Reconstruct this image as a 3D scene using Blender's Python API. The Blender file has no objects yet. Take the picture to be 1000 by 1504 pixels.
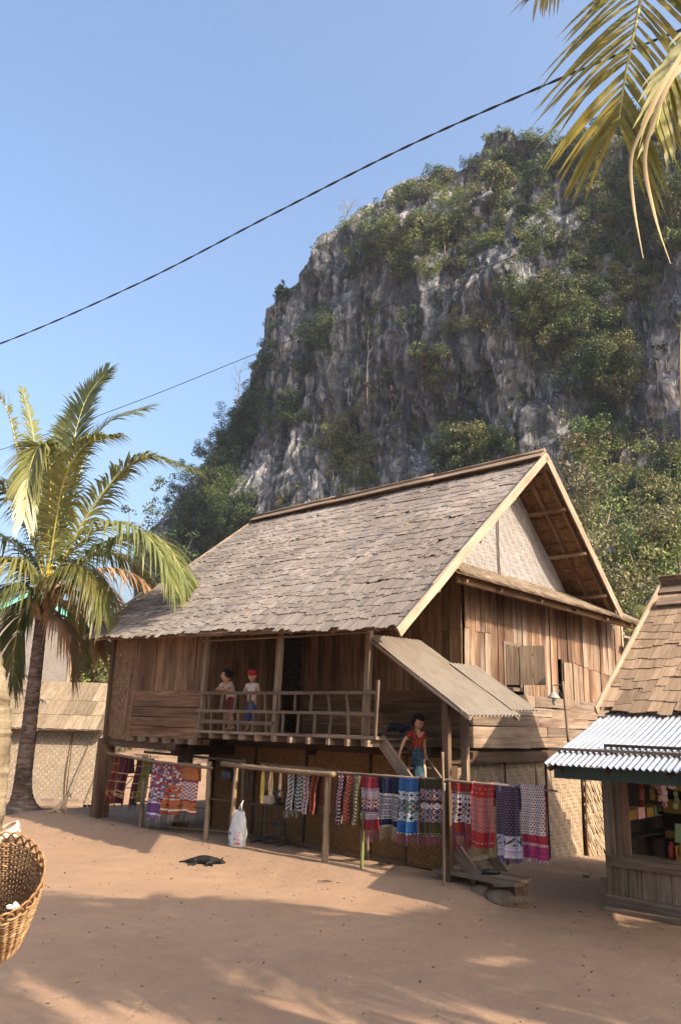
import bpy, bmesh, math, random
import numpy as np
from mathutils import Vector, Matrix

random.seed(7)
rng = np.random.default_rng(7)
SC = bpy.context.scene
COL = SC.collection

# ------------------------------------------------------------------ camera
FPX, CX, CY = 1150.0, 500.0, 752.0            # focal length and centre, in pixels of the 1000x1504 frame
EYE, PITCH, ROLL = 2.5, math.radians(15.2), math.radians(1.74)
_c, _s, _cp, _sp = math.cos(ROLL), math.sin(ROLL), math.cos(PITCH), math.sin(PITCH)
R0, U0, F0 = np.array([1., 0, 0]), np.array([0, -_sp, _cp]), np.array([0, _cp, _sp])
cam_d = bpy.data.cameras.new('camera'); cam = bpy.data.objects.new('camera', cam_d); COL.objects.link(cam)
cam_d.sensor_fit = 'VERTICAL'; cam_d.sensor_height = 24.0; cam_d.lens = FPX / 1504 * 24.0
cam_d.clip_start = 0.05; cam_d.clip_end = 6000
_r, _u, _b = _c * R0 + _s * U0, -_s * R0 + _c * U0, -F0
cam.matrix_world = Matrix(((_r[0], _u[0], _b[0], 0), (_r[1], _u[1], _b[1], 0), (_r[2], _u[2], _b[2], EYE), (0, 0, 0, 1)))
SC.camera = cam

# ------------------------------------------------------------------ sky, sun, exposure
YAW = math.radians(47.5)                       # the street line the house and the stall stand on
UX = np.array([-math.sin(YAW), math.cos(YAW), 0]); VX = np.array([math.cos(YAW), math.sin(YAW), 0])
SUN_DIR = -UX + 0.04 * VX + np.array([0, 0, 0.66]); SUN_DIR /= np.linalg.norm(SUN_DIR)
SUN_EL = math.asin(SUN_DIR[2]); SUN_AZ = math.atan2(SUN_DIR[0], SUN_DIR[1])
w = bpy.data.worlds.new('World'); SC.world = w; w.use_nodes = True
nt = w.node_tree; nt.nodes.clear()
sky = nt.nodes.new('ShaderNodeTexSky'); sky.sky_type = 'NISHITA'; sky.sun_disc = False
sky.sun_elevation = SUN_EL; sky.sun_rotation = SUN_AZ; sky.altitude = 0; sky.air_density = 1.2; sky.dust_density = 8.0; sky.ozone_density = 3.5
bg = nt.nodes.new('ShaderNodeBackground'); bg.inputs[1].default_value = 0.15
wo = nt.nodes.new('ShaderNodeOutputWorld'); nt.links.new(sky.outputs[0], bg.inputs[0]); nt.links.new(bg.outputs[0], wo.inputs[0])
sun_d = bpy.data.lights.new('sun', 'SUN'); sun_d.energy = 4.6; sun_d.angle = math.radians(0.53); sun_d.color = (1.0, 0.84, 0.64)
sun = bpy.data.objects.new('sun', sun_d); COL.objects.link(sun); sun.location = (20, -15, 30)
sun.rotation_euler = Vector(SUN_DIR).to_track_quat('Z', 'Y').to_euler()
SC.view_settings.view_transform = 'Standard'; SC.view_settings.look = 'None'; SC.view_settings.exposure = 1.35; SC.view_settings.gamma = 1.0

# ------------------------------------------------------------------ geometry of places
def ray(px, py):
    x = (px - CX) / FPX; y = -(py - CY) / FPX
    return (_c * x - _s * y) * R0 + F0 + (_s * x + _c * y) * U0
def at(px, py, Y):                             # a point on the ground plan distance Y
    r = ray(px, py); return np.array([0, 0, EYE]) + r * (Y / r[1])
def onz(px, py, z=0.0):
    r = ray(px, py); return np.array([0, 0, EYE]) + r * ((z - EYE) / r[2])
def onpl(px, py, n, d):
    r = ray(px, py); o = np.array([0, 0, EYE]); return o + r * ((d - o @ n) / (r @ n))
def rays(px, py):
    x = (np.asarray(px, float) - CX) / FPX; y = -(np.asarray(py, float) - CY) / FPX
    return (_c * x - _s * y)[:, None] * R0 + F0[None] + (_s * x + _c * y)[:, None] * U0
def onb(px, py, b):
    p = onpl(px, py, VX, b); return p @ UX, p[2]
def ona(px, py, a):
    p = onpl(px, py, UX, a); return p @ VX, p[2]
def P(a, b, z=0.0): return a * UX + b * VX + np.array([0, 0, z])

def sstep(x, a, b):
    t = np.clip((x - a) / (b - a), 0, 1); return t * t * (3 - 2 * t)
_perm = np.random.default_rng(3).permutation(256); _perm = np.concatenate([_perm, _perm, _perm])
_grad = np.random.default_rng(4).normal(size=(256, 3)); _grad /= np.linalg.norm(_grad, axis=1)[:, None]
def pnoise(x, y, z):
    x, y, z = np.broadcast_arrays(np.asarray(x, float), np.asarray(y, float), np.asarray(z, float))
    xi, yi, zi = np.floor(x).astype(int), np.floor(y).astype(int), np.floor(z).astype(int)
    xf, yf, zf = x - xi, y - yi, z - zi
    fade = lambda t: t * t * t * (t * (t * 6 - 15) + 10)
    U, V, W = fade(xf), fade(yf), fade(zf)
    def g(dx, dy, dz):
        h = _perm[(_perm[(_perm[(xi + dx) & 255] + yi + dy) & 255] + zi + dz) & 255]
        gr = _grad[h]; return gr[..., 0] * (xf - dx) + gr[..., 1] * (yf - dy) + gr[..., 2] * (zf - dz)
    L = lambda a, b, t: a + t * (b - a)
    return L(L(L(g(0,0,0), g(1,0,0), U), L(g(0,1,0), g(1,1,0), U), V), L(L(g(0,0,1), g(1,0,1), U), L(g(0,1,1), g(1,1,1), U), V), W) * 1.6
def fbm(x, y, z, o=4):
    s, a = 0, 1.0
    for k in range(o): s = s + a * pnoise(x * 2**k + 7.1 * k, y * 2**k + 3.3 * k, z * 2**k); a *= 0.5
    return s
def gz(x, y):                                  # height of the village ground
    x = np.asarray(x, float); y = np.asarray(y, float)
    a = x * UX[0] + y * UX[1]; b = x * VX[0] + y * VX[1]
    near = 1 - sstep(np.hypot(x, y - 12), 38, 70)
    m = 0.21 * sstep(b, 9.7, 10.6) * (1 - sstep(b, 11.3, 12.6)) * sstep(a, 6.3, 7.3) * (1 - sstep(a, 19, 22))
    m = m - 0.06 * sstep(b, 12, 13.5) * (1 - sstep(a, 10, 13)) * sstep(a, 6.2, 7.5) - 0.22 * sstep(b, 15.5, 19.5) * (1 - sstep(a, 12, 16)) * sstep(a, 6, 7.5)
    m = m - 1.0 * sstep(a, 20.8, 28.5) * sstep(b, 7.5, 11)
    n = 0.025 * fbm(x * 0.35, y * 0.35, 0, 3) + 0.008 * fbm(x * 1.7, y * 1.7, 5, 3)
    return (m + n) * near

# ------------------------------------------------------------------ object helpers
def link(name, me, mat=None, parent=None, mtx=None, mats=None):
    o = bpy.data.objects.new(name, me); COL.objects.link(o)
    if mats:
        for m in mats: me.materials.append(m)
    elif mat is not None and not me.materials: me.materials.append(mat)
    if parent is not None: o.parent = parent
    if mtx is not None: o.matrix_basis = mtx
    return o
def tag(o, label=None, cat=None, group=None, kind=None):
    if label: o['label'] = label
    if cat: o['category'] = cat
    if group: o['group'] = group
    if kind: o['kind'] = kind
    return o
def empty(name, loc=(0, 0, 0), rz=0.0, parent=None):
    o = bpy.data.objects.new(name, None); COL.objects.link(o); o.empty_display_size = 0.2
    o.location = [float(c) for c in loc]; o.rotation_euler = (0, 0, rz)
    if parent is not None: o.parent = parent
    return o
def thing(name, label, cat, loc=(0, 0, 0), rz=0.0, group=None):
    return tag(empty(name, loc, rz), label, cat, group)

class MB:                                       # collects shapes of one mesh
    def __init__(s): s.v = []; s.f = []; s.mi = []; s.c = []
    def add(s, vs, fs, mi=0, col=None):
        o = len(s.v); s.v.extend([tuple(map(float, p)) for p in vs])
        for f in fs: s.f.append(tuple(i + o for i in f)); s.mi.append(mi); s.c.append(col)
    def box(s, c, h, M=None, mi=0, col=None, jit=0.0):
        vs = []
        for x, y, z in ((-1,-1,-1),(1,-1,-1),(1,1,-1),(-1,1,-1),(-1,-1,1),(1,-1,1),(1,1,1),(-1,1,1)):
            p = Vector((x * h[0] + random.uniform(-jit, jit), y * h[1] + random.uniform(-jit, jit), z * h[2] + random.uniform(-jit, jit)))
            if M is not None: p = M @ p
            vs.append((p[0] + c[0], p[1] + c[1], p[2] + c[2]))
        s.add(vs, [(0,3,2,1),(4,5,6,7),(0,1,5,4),(1,2,6,5),(2,3,7,6),(3,0,4,7)], mi, col)
    def tube(s, pts, rad, n=8, cap=True, mi=0, col=None):
        pts = [np.array(p, float) for p in pts]; m = len(pts)
        if np.isscalar(rad): rad = [rad] * m
        t0 = pts[1] - pts[0]; t0 /= np.linalg.norm(t0) + 1e-12
        ref = np.array([0, 0, 1.]) if abs(t0[2]) < 0.9 else np.array([1., 0, 0])
        xx = np.cross(t0, ref); xx /= np.linalg.norm(xx)
        vs = []
        for i in range(m):
            t = pts[min(i + 1, m - 1)] - pts[max(i - 1, 0)]; t /= np.linalg.norm(t) + 1e-12
            xx = xx - t * (xx @ t); xx /= np.linalg.norm(xx) + 1e-12; yy = np.cross(t, xx)
            for k in range(n):
                an = 2 * math.pi * k / n; vs.append(pts[i] + rad[i] * (math.cos(an) * xx + math.sin(an) * yy))
        fs = [(i*n+k, i*n+(k+1)%n, (i+1)*n+(k+1)%n, (i+1)*n+k) for i in range(m-1) for k in range(n)]
        if cap: fs += [tuple(range(n-1, -1, -1)), tuple(range((m-1)*n, m*n))]
        s.add(vs, fs, mi, col)
    def lathe(s, prof, n=16, mi=0, col=None, sx=1.0, sy=1.0, o=(0, 0, 0)):
        vs = [(o[0] + r * sx * math.cos(2*math.pi*k/n), o[1] + r * sy * math.sin(2*math.pi*k/n), o[2] + z) for r, z in prof for k in range(n)]
        m = len(prof); fs = [(i*n+k, i*n+(k+1)%n, (i+1)*n+(k+1)%n, (i+1)*n+k) for i in range(m-1) for k in range(n)]
        fs += [tuple(range(n-1, -1, -1)), tuple(range((m-1)*n, m*n))]
        s.add(vs, fs, mi, col)
    def mesh(s, name='m', smooth=False):
        me = bpy.data.meshes.new(name); me.from_pydata(s.v, [], s.f)
        if any(s.mi): me.polygons.foreach_set('material_index', s.mi)
        if smooth: me.polygons.foreach_set('use_smooth', [True] * len(me.polygons))
        if any(c is not None for c in s.c):
            at_ = me.color_attributes.new('Col', 'FLOAT_COLOR', 'CORNER'); buf = []
            for f, c in zip(s.f, s.c): buf.extend(list(tuple(c or (.5, .5, .5))[:3] + (1.0,)) * len(f))
            at_.data.foreach_set('color', buf)
        me.update(); return me
    def build(s, name, mat=None, parent=None, mtx=None, smooth=False, mats=None):
        return link(name, s.mesh(name, smooth), mat, parent, mtx, mats)

def np_mesh(name, V, Q, cols=None, smooth=False, tri=False):   # big meshes from arrays (all quads, or all tris)
    k = 3 if tri else 4
    me = bpy.data.meshes.new(name); V = np.asarray(V, np.float32).reshape(-1, 3); Q = np.asarray(Q, np.int32).reshape(-1, k)
    me.vertices.add(len(V)); me.vertices.foreach_set('co', V.ravel())
    me.loops.add(len(Q) * k); me.loops.foreach_set('vertex_index', Q.ravel())
    me.polygons.add(len(Q)); me.polygons.foreach_set('loop_start', np.arange(0, len(Q) * k, k, dtype=np.int32))
    if smooth: me.polygons.foreach_set('use_smooth', np.ones(len(Q), bool))
    me.update(calc_edges=True)
    if cols is not None:                                       # one colour for each face
        a = me.color_attributes.new('Col', 'FLOAT_COLOR', 'CORNER'); c = np.ones((len(Q), k, 4), np.float32)
        c[:, :, :3] = np.asarray(cols, np.float32).reshape(len(Q), 1, 3); a.data.foreach_set('color', c.ravel())
    return me

def frame(p0, x, y):                            # matrix with X along x, Y towards y
    x = Vector([float(q) for q in x]).normalized(); y = Vector([float(q) for q in y]); y = (y - x * y.dot(x)).normalized(); z = x.cross(y)
    return Matrix(((x[0], y[0], z[0], float(p0[0])), (x[1], y[1], z[1], float(p0[1])), (x[2], y[2], z[2], float(p0[2])), (0, 0, 0, 1)))
def board(name, parent, p0, p1, w, t, side, mat, jit=0.004, bow=0.0, skew=0.0):
    """a sawn board from p0 to p1 (centre line), w wide towards `side`, t thick; wavy edges; local X runs along it"""
    p0 = np.array(p0, float); p1 = np.array(p1, float); d = p1 - p0; L = np.linalg.norm(d); n = 4
    m = MB(); vs = []
    e = [random.uniform(-jit, jit) for _ in range(20)]; sk = random.uniform(-skew, skew)
    for i in range(n):
        x = L * i / (n - 1); b = bow * math.sin(math.pi * i / (n - 1))
        for j, (yy, zz) in enumerate(((-w/2, -t/2), (w/2, -t/2), (w/2, t/2), (-w/2, t/2))):
            xx = x + (sk * (yy / w * 2) if i in (0, n-1) else 0)
            vs.append((xx, yy + e[(i * 2 + (j in (1, 2))) % 20] + b, zz))
    fs = [(i*4+k, (i+1)*4+k, (i+1)*4+(k+1)%4, i*4+(k+1)%4) for i in range(n-1) for k in range(4)] + [(0,1,2,3), ((n-1)*4+3,(n-1)*4+2,(n-1)*4+1,(n-1)*4)]
    m.add(vs, fs); return m.build(name, mat, parent, frame(p0, d, side))
def pole(name, parent, p0, p1, r0, r1, mat, bend=0.02, n=8, seg=5, knots=False):
    p0 = np.array(p0, float); p1 = np.array(p1, float); d = p1 - p0; L = np.linalg.norm(d)
    b1, b2 = random.uniform(-bend, bend), random.uniform(-bend, bend); pts = []; rr = []
    if knots: seg = max(seg, int(L / 0.3) * 3)
    for i in range(seg + 1):
        t = i / seg; pts.append((t * L, b1 * math.sin(math.pi * t) * L, b2 * math.sin(1.4 * math.pi * t) * L))
        r = r0 + (r1 - r0) * t
        if knots: r *= 1.14 if i % 3 == 0 else 1.0
        rr.append(r)
    m = MB(); m.tube(pts, rr, n); ref = (0, 0, 1) if abs(d[2]) < 0.9 * L else (1, 0, 0)
    return m.build(name, mat, parent, frame(p0, d, ref), smooth=True)

# ------------------------------------------------------------------ materials
MATS = {}
ALB = 0.74                                      # how dark weathered timber and matting are, all together
class NT:
    def __init__(s, name):
        s.m = bpy.data.materials.new(name); s.m.use_nodes = True; s.t = s.m.node_tree; s.t.nodes.clear()
        s.out = s.t.nodes.new('ShaderNodeOutputMaterial'); s.p = s.t.nodes.new('ShaderNodeBsdfPrincipled'); s.l(s.p.outputs[0], s.out.inputs[0])
        MATS[name] = s.m
    def n(s, kind, **kw):
        nd = s.t.nodes.new('ShaderNode' + kind)
        for k, v in kw.items():
            if k.startswith('i_'):
                key = k[2:]; key = int(key) if key.isdigit() else key.replace('_', ' '); s.set(nd.inputs[key], v)
            else: setattr(nd, k, v)
        return nd
    def set(s, inp, v):
        if isinstance(v, bpy.types.NodeSocket): s.l(v, inp)
        else:
            try: inp.default_value = v
            except Exception: inp.default_value = tuple(v) + (1.0,)
    def l(s, a, b): s.t.links.new(a, b)
    def math(s, op, a, b=0.0, c=None, clamp=False):
        nd = s.t.nodes.new('ShaderNodeMath'); nd.operation = op; nd.use_clamp = clamp
        s.set(nd.inputs[0], a); s.set(nd.inputs[1], b)
        if c is not None: s.set(nd.inputs[2], c)
        return nd.outputs[0]
    def ramp(s, fac, stops, interp='LINEAR'):
        nd = s.t.nodes.new('ShaderNodeValToRGB'); cr = nd.color_ramp; cr.interpolation = interp
        while len(cr.elements) < len(stops): cr.elements.new(0.5)
        for e, (pos, c) in zip(cr.elements, stops): e.position = pos; e.color = tuple(c)[:3] + (1.0,)
        s.l(fac, nd.inputs[0]); return nd.outputs[0]
    def mix(s, fac, a, b, mode='MIX'):
        nd = s.t.nodes.new('ShaderNodeMix'); nd.data_type = 'RGBA'; nd.blend_type = mode
        s.set(nd.inputs[0], fac); s.set(nd.inputs[6], a); s.set(nd.inputs[7], b); return nd.outputs[2]
    def noise(s, vec, scale, detail=4.0, rough=0.55, dist=0.0):
        nd = s.t.nodes.new('ShaderNodeTexNoise'); s.l(vec, nd.inputs['Vector']); nd.inputs['Scale'].default_value = scale
        nd.inputs['Detail'].default_value = detail; nd.inputs['Roughness'].default_value = rough; nd.inputs['Distortion'].default_value = dist
        return nd.outputs[0]
    def coord(s, scale=(1, 1, 1), kind='Object', rand=True):
        tc = s.t.nodes.new('ShaderNodeTexCoord'); mp = s.t.nodes.new('ShaderNodeMapping'); s.l(tc.outputs[kind], mp.inputs[0]); mp.inputs['Scale'].default_value = scale
        if rand:
            oi = s.t.nodes.new('ShaderNodeObjectInfo'); r = s.math('MULTIPLY', oi.outputs['Random'], 37.0)
            cb = s.t.nodes.new('ShaderNodeCombineXYZ'); s.l(r, cb.inputs[0]); s.l(r, cb.inputs[1]); s.l(r, cb.inputs[2]); s.l(cb.outputs[0], mp.inputs['Location'])
        return mp.outputs[0]
    def rnd(s): return s.t.nodes.new('ShaderNodeObjectInfo').outputs['Random']
    def attr(s, name='Col'):
        nd = s.t.nodes.new('ShaderNodeAttribute'); nd.attribute_name = name; return nd.outputs['Color']
    def bump(s, h, strength=0.4, dist=0.02):
        b = s.t.nodes.new('ShaderNodeBump'); b.inputs['Strength'].default_value = strength; b.inputs['Distance'].default_value = dist
        s.l(h, b.inputs['Height']); s.l(b.outputs[0], s.p.inputs['Normal'])
    def fin(s, col, rough=0.85, spec=0.25, metal=0.0):
        s.set(s.p.inputs['Base Color'], col); s.set(s.p.inputs['Roughness'], rough); s.p.inputs['Specular IOR Level'].default_value = spec; s.p.inputs['Metallic'].default_value = metal
        return s.m

def wood(name, dark, mid, light, grain=(0.5, 9, 9), vary=0.55, stain=None, attr=False, bump=0.35, rough=0.85):
    dark, mid, light = [tuple(ALB * q for q in c_) for c_ in (dark, mid, light)]; stain = tuple(ALB * q for q in stain) if stain else None
    t = NT(name); c = t.coord(grain); g = t.noise(c, 2.2, 6, 0.62, 0.6); g2 = t.noise(t.coord((0.7, 1.6, 1.6)), 1.7, 3, 0.6)
    f = t.math('ADD', t.math('MULTIPLY', g, 0.75), t.math('MULTIPLY', g2, 0.35))
    col = t.ramp(f, [(0.34, dark), (0.52, mid), (0.72, light)])
    if stain is not None:
        st = t.noise(t.coord((0.35, 2.4, 2.4)), 1.4, 3, 0.5); col = t.mix(t.ramp(st, [(0.52, (0, 0, 0)), (0.68, (1, 1, 1))]), col, stain)
    r = t.rnd(); k = t.math('ADD', t.math('MULTIPLY', r, vary), 1.0 - vary / 2)
    col = t.mix(1.0, col, t.n('CombineXYZ', i_0=k, i_1=k, i_2=k).outputs[0], 'MULTIPLY')
    if attr: col = t.mix(1.0, col, t.attr(), 'MULTIPLY')
    t.bump(g, bump, 0.012); return t.fin(col, rough, 0.2)

WOOD_GABLE = wood('weathered_plank', (.060, .031, .020), (.172, .104, .066), (.32, .215, .145), stain=(.090, .045, .030), vary=0.6)
WOOD_GABLE2 = wood('silvered_plank', (.085, .058, .044), (.205, .150, .112), (.34, .265, .205), stain=(.10, .052, .034), vary=0.6)
WOOD_GABLE3 = wood('umber_plank', (.040, .022, .015), (.118, .066, .043), (.235, .142, .095), stain=(.075, .028, .02), vary=0.6)
WOOD_FRONT = wood('brown_plank', (.070, .036, .019), (.180, .104, .060), (.30, .19, .118), stain=(.10, .052, .031), vary=0.55)
WOOD_GREY = wood('grey_board', (0.088, 0.060, 0.042), (0.197, 0.139, 0.099), (0.313, 0.241, 0.180), vary=0.5)
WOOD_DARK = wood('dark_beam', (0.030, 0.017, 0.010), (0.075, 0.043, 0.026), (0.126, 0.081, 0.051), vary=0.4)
WOOD_PALE = wood('pale_bargeboard', (0.187, 0.128, 0.085), (0.315, 0.238, 0.170), (0.399, 0.323, 0.250), vary=0.2)
POLE_GREY = wood('grey_pole', (0.072, 0.050, 0.035), (0.150, 0.108, 0.075), (0.216, 0.165, 0.120), grain=(0.5, 14, 14), vary=0.35)
BAMBOO = wood('dry_bamboo', (0.120, 0.079, 0.046), (0.217, 0.150, 0.094), (0.300, 0.225, 0.146), grain=(0.7, 16, 16), vary=0.35, rough=0.6)
BAMBOO_GREEN = wood('green_bamboo', (.08, .10, .025), (.17, .19, .06), (.28, .28, .11), grain=(0.7, 16, 16), vary=0.2, rough=0.5)
SHINGLE = wood('house_shingle', (.108, .088, .076), (.205, .172, .150), (.315, .272, .242), grain=(0.8, 14, 8), vary=0.35, attr=True)
SHINGLE_TAN = wood('stall_shingle', (0.122, 0.076, 0.047), (0.259, 0.176, 0.115), (0.403, 0.302, 0.209), grain=(0.8, 13, 8), vary=0.45, attr=True)
UNDERSIDE = wood('roof_underside', (0.063, 0.032, 0.015), (0.161, 0.084, 0.041), (0.252, 0.150, 0.077), grain=(5, 1.5, 5), vary=0.3)
THATCH = wood('grass_thatch', (0.075, 0.054, 0.038), (0.188, 0.143, 0.105), (0.315, 0.255, 0.195), grain=(0.8, 22, 22), vary=0.3, attr=True)
LEAF_THATCH = wood('leaf_thatch', (0.160, 0.108, 0.064), (0.264, 0.192, 0.120), (0.352, 0.272, 0.184), grain=(1.0, 9, 9), vary=0.45, attr=True)

def weave(name, warp, weft, gap, cell, vary=0.3, twill=True, stain=(.2, .13, .08), bump=0.6):
    """split bamboo matting: strips over and under, in the panel's own X/Z plane"""
    warp, weft, gap, stain = [tuple(ALB * q for q in c_) for c_ in (warp, weft, gap, stain)]
    t = NT(name); tc = t.t.nodes.new('ShaderNodeTexCoord'); sp = t.t.nodes.new('ShaderNodeSeparateXYZ')
    wob = t.t.nodes.new('ShaderNodeTexNoise'); wob.inputs['Scale'].default_value = 1.8; t.l(tc.outputs['Object'], wob.inputs['Vector'])
    vm = t.t.nodes.new('ShaderNodeVectorMath'); vm.operation = 'MULTIPLY_ADD'; t.l(wob.outputs['Color'], vm.inputs[0]); vm.inputs[1].default_value = (.11, .11, .11); t.l(tc.outputs['Object'], vm.inputs[2])
    t.l(vm.outputs[0], sp.inputs[0])
    x = t.math('DIVIDE', sp.outputs[0], cell); z = t.math('DIVIDE', sp.outputs[2], cell)
    i, j = t.math('FLOOR', x), t.math('FLOOR', z); fx, fz = t.math('FRACT', x), t.math('FRACT', z)
    k = t.math('FLOORED_MODULO', t.math('ADD', i, t.math('MULTIPLY', j, 1.0 if twill else 1.0)), 4.0 if twill else 2.0)
    over = t.math('LESS_THAN', k, 2.0 if twill else 1.0)
    ex = t.math('ABSOLUTE', t.math('SUBTRACT', fx, 0.5)); ez = t.math('ABSOLUTE', t.math('SUBTRACT', fz, 0.5))
    e = t.math('ADD', t.math('MULTIPLY', over, ez), t.math('MULTIPLY', t.math('SUBTRACT', 1.0, over), ex))
    edge = t.ramp(e, [(0.36, (0, 0, 0)), (0.49, (1, 1, 1))])
    wn = t.t.nodes.new('ShaderNodeTexWhiteNoise'); wn.noise_dimensions = '2D'
    key = t.t.nodes.new('ShaderNodeCombineXYZ')
    t.l(t.math('ADD', t.math('MULTIPLY', over, j), t.math('MULTIPLY', t.math('SUBTRACT', 1.0, over), t.math('ADD', i, 500.0))), key.inputs[0])
    t.l(t.math('FLOOR', t.math('MULTIPLY', t.math('ADD', t.math('MULTIPLY', over, x), t.math('MULTIPLY', t.math('SUBTRACT', 1.0, over), z)), 0.5)), key.inputs[1]); t.l(key.outputs[0], wn.inputs['Vector'])
    col = t.mix(over, warp, weft); s_ = t.math('ADD', t.math('MULTIPLY', wn.outputs[0], vary), 1.0 - vary * .6)
    col = t.mix(1.0, col, t.n('CombineXYZ', i_0=s_, i_1=s_, i_2=s_).outputs[0], 'MULTIPLY')
    col = t.mix(t.math('MULTIPLY', edge, 0.85), col, gap)
    st = t.noise(t.coord((1, 1, 1)), 1.3, 4, 0.6); col = t.mix(t.math('MULTIPLY', t.ramp(st, [(0.5, (0, 0, 0)), (0.75, (1, 1, 1))]), 0.5), col, stain)
    t.bump(t.math('SUBTRACT', 1.0, edge), bump, 0.012); return t.fin(col, 0.7, 0.3)
MAT_PANEL = weave('pale_bamboo_mat', (0.262, 0.243, 0.238), (0.218, 0.200, 0.194), (0.108, 0.084, 0.066), 0.085, stain=(0.216, 0.176, 0.148))
MAT_LOWER = weave('straw_bamboo_mat', (0.320, 0.240, 0.160), (0.256, 0.188, 0.120), (0.088, 0.060, 0.036), 0.085, stain=(0.192, 0.136, 0.088))
MAT_FRONT = weave('amber_bamboo_mat', (0.35, 0.175, 0.062), (0.27, 0.13, 0.045), (0.045, 0.020, 0.008), 0.05, stain=(0.13, 0.062, 0.026), vary=0.45, twill=False)
MAT_GREY = weave('grey_bamboo_mat', (0.270, 0.240, 0.217), (0.217, 0.191, 0.176), (0.128, 0.109, 0.098), 0.06, stain=(0.180, 0.154, 0.139), twill=False)
MAT_WHITE = weave('whitish_bamboo_mat', (0.374, 0.306, 0.230), (0.315, 0.246, 0.178), (0.16, 0.108, 0.068), 0.11, stain=(0.255, 0.196, 0.136), twill=False)

def plain(name, col, rough=0.7, spec=0.3, metal=0.0, var=0.15, scale=20.0, bump=0.0):
    t = NT(name); n = t.noise(t.coord(), scale, 4, 0.6); k = t.math('ADD', t.math('MULTIPLY', n, var * 2), 1.0 - var)
    c = t.mix(1.0, tuple(col), t.n('CombineXYZ', i_0=k, i_1=k, i_2=k).outputs[0], 'MULTIPLY')
    if bump: t.bump(n, bump, 0.01)
    return t.fin(c, rough, spec, metal)
def cloth_mat(name, rough=0.9):
    t = NT(name); n = t.noise(t.coord(rand=False), 160.0, 2, 0.5); k = t.math('ADD', t.math('MULTIPLY', n, 0.4), 0.8)
    c = t.mix(1.0, t.attr(), t.n('CombineXYZ', i_0=k, i_1=k, i_2=k).outputs[0], 'MULTIPLY'); t.bump(n, 0.3, 0.002)
    t.p.inputs['Sheen Weight'].default_value = 0.15
    return t.fin(c, rough, 0.1)
TEXTILE = cloth_mat('woven_textile')
PRINT = cloth_mat('printed_surface', 0.6)

def leaf_mat(name, c1, c2, trans=0.35, attr=True, rough=0.5, spec=0.3):
    t = NT(name); n = t.noise(t.coord((1, 1, 1)), 0.9, 3, 0.6); col = t.mix(t.ramp(n, [(0.35, (0, 0, 0)), (0.65, (1, 1, 1))]), c1, c2)
    if attr: col = t.mix(1.0, col, t.attr(), 'MULTIPLY')
    t.fin(col, rough, spec); tr = t.t.nodes.new('ShaderNodeBsdfTranslucent'); t.l(col, tr.inputs[0])
    ms = t.t.nodes.new('ShaderNodeMixShader'); ms.inputs[0].default_value = trans; t.l(t.p.outputs[0], ms.inputs[1]); t.l(tr.outputs[0], ms.inputs[2]); t.l(ms.outputs[0], t.out.inputs[0])
    return t.m
PALM_LEAF = leaf_mat('palm_leaflet', (.165, .165, .058), (.105, .125, .045), 0.35, rough=0.38, spec=0.5)
NEAR_LEAF = leaf_mat('near_palm_leaflet', (.34, .27, .05), (.17, .19, .05), 0.5, rough=0.4, spec=0.4)
DRY_LEAF = leaf_mat('dry_palm_leaflet', (.40, .27, .15), (.27, .17, .09), 0.3, rough=0.7, spec=0.2)
BUSH_LEAF = leaf_mat('cliff_leaf', (1, 1, 1), (.72, .78, .70), 0.25, rough=0.6, spec=0.2)

SKIN = plain('skin', (.36, .19, .115), 0.55, 0.35, var=0.06)
HAIR = plain('black_hair', (.010, .009, .008), 0.7, 0.12, var=0.2, scale=60)
DARK = plain('dark_gap', (.02, .014, .010), 0.9, 0.1)
ROPE = plain('pale_cane', (.62, .52, .38), 0.6, 0.3, var=0.2, scale=40)
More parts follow.
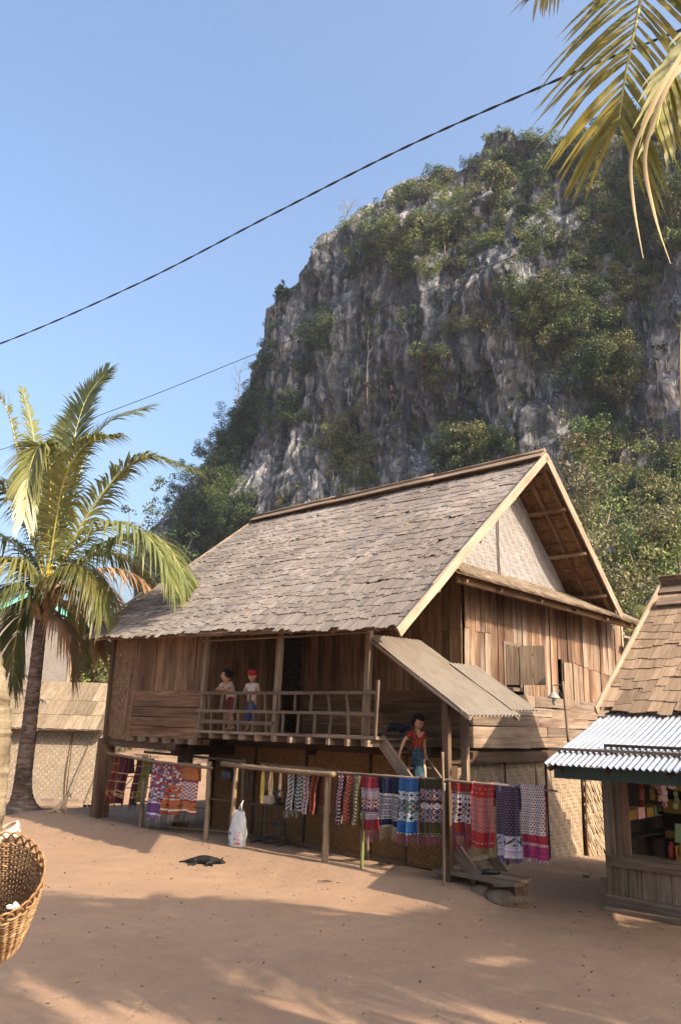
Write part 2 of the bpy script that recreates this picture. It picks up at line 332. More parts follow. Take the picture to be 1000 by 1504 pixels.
# ================================================================== ground
def mat_sand():
    t = NT('trodden_sand'); c = t.coord(kind='Object', rand=False)
    a = t.noise(c, 0.35, 4, 0.6); b = t.noise(c, 3.0, 5, 0.65); d = t.noise(c, 38.0, 3, 0.6); g = t.noise(t.coord((0.5, 2.2, 1), rand=False), 1.1, 4, 0.6)
    col = t.ramp(a, [(0.3, (.225, .145, .094)), (0.5, (.252, .165, .108)), (0.7, (.275, .183, .122))])
    col = t.mix(t.math('MULTIPLY', t.ramp(b, [(0.4, (0, 0, 0)), (0.75, (1, 1, 1))]), 0.35), col, (.160, .101, .072))
    col = t.mix(t.math('MULTIPLY', t.ramp(g, [(0.5, (0, 0, 0)), (0.7, (1, 1, 1))]), 0.28), col, (.243, .165, .121))
    sp = t.noise(c, 95.0, 1, 0.5); col = t.mix(t.math('MULTIPLY', t.ramp(sp, [(0.66, (0, 0, 0)), (0.72, (1, 1, 1))]), 0.5), col, (.10, .066, .048))
    h = t.math('ADD', t.math('MULTIPLY', b, 0.6), t.math('ADD', t.math('MULTIPLY', d, 0.22), t.math('MULTIPLY', t.noise(c, 11.0, 3, 0.6), 0.35)))
    vo = t.t.nodes.new('ShaderNodeTexVoronoi'); vo.feature = 'SMOOTH_F1'; vo.inputs['Scale'].default_value = 3.6; vo.inputs['Smoothness'].default_value = .35
    wc = t.t.nodes.new('ShaderNodeVectorMath'); wc.operation = 'ADD'; t.l(c, wc.inputs[0]); wn_ = t.t.nodes.new('ShaderNodeTexNoise'); wn_.inputs['Scale'].default_value = 2.0; t.l(c, wn_.inputs['Vector']); t.l(wn_.outputs['Color'], wc.inputs[1]); t.l(wc.outputs[0], vo.inputs['Vector'])
    foot = t.math('MULTIPLY', t.ramp(vo.outputs['Distance'], [(.0, (0, 0, 0)), (.22, (.8, .8, .8)), (.30, (1, 1, 1)), (.5, (.85, .85, .85))]), t.ramp(a, [(.42, (.15, .15, .15)), (.6, (1, 1, 1))]))
    h = t.math('ADD', h, t.math('MULTIPLY', foot, .55)); t.bump(h, 0.55, 0.04); return t.fin(col, 0.95, 0.1)
SAND = mat_sand()
def axis(core0, core1, step, far):
    mid = np.arange(core0, core1 + step, step); k = np.arange(1, 34); g = step * (1.27 ** k) * 1.6
    lo = core0 - np.cumsum(g); hi = core1 + np.cumsum(g)
    return np.concatenate([lo[lo > -far][::-1], mid, hi[hi < far]])
gx, gy = axis(-11, 9, 0.12, 2500), axis(2, 26, 0.12, 2500)
GX, GY = np.meshgrid(gx, gy); GZ = gz(GX, GY); nx, ny = len(gx), len(gy)
idx = np.arange(nx * ny).reshape(ny, nx); Q = np.stack([idx[:-1, :-1], idx[:-1, 1:], idx[1:, 1:], idx[1:, :-1]], -1)
tag(link('ground', np_mesh('ground', np.stack([GX, GY, GZ], -1), Q, smooth=True), SAND), kind='structure')

# ================================================================== limestone cliff
def mat_rock():
    t = NT('limestone'); c = t.coord(kind='Object', rand=False)
    st = t.noise(t.coord((0.42, 0.42, 0.045), rand=False), 1.0, 6, 0.62, 0.4); st2 = t.noise(t.coord((1.1, 1.1, 0.13), rand=False), 1.0, 5, 0.65, 0.3)
    bl = t.noise(c, 0.06, 5, 0.6); fine = t.noise(c, 0.8, 6, 0.65)
    f = t.math('ADD', t.math('MULTIPLY', st, 0.6), t.math('MULTIPLY', fine, 0.4))
    col = t.ramp(f, [(0.38, (.018, .021, .027)), (0.46, (.062, .069, .083)), (0.54, (.122, .129, .144)), (0.63, (.235, .238, .245))])
    col = t.mix(t.math('MULTIPLY', t.ramp(st2, [(0.55, (0, 0, 0)), (0.62, (1, 1, 1))]), 0.75), col, (.40, .395, .39))
    wm = t.math('MULTIPLY', t.ramp(t.noise(t.coord((0.55, 0.55, 0.10), rand=False), 1.0, 4, 0.6), [(0.60, (0, 0, 0)), (0.66, (1, 1, 1))]), t.ramp(bl, [(0.50, (0, 0, 0)), (0.60, (1, 1, 1))]))
    col = t.mix(t.math('MULTIPLY', wm, 0.85), col, (.62, .60, .57))
    oc = t.noise(t.coord((0.16, 0.16, 0.09), rand=False), 1.0, 4, 0.6); col = t.mix(t.math('MULTIPLY', t.ramp(oc, [(0.58, (0, 0, 0)), (0.70, (1, 1, 1))]), 0.3), col, (.17, .125, .085))
    col = t.mix(1.0, col, t.attr(), 'MULTIPLY')
    t.bump(t.math('ADD', t.math('MULTIPLY', fine, 0.8), t.math('MULTIPLY', st2, 1.0)), 1.0, 1.6); return t.fin(col, 0.9, 0.15)
ROCK = mat_rock()
CM = np.array([-.64, -.7684, 0]); CT = np.array([.7684, -.64, 0])       # the face looks to CM and runs along CT
CQ = at(235, 800, 150) * np.array([1, 1, 0]); CD = CQ @ CM
RIM = [(232,850),(262,800),(276,752),(298,705),(318,660),(344,622),(362,590),(372,556),(380,520),(384,484),(402,470),(408,440),(430,432),(452,404),(470,376),(488,360),(492,340),(518,322),(532,306),(560,298),(586,276),(612,268),(640,256),(668,248),(692,240),(704,214),(714,190),(740,186),(752,198),(782,200),(812,202),(846,196),(880,182),(930,168),(1000,150),(1060,130),(1180,110),(1400,150)]
def back(px): return 14 + 22 * np.clip((430 - px) / 200, 0, 1) ** 2
rs, rz = [], []
for px, py in RIM:
    p = onpl(px, py, CM, CD - back(px)); rs.append(p @ CT); rz.append(p[2])
rs, rz = np.array(rs), np.array(rz); o_ = np.argsort(rs); rs, rz = rs[o_], rz[o_]
pxs = np.array([r[0] for r in RIM], float)[o_]
S_ = np.concatenate([np.linspace(rs[0] - 4, rs[-8], 520), np.linspace(rs[-8], rs[-1], 60)[1:]]); NR = 300
T_ = np.linspace(0, 1, NR)
def cliff_pt(s, t, fine=True):
    """surface of the hill: s along the face, t from the foot (0) to the rim (1)"""
    s = np.asarray(s, float); t = np.asarray(t, float)
    zr = np.interp(s, rs, rz, left=0.5); bk = back(np.interp(s, rs, pxs))
    up = 0.25 * t + 0.75 * np.clip((t - 0.55) / 0.45, 0, 1) ** 1.7
    z = zr * t; d = CD - bk * up - (bk - 14) * (1 - up) * 0.9
    base = CM[None] * d.reshape(-1, 1) + CT[None] * s.reshape(-1, 1); base[:, 2] = z.ravel()
    x, zz = s.ravel(), z.ravel()
    k = np.clip(t.ravel() * 6, 0, 1) * np.clip((1.02 - t.ravel()) * 14, 0.25, 1)
    big = 5.5 * fbm(x / 26, zz / 40, 2.0, 3); mid = 2.2 * fbm(x / 7, zz / 12, 9.0, 3)
    fl = 2.0 * (np.abs(pnoise(x / 3.4, zz / 26, 20)) - .3) + 1.3 * (np.abs(pnoise(x / 1.5, zz / 9, 30)) - .3)
    dd = big + mid + fl
    if fine: dd = dd + 0.7 * fbm(x / 1.2, zz / 2.6, 40.0, 3)
    base += CM[None] * (dd * k)[:, None]
    base[:, 2] += (1.5 * fbm(x / 5, 0, 50.0, 3) + 0.7 * pnoise(x / 1.4, 3, 51)) * np.clip((t.ravel() - 0.8) * 5, 0, 1) * np.clip(zr.ravel() / 20, 0, 1)
    base += CT[None] * (0.8 * fbm(x / 4, zz / 5, 61.0, 2) * k)[:, None]
    return base
SS, TT = np.meshgrid(S_, T_); V = cliff_pt(SS.ravel(), TT.ravel())
rim = V[-len(S_):]; extra = []
for kx, (dy, dz) in enumerate(((6, -0.5), (18, -6), (45, -30), (80, -200))):
    e = rim - CM[None] * dy; e[:, 2] = np.maximum(e[:, 2] + dz, -3); extra.append(e)
V = np.concatenate([V] + extra); n_r = NR + 4; ns = len(S_)
idx = np.arange(ns * n_r).reshape(n_r, ns); Q = np.stack([idx[:-1, :-1], idx[:-1, 1:], idx[1:, 1:], idx[1:, :-1]], -1).reshape(-1, 4)
# paler tint over the right buttress; white scars are the rock's own colour
fc = V[Q].mean(1); fs_, fz_ = fc @ CT, fc[:, 2]; fcol = np.ones((len(Q), 3))
def scar(px, py, rx, ry, col, soft=0.5):
    p = onpl(px, py, CM, CD); q = onpl(px + rx, py, CM, CD); r = onpl(px, py - ry, CM, CD)
    A, B = abs(q @ CT - p @ CT), abs(r[2] - p[2]); nz_ = 0.5 * fbm(fs_ / 2.2, fz_ / 6, px * .1, 3)
    k = np.clip((1 + nz_ - np.sqrt(((fs_ - p @ CT) / A) ** 2 + ((fz_ - p[2]) / B) ** 2)) / soft, 0, 1)[:, None]
    fcol[:] = fcol * (1 - k) + np.array(col) * k
for a in [(958,520,28,95,(3.6,3.1,2.6)),(905,660,26,46,(2.4,2.0,1.6)),(925,760,13,55,(3.6,3.4,3.2)),(955,650,30,70,(2.8,2.4,2.0)),(610,655,20,60,(1.8,1.8,1.8)),(850,285,16,14,(3.0,3.0,3.0)),(615,395,9,28,(2.4,2.4,2.4)),(400,490,22,26,(2.2,2.1,2.0)),(480,400,20,22,(2.0,1.95,1.9)),(365,700,26,55,(2.1,2.0,1.95)),(470,710,24,40,(1.7,1.7,1.7)),(800,520,12,30,(2.4,2.3,2.2)),(740,545,24,20,(1.7,1.7,1.7)),(770,610,22,30,(1.8,1.6,1.4))]: scar(*a)
tag(link('cliff', np_mesh('cliff', V, Q, cols=fcol, smooth=False), ROCK), kind='structure')

# ------------------------------------------------------------------ leaves
def leaf_cloud(centers, radii, counts, size, rg, squash=0.8, up=0.25):
    """leaf-sized quads spread through lumpy volumes; returns verts and the clump each quad belongs to"""
    ids = np.repeat(np.arange(len(centers)), counts); n = len(ids)
    d = rg.normal(size=(n, 3)); d /= np.linalg.norm(d, axis=1)[:, None]
    r = rg.uniform(0.35, 1.0, n) ** 0.5; off = d * r[:, None] * np.asarray(radii)[ids][:, None]; off[:, 2] *= squash
    c = np.asarray(centers)[ids] + off
    nrm = d * 0.7 + rg.normal(size=(n, 3)) * 0.6 + np.array([0, 0, up]); nrm /= np.linalg.norm(nrm, axis=1)[:, None]
    t = np.cross(nrm, rg.normal(size=(n, 3))); t /= np.linalg.norm(t, axis=1)[:, None]; b = np.cross(nrm, t)
    sz = (np.asarray(size)[ids] if np.ndim(size) else np.full(n, size)) * rg.uniform(0.6, 1.4, n)
    t *= (sz * 0.5)[:, None]; b *= (sz * 0.34)[:, None]
    return np.stack([c - t, c + b, c + t, c - b], 1), ids
def spawn(surface_pts, sizes, cols, rg, dens=26, leaf=0.42, lumps=5):
    """lumpy bushes at points: each is several overlapping clumps"""
    C, Rr, cc = [], [], []
    for p, s, c in zip(surface_pts, sizes, cols):
        for k in range(lumps):
            off = rg.normal(size=3) * np.array([.55, .55, .42]) * s; off[2] += s * 0.25
            C.append(p + off); Rr.append(s * rg.uniform(.38, .72)); cc.append(np.array(c) * rg.uniform(.75, 1.3))
    C, Rr, cc = np.array(C), np.array(Rr), np.array(cc)
    cnt = np.maximum(10, (dens * (Rr / leaf) ** 2 * 0.42).astype(int))
    V, ids = leaf_cloud(C, Rr, cnt, leaf, rg)
    q = cc[ids] * rg.uniform(.6, 1.25, (len(ids), 1)) * (1 + rg.normal(size=(len(ids), 3)) * .06)
    return V.reshape(-1, 3), np.arange(len(V) * 4).reshape(-1, 4), np.clip(q, 0, 1)

GREENS = np.array([(.052, .074, .030), (.085, .115, .040), (.135, .165, .054), (.160, .160, .066), (.130, .118, .066), (.036, .054, .028)])
def cliff_many(px, py):
    """where the lines through these points meet the face"""
    r = rays(px, py); o = np.array([0, 0, EYE]); hit = lambda d: o + r * ((d - o @ CM) / (r @ CM))[:, None]
    p = hit(CD - 4)
    for _ in range(4):
        s = p @ CT; zr = np.interp(s, rs, rz, left=0.5); t = np.clip(p[:, 2] / np.maximum(zr, 1), 0, 1); q = cliff_pt(s, t, False); p = hit(q @ CM)
    return q
def cliff_at(px, py): return cliff_many(np.array([px]), np.array([py]))[0]
rgv = np.random.default_rng(11)
pts, szs, cls = [], [], []
RX, RY = np.array([r[0] for r in RIM], float), np.array([r[1] for r in RIM], float)
def scatter(px, py, rx, ry, n, smin, smax, pal, edge=0.0):
    for _ in range(n):
        a, r = rgv.uniform(0, 2 * math.pi), math.sqrt(rgv.uniform(0, 1)); x, y = px + rx * r * math.cos(a), py + ry * r * math.sin(a)
        if y < np.interp(x, RX, RY) + edge: continue
        s = rgv.uniform(smin, smax); pts.append((x, y)); szs.append(s); cls.append(GREENS[rgv.choice(pal)])
LIT, DRK, MIX, OLV = [2, 3, 1, 4], [0, 5, 5, 1], [0, 1, 2, 5], [3, 4, 2]
# wooded crown of the hill
for x in range(505, 1030, 15):
    top = np.interp(x, RX, RY); low = np.interp(x, [505, 560, 620, 700, 760, 830, 900, 960, 1030], [350, 400, 420, 400, 380, 430, 480, 400, 380])
    y = top + 6
    while y < low:
        f = (y - top) / (low - top)
        if rgv.uniform() < 0.92 - 0.55 * f and not (690 < x < 765 and y < 225) and float(pnoise(x / 38., y / 30., 3.)) > -.24: scatter(x, y, 14, 9, 2, .7, 1.9, [LIT, MIX, MIX, OLV][rgv.integers(4)], 3)
        y += 13
for a in [(640,545,24,20,7,1.1,2.2,LIT),(600,365,55,40,21,1.2,2.6,LIT),(545,385,30,28,9,1.,2.,MIX),(470,478,26,36,14,1.2,2.4,DRK),(440,540,14,14,4,.8,1.5,DRK),(512,668,36,46,20,1.2,2.4,OLV),(512,690,24,36,13,1.,2.,MIX),(690,668,34,26,15,1.2,2.6,LIT),(668,690,30,30,12,1.2,2.4,DRK),(735,672,30,26,8,1,2,DRK),(860,520,50,60,27,1.2,2.8,MIX),(895,560,34,40,18,1.2,2.6,LIT),(810,470,46,60,26,1.2,2.6,OLV),(850,455,44,40,18,1.2,2.6,MIX),(930,420,44,30,14,1.,2.,OLV),(905,500,30,36,12,1.,2.,MIX),(700,470,60,30,9,.8,1.8,OLV),(580,470,60,40,9,.7,1.5,MIX),(720,600,70,40,6,.6,1.3,MIX),(560,560,40,60,8,.6,1.4,OLV),(980,330,40,60,18,1.,2.4,LIT),(985,720,34,60,24,1.4,3.0,LIT),(960,760,34,40,18,1.2,2.6,MIX),(880,640,40,50,18,1.,2.4,MIX),(780,430,40,30,10,1,2,MIX)]: scatter(*a)
# dark wood round the left foot
for a in [(318,715,40,80,120,1.0,2.2,DRK),(290,775,30,42,80,1.0,2.2,DRK),(350,630,34,36,64,1.0,2.2,DRK),(375,570,16,34,22,.9,1.8,DRK),(330,760,40,40,60,1.0,2.0,[0,1,5]),(420,600,40,26,20,1.,2.2,DRK),(390,520,14,30,12,.8,1.5,DRK),(405,470,10,16,6,.8,1.4,DRK),(350,760,40,40,14,1.,2.2,DRK),(330,700,30,50,20,1.3,2.6,MIX)]: scatter(*a, edge=-4)
# trees crowding the foot, standing out beyond the rock
foot = []
for x, y in ((236, 772), (244, 735), (256, 712), (268, 690), (284, 668), (300, 648), (318, 628), (334, 612), (350, 592), (362, 572), (252, 770), (270, 745), (286, 715), (305, 690)):
    for _ in range(5): foot.append((x + rgv.uniform(-6, 16), y + rgv.uniform(-6, 26), rgv.uniform(1.0, 2.1)))
# thin growth in the cracks
for _ in range(330):
    x = rgv.uniform(400, 1000); scatter(x, rgv.uniform(np.interp(x, RX, RY) + 40, 740), 4, 3, 1, .3, .85, OLV if rgv.uniform() < .6 else MIX)
# along the rim
for x in np.arange(236, 1000, 9):
    if rgv.uniform() < (.8 if x > 500 or x < 370 else .35):
        scatter(x, np.interp(x, RX, RY) + 4, 4, 3, 1, .5, 1.2, DRK if x < 430 else MIX, -6)
xy = np.array(pts); pts = cliff_many(xy[:, 0], xy[:, 1]) + CM[None] * (np.array(szs) * .35)[:, None]
for x, y, q_ in foot:
    p_ = onpl(x, y, CM, CD - 20); pts = np.concatenate([pts, p_[None]]); szs.append(q_); cls.append(GREENS[rgv.choice(DRK)])
V, Q, c = spawn(pts, szs, cls, rgv, dens=15, leaf=0.27, lumps=6)
tag(link('cliff_vegetation', np_mesh('cliff_vegetation', V, Q, c), BUSH_LEAF), 'mixed green and olive bushes clothing the ledges and crown of the cliff', 'bushes', kind='stuff')
# low scrub on the flat between the village and the hill
sp_, sz_, cl_ = [], [], []
for _ in range(420):
    x, y = rgv.uniform(-75, 70), rgv.uniform(62, 92)
    if abs(x / y) > 0.75: continue
    s = rgv.uniform(.8, 2.6); sp_.append(np.array([x, y, s * .5])); sz_.append(s); cl_.append(GREENS[rgv.choice(MIX + LIT)])
V, Q, c = spawn(sp_, sz_, cl_, rgv, dens=14, leaf=0.4)
tag(link('scrub_vegetation', np_mesh('scrub_vegetation', V, Q, c), BUSH_LEAF), 'tangled green scrub on the flat ground at the foot of the cliff', 'scrub', kind='stuff')

BARK = plain('grey_bark', (.20, .165, .13), 0.9, 0.15, var=0.35, scale=4, bump=0.5)
PALEBARK = plain('pale_bark', (.47, .43, .37), 0.85, 0.2, var=0.2, scale=3)
def tree(name, label, base, h, crown, pal, rg, trunk_r=0.16, leaf=0.34, lean=(0, 0), bark=BARK, branches=7, group=None, dens=24, start=.35):
    """trunk with limbs, crown of leaf clumps at the limb ends; crown = 0 leaves it bare"""
    root = thing(name, label, 'tree', base, 0, group)
    m = MB(); tip = np.array([lean[0] * h, lean[1] * h, h]); n = 7
    line = [tip * (i / n) + np.array([rg.normal() * .011 * h, rg.normal() * .011 * h, 0]) * (i > 0) for i in range(n + 1)]
    m.tube(line, [trunk_r * (1 - .8 * i / n) for i in range(n + 1)], 7)
    ends = [line[-1]]
    for k in range(branches):
        f = rg.uniform(start, .95); o = line[int(f * n)]; an = rg.uniform(0, 2 * math.pi); L = h * rg.uniform(.16, .34) * (1.25 - f * .6)
        dr = np.array([math.cos(an), math.sin(an), rg.uniform(.35, 1.1)]); dr /= np.linalg.norm(dr)
        q = [o, o + dr * L * .5 + np.array([0, 0, .03 * h]), o + dr * L + np.array([0, 0, .09 * h * rg.uniform(0, 1)])]
        m.tube(q, [trunk_r * .42, trunk_r * .26, trunk_r * .1], 5); ends += [q[1], q[2]]
        for _ in range(3 if crown else 5):
            d2 = dr + rg.normal(size=3) * .6; o2 = q[1] if rg.uniform() < .4 else q[2]; L2 = L * rg.uniform(.3, .6); e2 = o2 + d2 * L2
            m.tube([o2, e2], [trunk_r * .16, trunk_r * .05], 4); ends.append(e2)
            if not crown:
                for _ in range(2): m.tube([e2 - d2 * L2 * .4, e2 + rg.normal(size=3) * L2 * .5], [trunk_r * .08, trunk_r * .03], 3)
    m.build('trunk', bark, root, smooth=True)
    if crown:
        ends = np.array(ends); cols = [GREENS[rg.choice(pal)] for _ in ends]
        V, Q, c = spawn(ends, [crown * rg.uniform(.7, 1.2) for _ in ends], cols, rg, dens=dens, leaf=leaf, lumps=3)
        link('crown', np_mesh('crown', V, Q, c), BUSH_LEAF, root)
    return root
rt = np.random.default_rng(21)
g_ = lambda px, Y, z=0: at(px, 1060, Y) * np.array([1, 1, 0]) + np.array([0, 0, z])
def stand(px, py, Y):                                              # tree at plan distance Y whose top shows at py
    p = at(px, py, Y); return np.array([p[0], p[1], 0.0]), p[2]
for (px, py, Y, cr, pal, lab) in [
    (848, 668, 62, 1.35, LIT, 'slim light green tree just behind the gable of the stilt house'),
    (892, 742, 50, 1.5, LIT, 'bushy green tree filling the gap between gable and shingled stall'),
    (938, 800, 44, 1.3, LIT, 'yellowish green bush tree above the stall roof ridge'),
    (985, 690, 60, 1.8, MIX, 'broad green tree rising behind the stall at the picture edge'),
    (865, 800, 40, 1.0, OLV, 'olive shrubby tree showing beside the far gable eave'),
    (190, 752, 66, 0.9, DRK, 'small dark pointed tree seen between palm fronds and cliff')]:
    b, h = stand(px, py, Y); tree('leafy_tree', lab, b, h, cr, pal, rt, 0.14, 0.20, branches=12, start=.28, dens=15)
for (px, py, Y, lab, lp) in [(140, 950, 56, 'low sunlit bush behind the thatched hut roof', LIT), (118, 962, 54, 'olive bush left of the house post behind the hut', OLV), (155, 935, 60, 'dark bush showing under the green edged eave', DRK)]:
    b, h = stand(px, py, Y); tree('garden_bush', lab, b, h, 1.5, lp, rt, 0.07, 0.20, branches=10, start=.2)
# single trees that stand out on the rock
def on_cliff(px, py0, py1):
    q = cliff_at(px, py0); top = onpl(px, py1, CM, q @ CM); return q + CM * .6, top[2] - q[2]
for (px, y0, y1, cr, lab, bk) in [
    (540, 595, 492, 0, 'tall pale leafless trunk standing against the grey cliff face', PALEBARK),
    (345, 600, 545, 0, 'bare twiggy tree leaning out from the cliff edge over dark wood', PALEBARK),
    (397, 500, 452, 0, 'small bare tree on the white notch of the cliff edge', PALEBARK),
    (578, 575, 520, 0, 'short pale leafless tree right of the tall bare trunk', PALEBARK),
    (512, 335, 296, 0, 'thin bare tree on the rim where the cliff crown begins', BARK)]:
    q, h = on_cliff(px, y0, y1); tree('bare_tree', lab, q, h, 0, DRK, rt, 0.15, bark=bk, branches=6 if h > 10 else 9, start=.65 if h > 10 else .25)
for (px, y0, y1, cr, pal, lab) in [
    (640, 562, 522, 1.2, LIT, 'round yellow green bush alone in the middle of the rock face'),
    (690, 690, 640, 1.3, LIT, 'light green tree on the ledge just above the house ridge'),
    (655, 380, 335, 1.4, LIT, 'bright round treetop on the upper left slope of the cliff'),
    (905, 590, 520, 1.5, LIT, 'sunlit bushy tree beside the pale buttress'),
    (735, 300, 255, 1.4, LIT, 'rounded green treetop below the rocky summit knob'),
    (412, 462, 428, .8, DRK, 'small dark tree perched on the left cliff rim')]:
    q, h = on_cliff(px, y0, y1); tree('cliff_tree', lab, q, max(h, 3), cr, pal, rt, 0.14, 0.42, branches=8)

# ------------------------------------------------------------------ the air between the village and the hill
hm = bpy.data.materials.new('air'); hm.use_nodes = True; hn = hm.node_tree; hn.nodes.clear(); ho = hn.nodes.new('ShaderNodeOutputMaterial'); hv = hn.nodes.new('ShaderNodeVolumePrincipled'); hn.links.new(hv.outputs[0], ho.inputs['Volume'])
hv.inputs['Color'].default_value = (.72, .83, 1.0, 1); hv.inputs['Density'].default_value = 0.00020; hv.inputs['Anisotropy'].default_value = 0.2
m = MB(); m.box((0, 0, 56), (2600, 2600, 62)); hz_o = m.build('haze', hm); tag(hz_o, 'thin bluish haze filling the valley air', 'haze', kind='stuff')

# pebbles, chips and dead leaves trodden into the sand
rl = np.random.default_rng(77); N = 2600; x = rl.uniform(-8, 6.5, N); y = rl.uniform(5.2, 20, N); n_ = rl.normal(size=(N, 3)) * .35 + np.array([0, 0, 1]); n_ /= np.linalg.norm(n_, axis=1)[:, None]
t_ = np.cross(n_, rl.normal(size=(N, 3))); t_ /= np.linalg.norm(t_, axis=1)[:, None]; b_ = np.cross(n_, t_); sz = (rl.uniform(0, 1, N) ** 3 * .030 + .006)[:, None]; c_ = np.stack([x, y, gz(x, y) + .006], -1)
V = np.stack([c_ - t_ * sz, c_ + b_ * sz * .45, c_ + t_ * sz, c_ - b_ * sz * .45, c_ + n_ * sz * .35], 1).reshape(-1, 3); o5 = np.arange(N)[:, None] * 5
T = np.concatenate([o5 + np.array([a_, b2, 4])[None] for a_, b2 in ((0, 1), (1, 2), (2, 3), (3, 0))], 1).reshape(-1, 3)
pal = np.array([(.10, .065, .045), (.17, .115, .08), (.24, .18, .13), (.07, .05, .035), (.20, .13, .06)]); cc_ = np.repeat(pal[rl.integers(0, 5, N)], 4, 0)
tag(link('ground_litter', np_mesh('ground_litter', V, T, cc_, tri=True), BUSH_LEAF), 'scattered chips, pebbles and dead leaves on the trodden sand', 'litter', kind='stuff')
# ================================================================== stilt house
RZ = math.atan2(-UX[1], -UX[0])                                     # local X runs along the front to the right, Y into the house
class Frame:
    def __init__(s, a0, b0): s.a0, s.b0 = a0, b0
    def __call__(s, a, b, z): return np.array([s.a0 - a, b - s.b0, z])
HF = Frame(13.0, 14.0)
house = thing('stilt_house', 'brown timber stilt house with grey shingle gable roof, balcony and bamboo lower walls', 'house', P(13, 14, 0), RZ)
X_, Y_, Z_ = (1, 0, 0), (0, 1, 0), (0, 0, 1)
GA, FB, GR = 8.64, 13.1, 20.6                                       # gable plane, back wall of the veranda, far corner
BF, LA = 10.95, 17.5                                                # balcony and left room front plane, left wall
RIDGE_B, RIDGE_Z, SLOPE = 15.17, 8.40, 0.84
def roof_z(b): return RIDGE_Z - SLOPE * abs(RIDGE_B - b) if b < RIDGE_B else RIDGE_Z - 0.89 * (b - RIDGE_B)
def eave_b(a): return 10.03 + (a - 7.78) * 0.04
def H(a, b): p = P(a, b); return float(gz(p[0], p[1]))

# posts under and through the floor
for a, b, r, top in [(17.55, 10.98, .155, 2.02), (14.9, 11.4, .10, 2.0), (15.6, 12.75, .09, 2.0), (17.4, 13.3, .12, 2.0), (17.4, 16.2, .12, 2.0), (15.4, 16.2, .1, 2.0), (14.9, 19.8, .1, 2.0), (17.4, 19.8, .12, 2.0), (8.75, 12.78, .1, 2.0), (12.1, 12.85, .09, 2.0), (8.8, 16.0, .09, 2.0), (8.8, 19.4, .1, 2.0)]:
    z0 = H(a, b) - .15
    board('stilt_post', house, HF(a, b, z0), HF(a, b, top), r * 2, r * 2, X_, WOOD_DARK if r < .12 else WOOD_FRONT, .012)
# floor frame
for p0, p1, w, t_ in [((17.85, 10.98, 1.93), (14.7, 10.98, 1.93), .17, .12), ((17.5, 11.0, 2.06), (13.9, 11.0, 2.06), .10, .08), ((8.5, 13.0, 2.02), (16, 13.0, 2.02), .18, .1), ((8.72, 12.6, 2.02), (8.72, 20.7, 2.02), .16, .1), ((17.4, 10.8, 1.98), (17.4, 20.6, 1.98), .18, .1), ((15.4, 12.6, 1.95), (15.4, 20.6, 1.95), .18, .1), ((12.2, 12.6, 1.95), (12.2, 20.6, 1.95), .18, .1), ((14.9, 11.0, 1.9), (14.9, 13, 1.9), .3, .14), ((17.5, 20.5, 2.02), (8.7, 20.5, 2.02), .16, .1), ((18.05, 12.0, 1.86), (17.2, 12.0, 1.86), .14, .12)]:
    board('floor_beam', house, HF(*p0), HF(*p1), w, t_, Z_, WOOD_DARK, .008)
fl = MB(); fl.box(HF((GA + LA) / 2, (13.05 + 20.4) / 2, 2.165), ((LA - GA) / 2 - .06, 3.65, .03)); fl.box(HF((13.95 + LA) / 2, (11.1 + 13.05) / 2, 2.165), ((LA - 13.95) / 2 - .06, .97, .03)); fl.build('floor', WOOD_DARK, house)

# --- gable wall: upright planks over lying boards, each its own piece
gw = empty('gable_wall', parent=house)
def up_plank(par, a, b, z0, z1, w, mat, axis, out=0.0, t=.022):      # axis: wall runs along 'b' (gable) or along 'a' (front)
    sx = random.uniform(-.012, .012)
    if axis == 'b': p0, p1, side = HF(a - out, b, z0), HF(a - out, b + sx, z1), Y_
    else: p0, p1, side = HF(a, b - out, z0), HF(a + sx, b - out, z1), X_
    return board('plank', par, p0, p1, w, t, side, mat, .005, skew=.012)
SH0, SH1 = 14.58, 15.22                                              # window opening behind the shutter
GM = [WOOD_GABLE, WOOD_GABLE, WOOD_GABLE2, WOOD_GABLE3]
b = FB + .02; k = 0
while b < GR - .05:
    wdt = min(random.choice((.17, .2, .23, .27, .31)), GR - b); c = b + wdt / 2; out = random.uniform(.0, .022) + (k % 2) * .008
    lo = 3.2 - .012 * (b - FB) + random.uniform(-.02, .03); hi = 5.62
    if SH0 - .05 < c < SH1 + .05:
        up_plank(gw, GA, c, 4.22, hi, wdt - .014, random.choice(GM), 'b', out)
    elif 16.95 < c < 17.15:
        up_plank(gw, GA, c, 4.12, hi, wdt - .014, random.choice(GM), 'b', out)
    else:
        j = 4.42 - .075 * (c - FB) * (1 if c > 16 else .45) + random.uniform(-.02, .02)
        if random.random() < .62 and c < 14.4 or c > 17.4:
            up_plank(gw, GA, c, j, hi, wdt - .014, random.choice(GM), 'b', out + .012); up_plank(gw, GA, c, lo, j - .004, wdt - .014, random.choice(GM), 'b', out - .004)
        else: up_plank(gw, GA, c, lo, hi, wdt - .014, random.choice(GM), 'b', out)
    b += wdt; k += 1
up_plank(gw, GA, 17.42, 3.06, 4.06, .42, WOOD_GREY, 'b', .05); up_plank(gw, GA, 17.80, 3.10, 4.06, .22, WOOD_GREY, 'b', .045)
z = 3.22
for wdt in (.23, .20, .22, .21, .22):
    bb = FB - .03; z -= wdt
    while bb < GR - .1:
        L = min(random.uniform(1.9, 3.6), GR + .06 - bb)
        if GR - bb - L < .5: L = GR + .06 - bb
        tilt = random.uniform(-.012, .012)
        board('lying_board', gw, HF(GA - .03 - random.uniform(0, .02), bb + .004, z + wdt / 2 + tilt), HF(GA - .03 - random.uniform(0, .02), bb + L - .004, z + wdt / 2 - tilt), wdt - .012, .03, Z_, random.choice([WOOD_GREY, WOOD_GREY, WOOD_GABLE2]), .014); bb += L
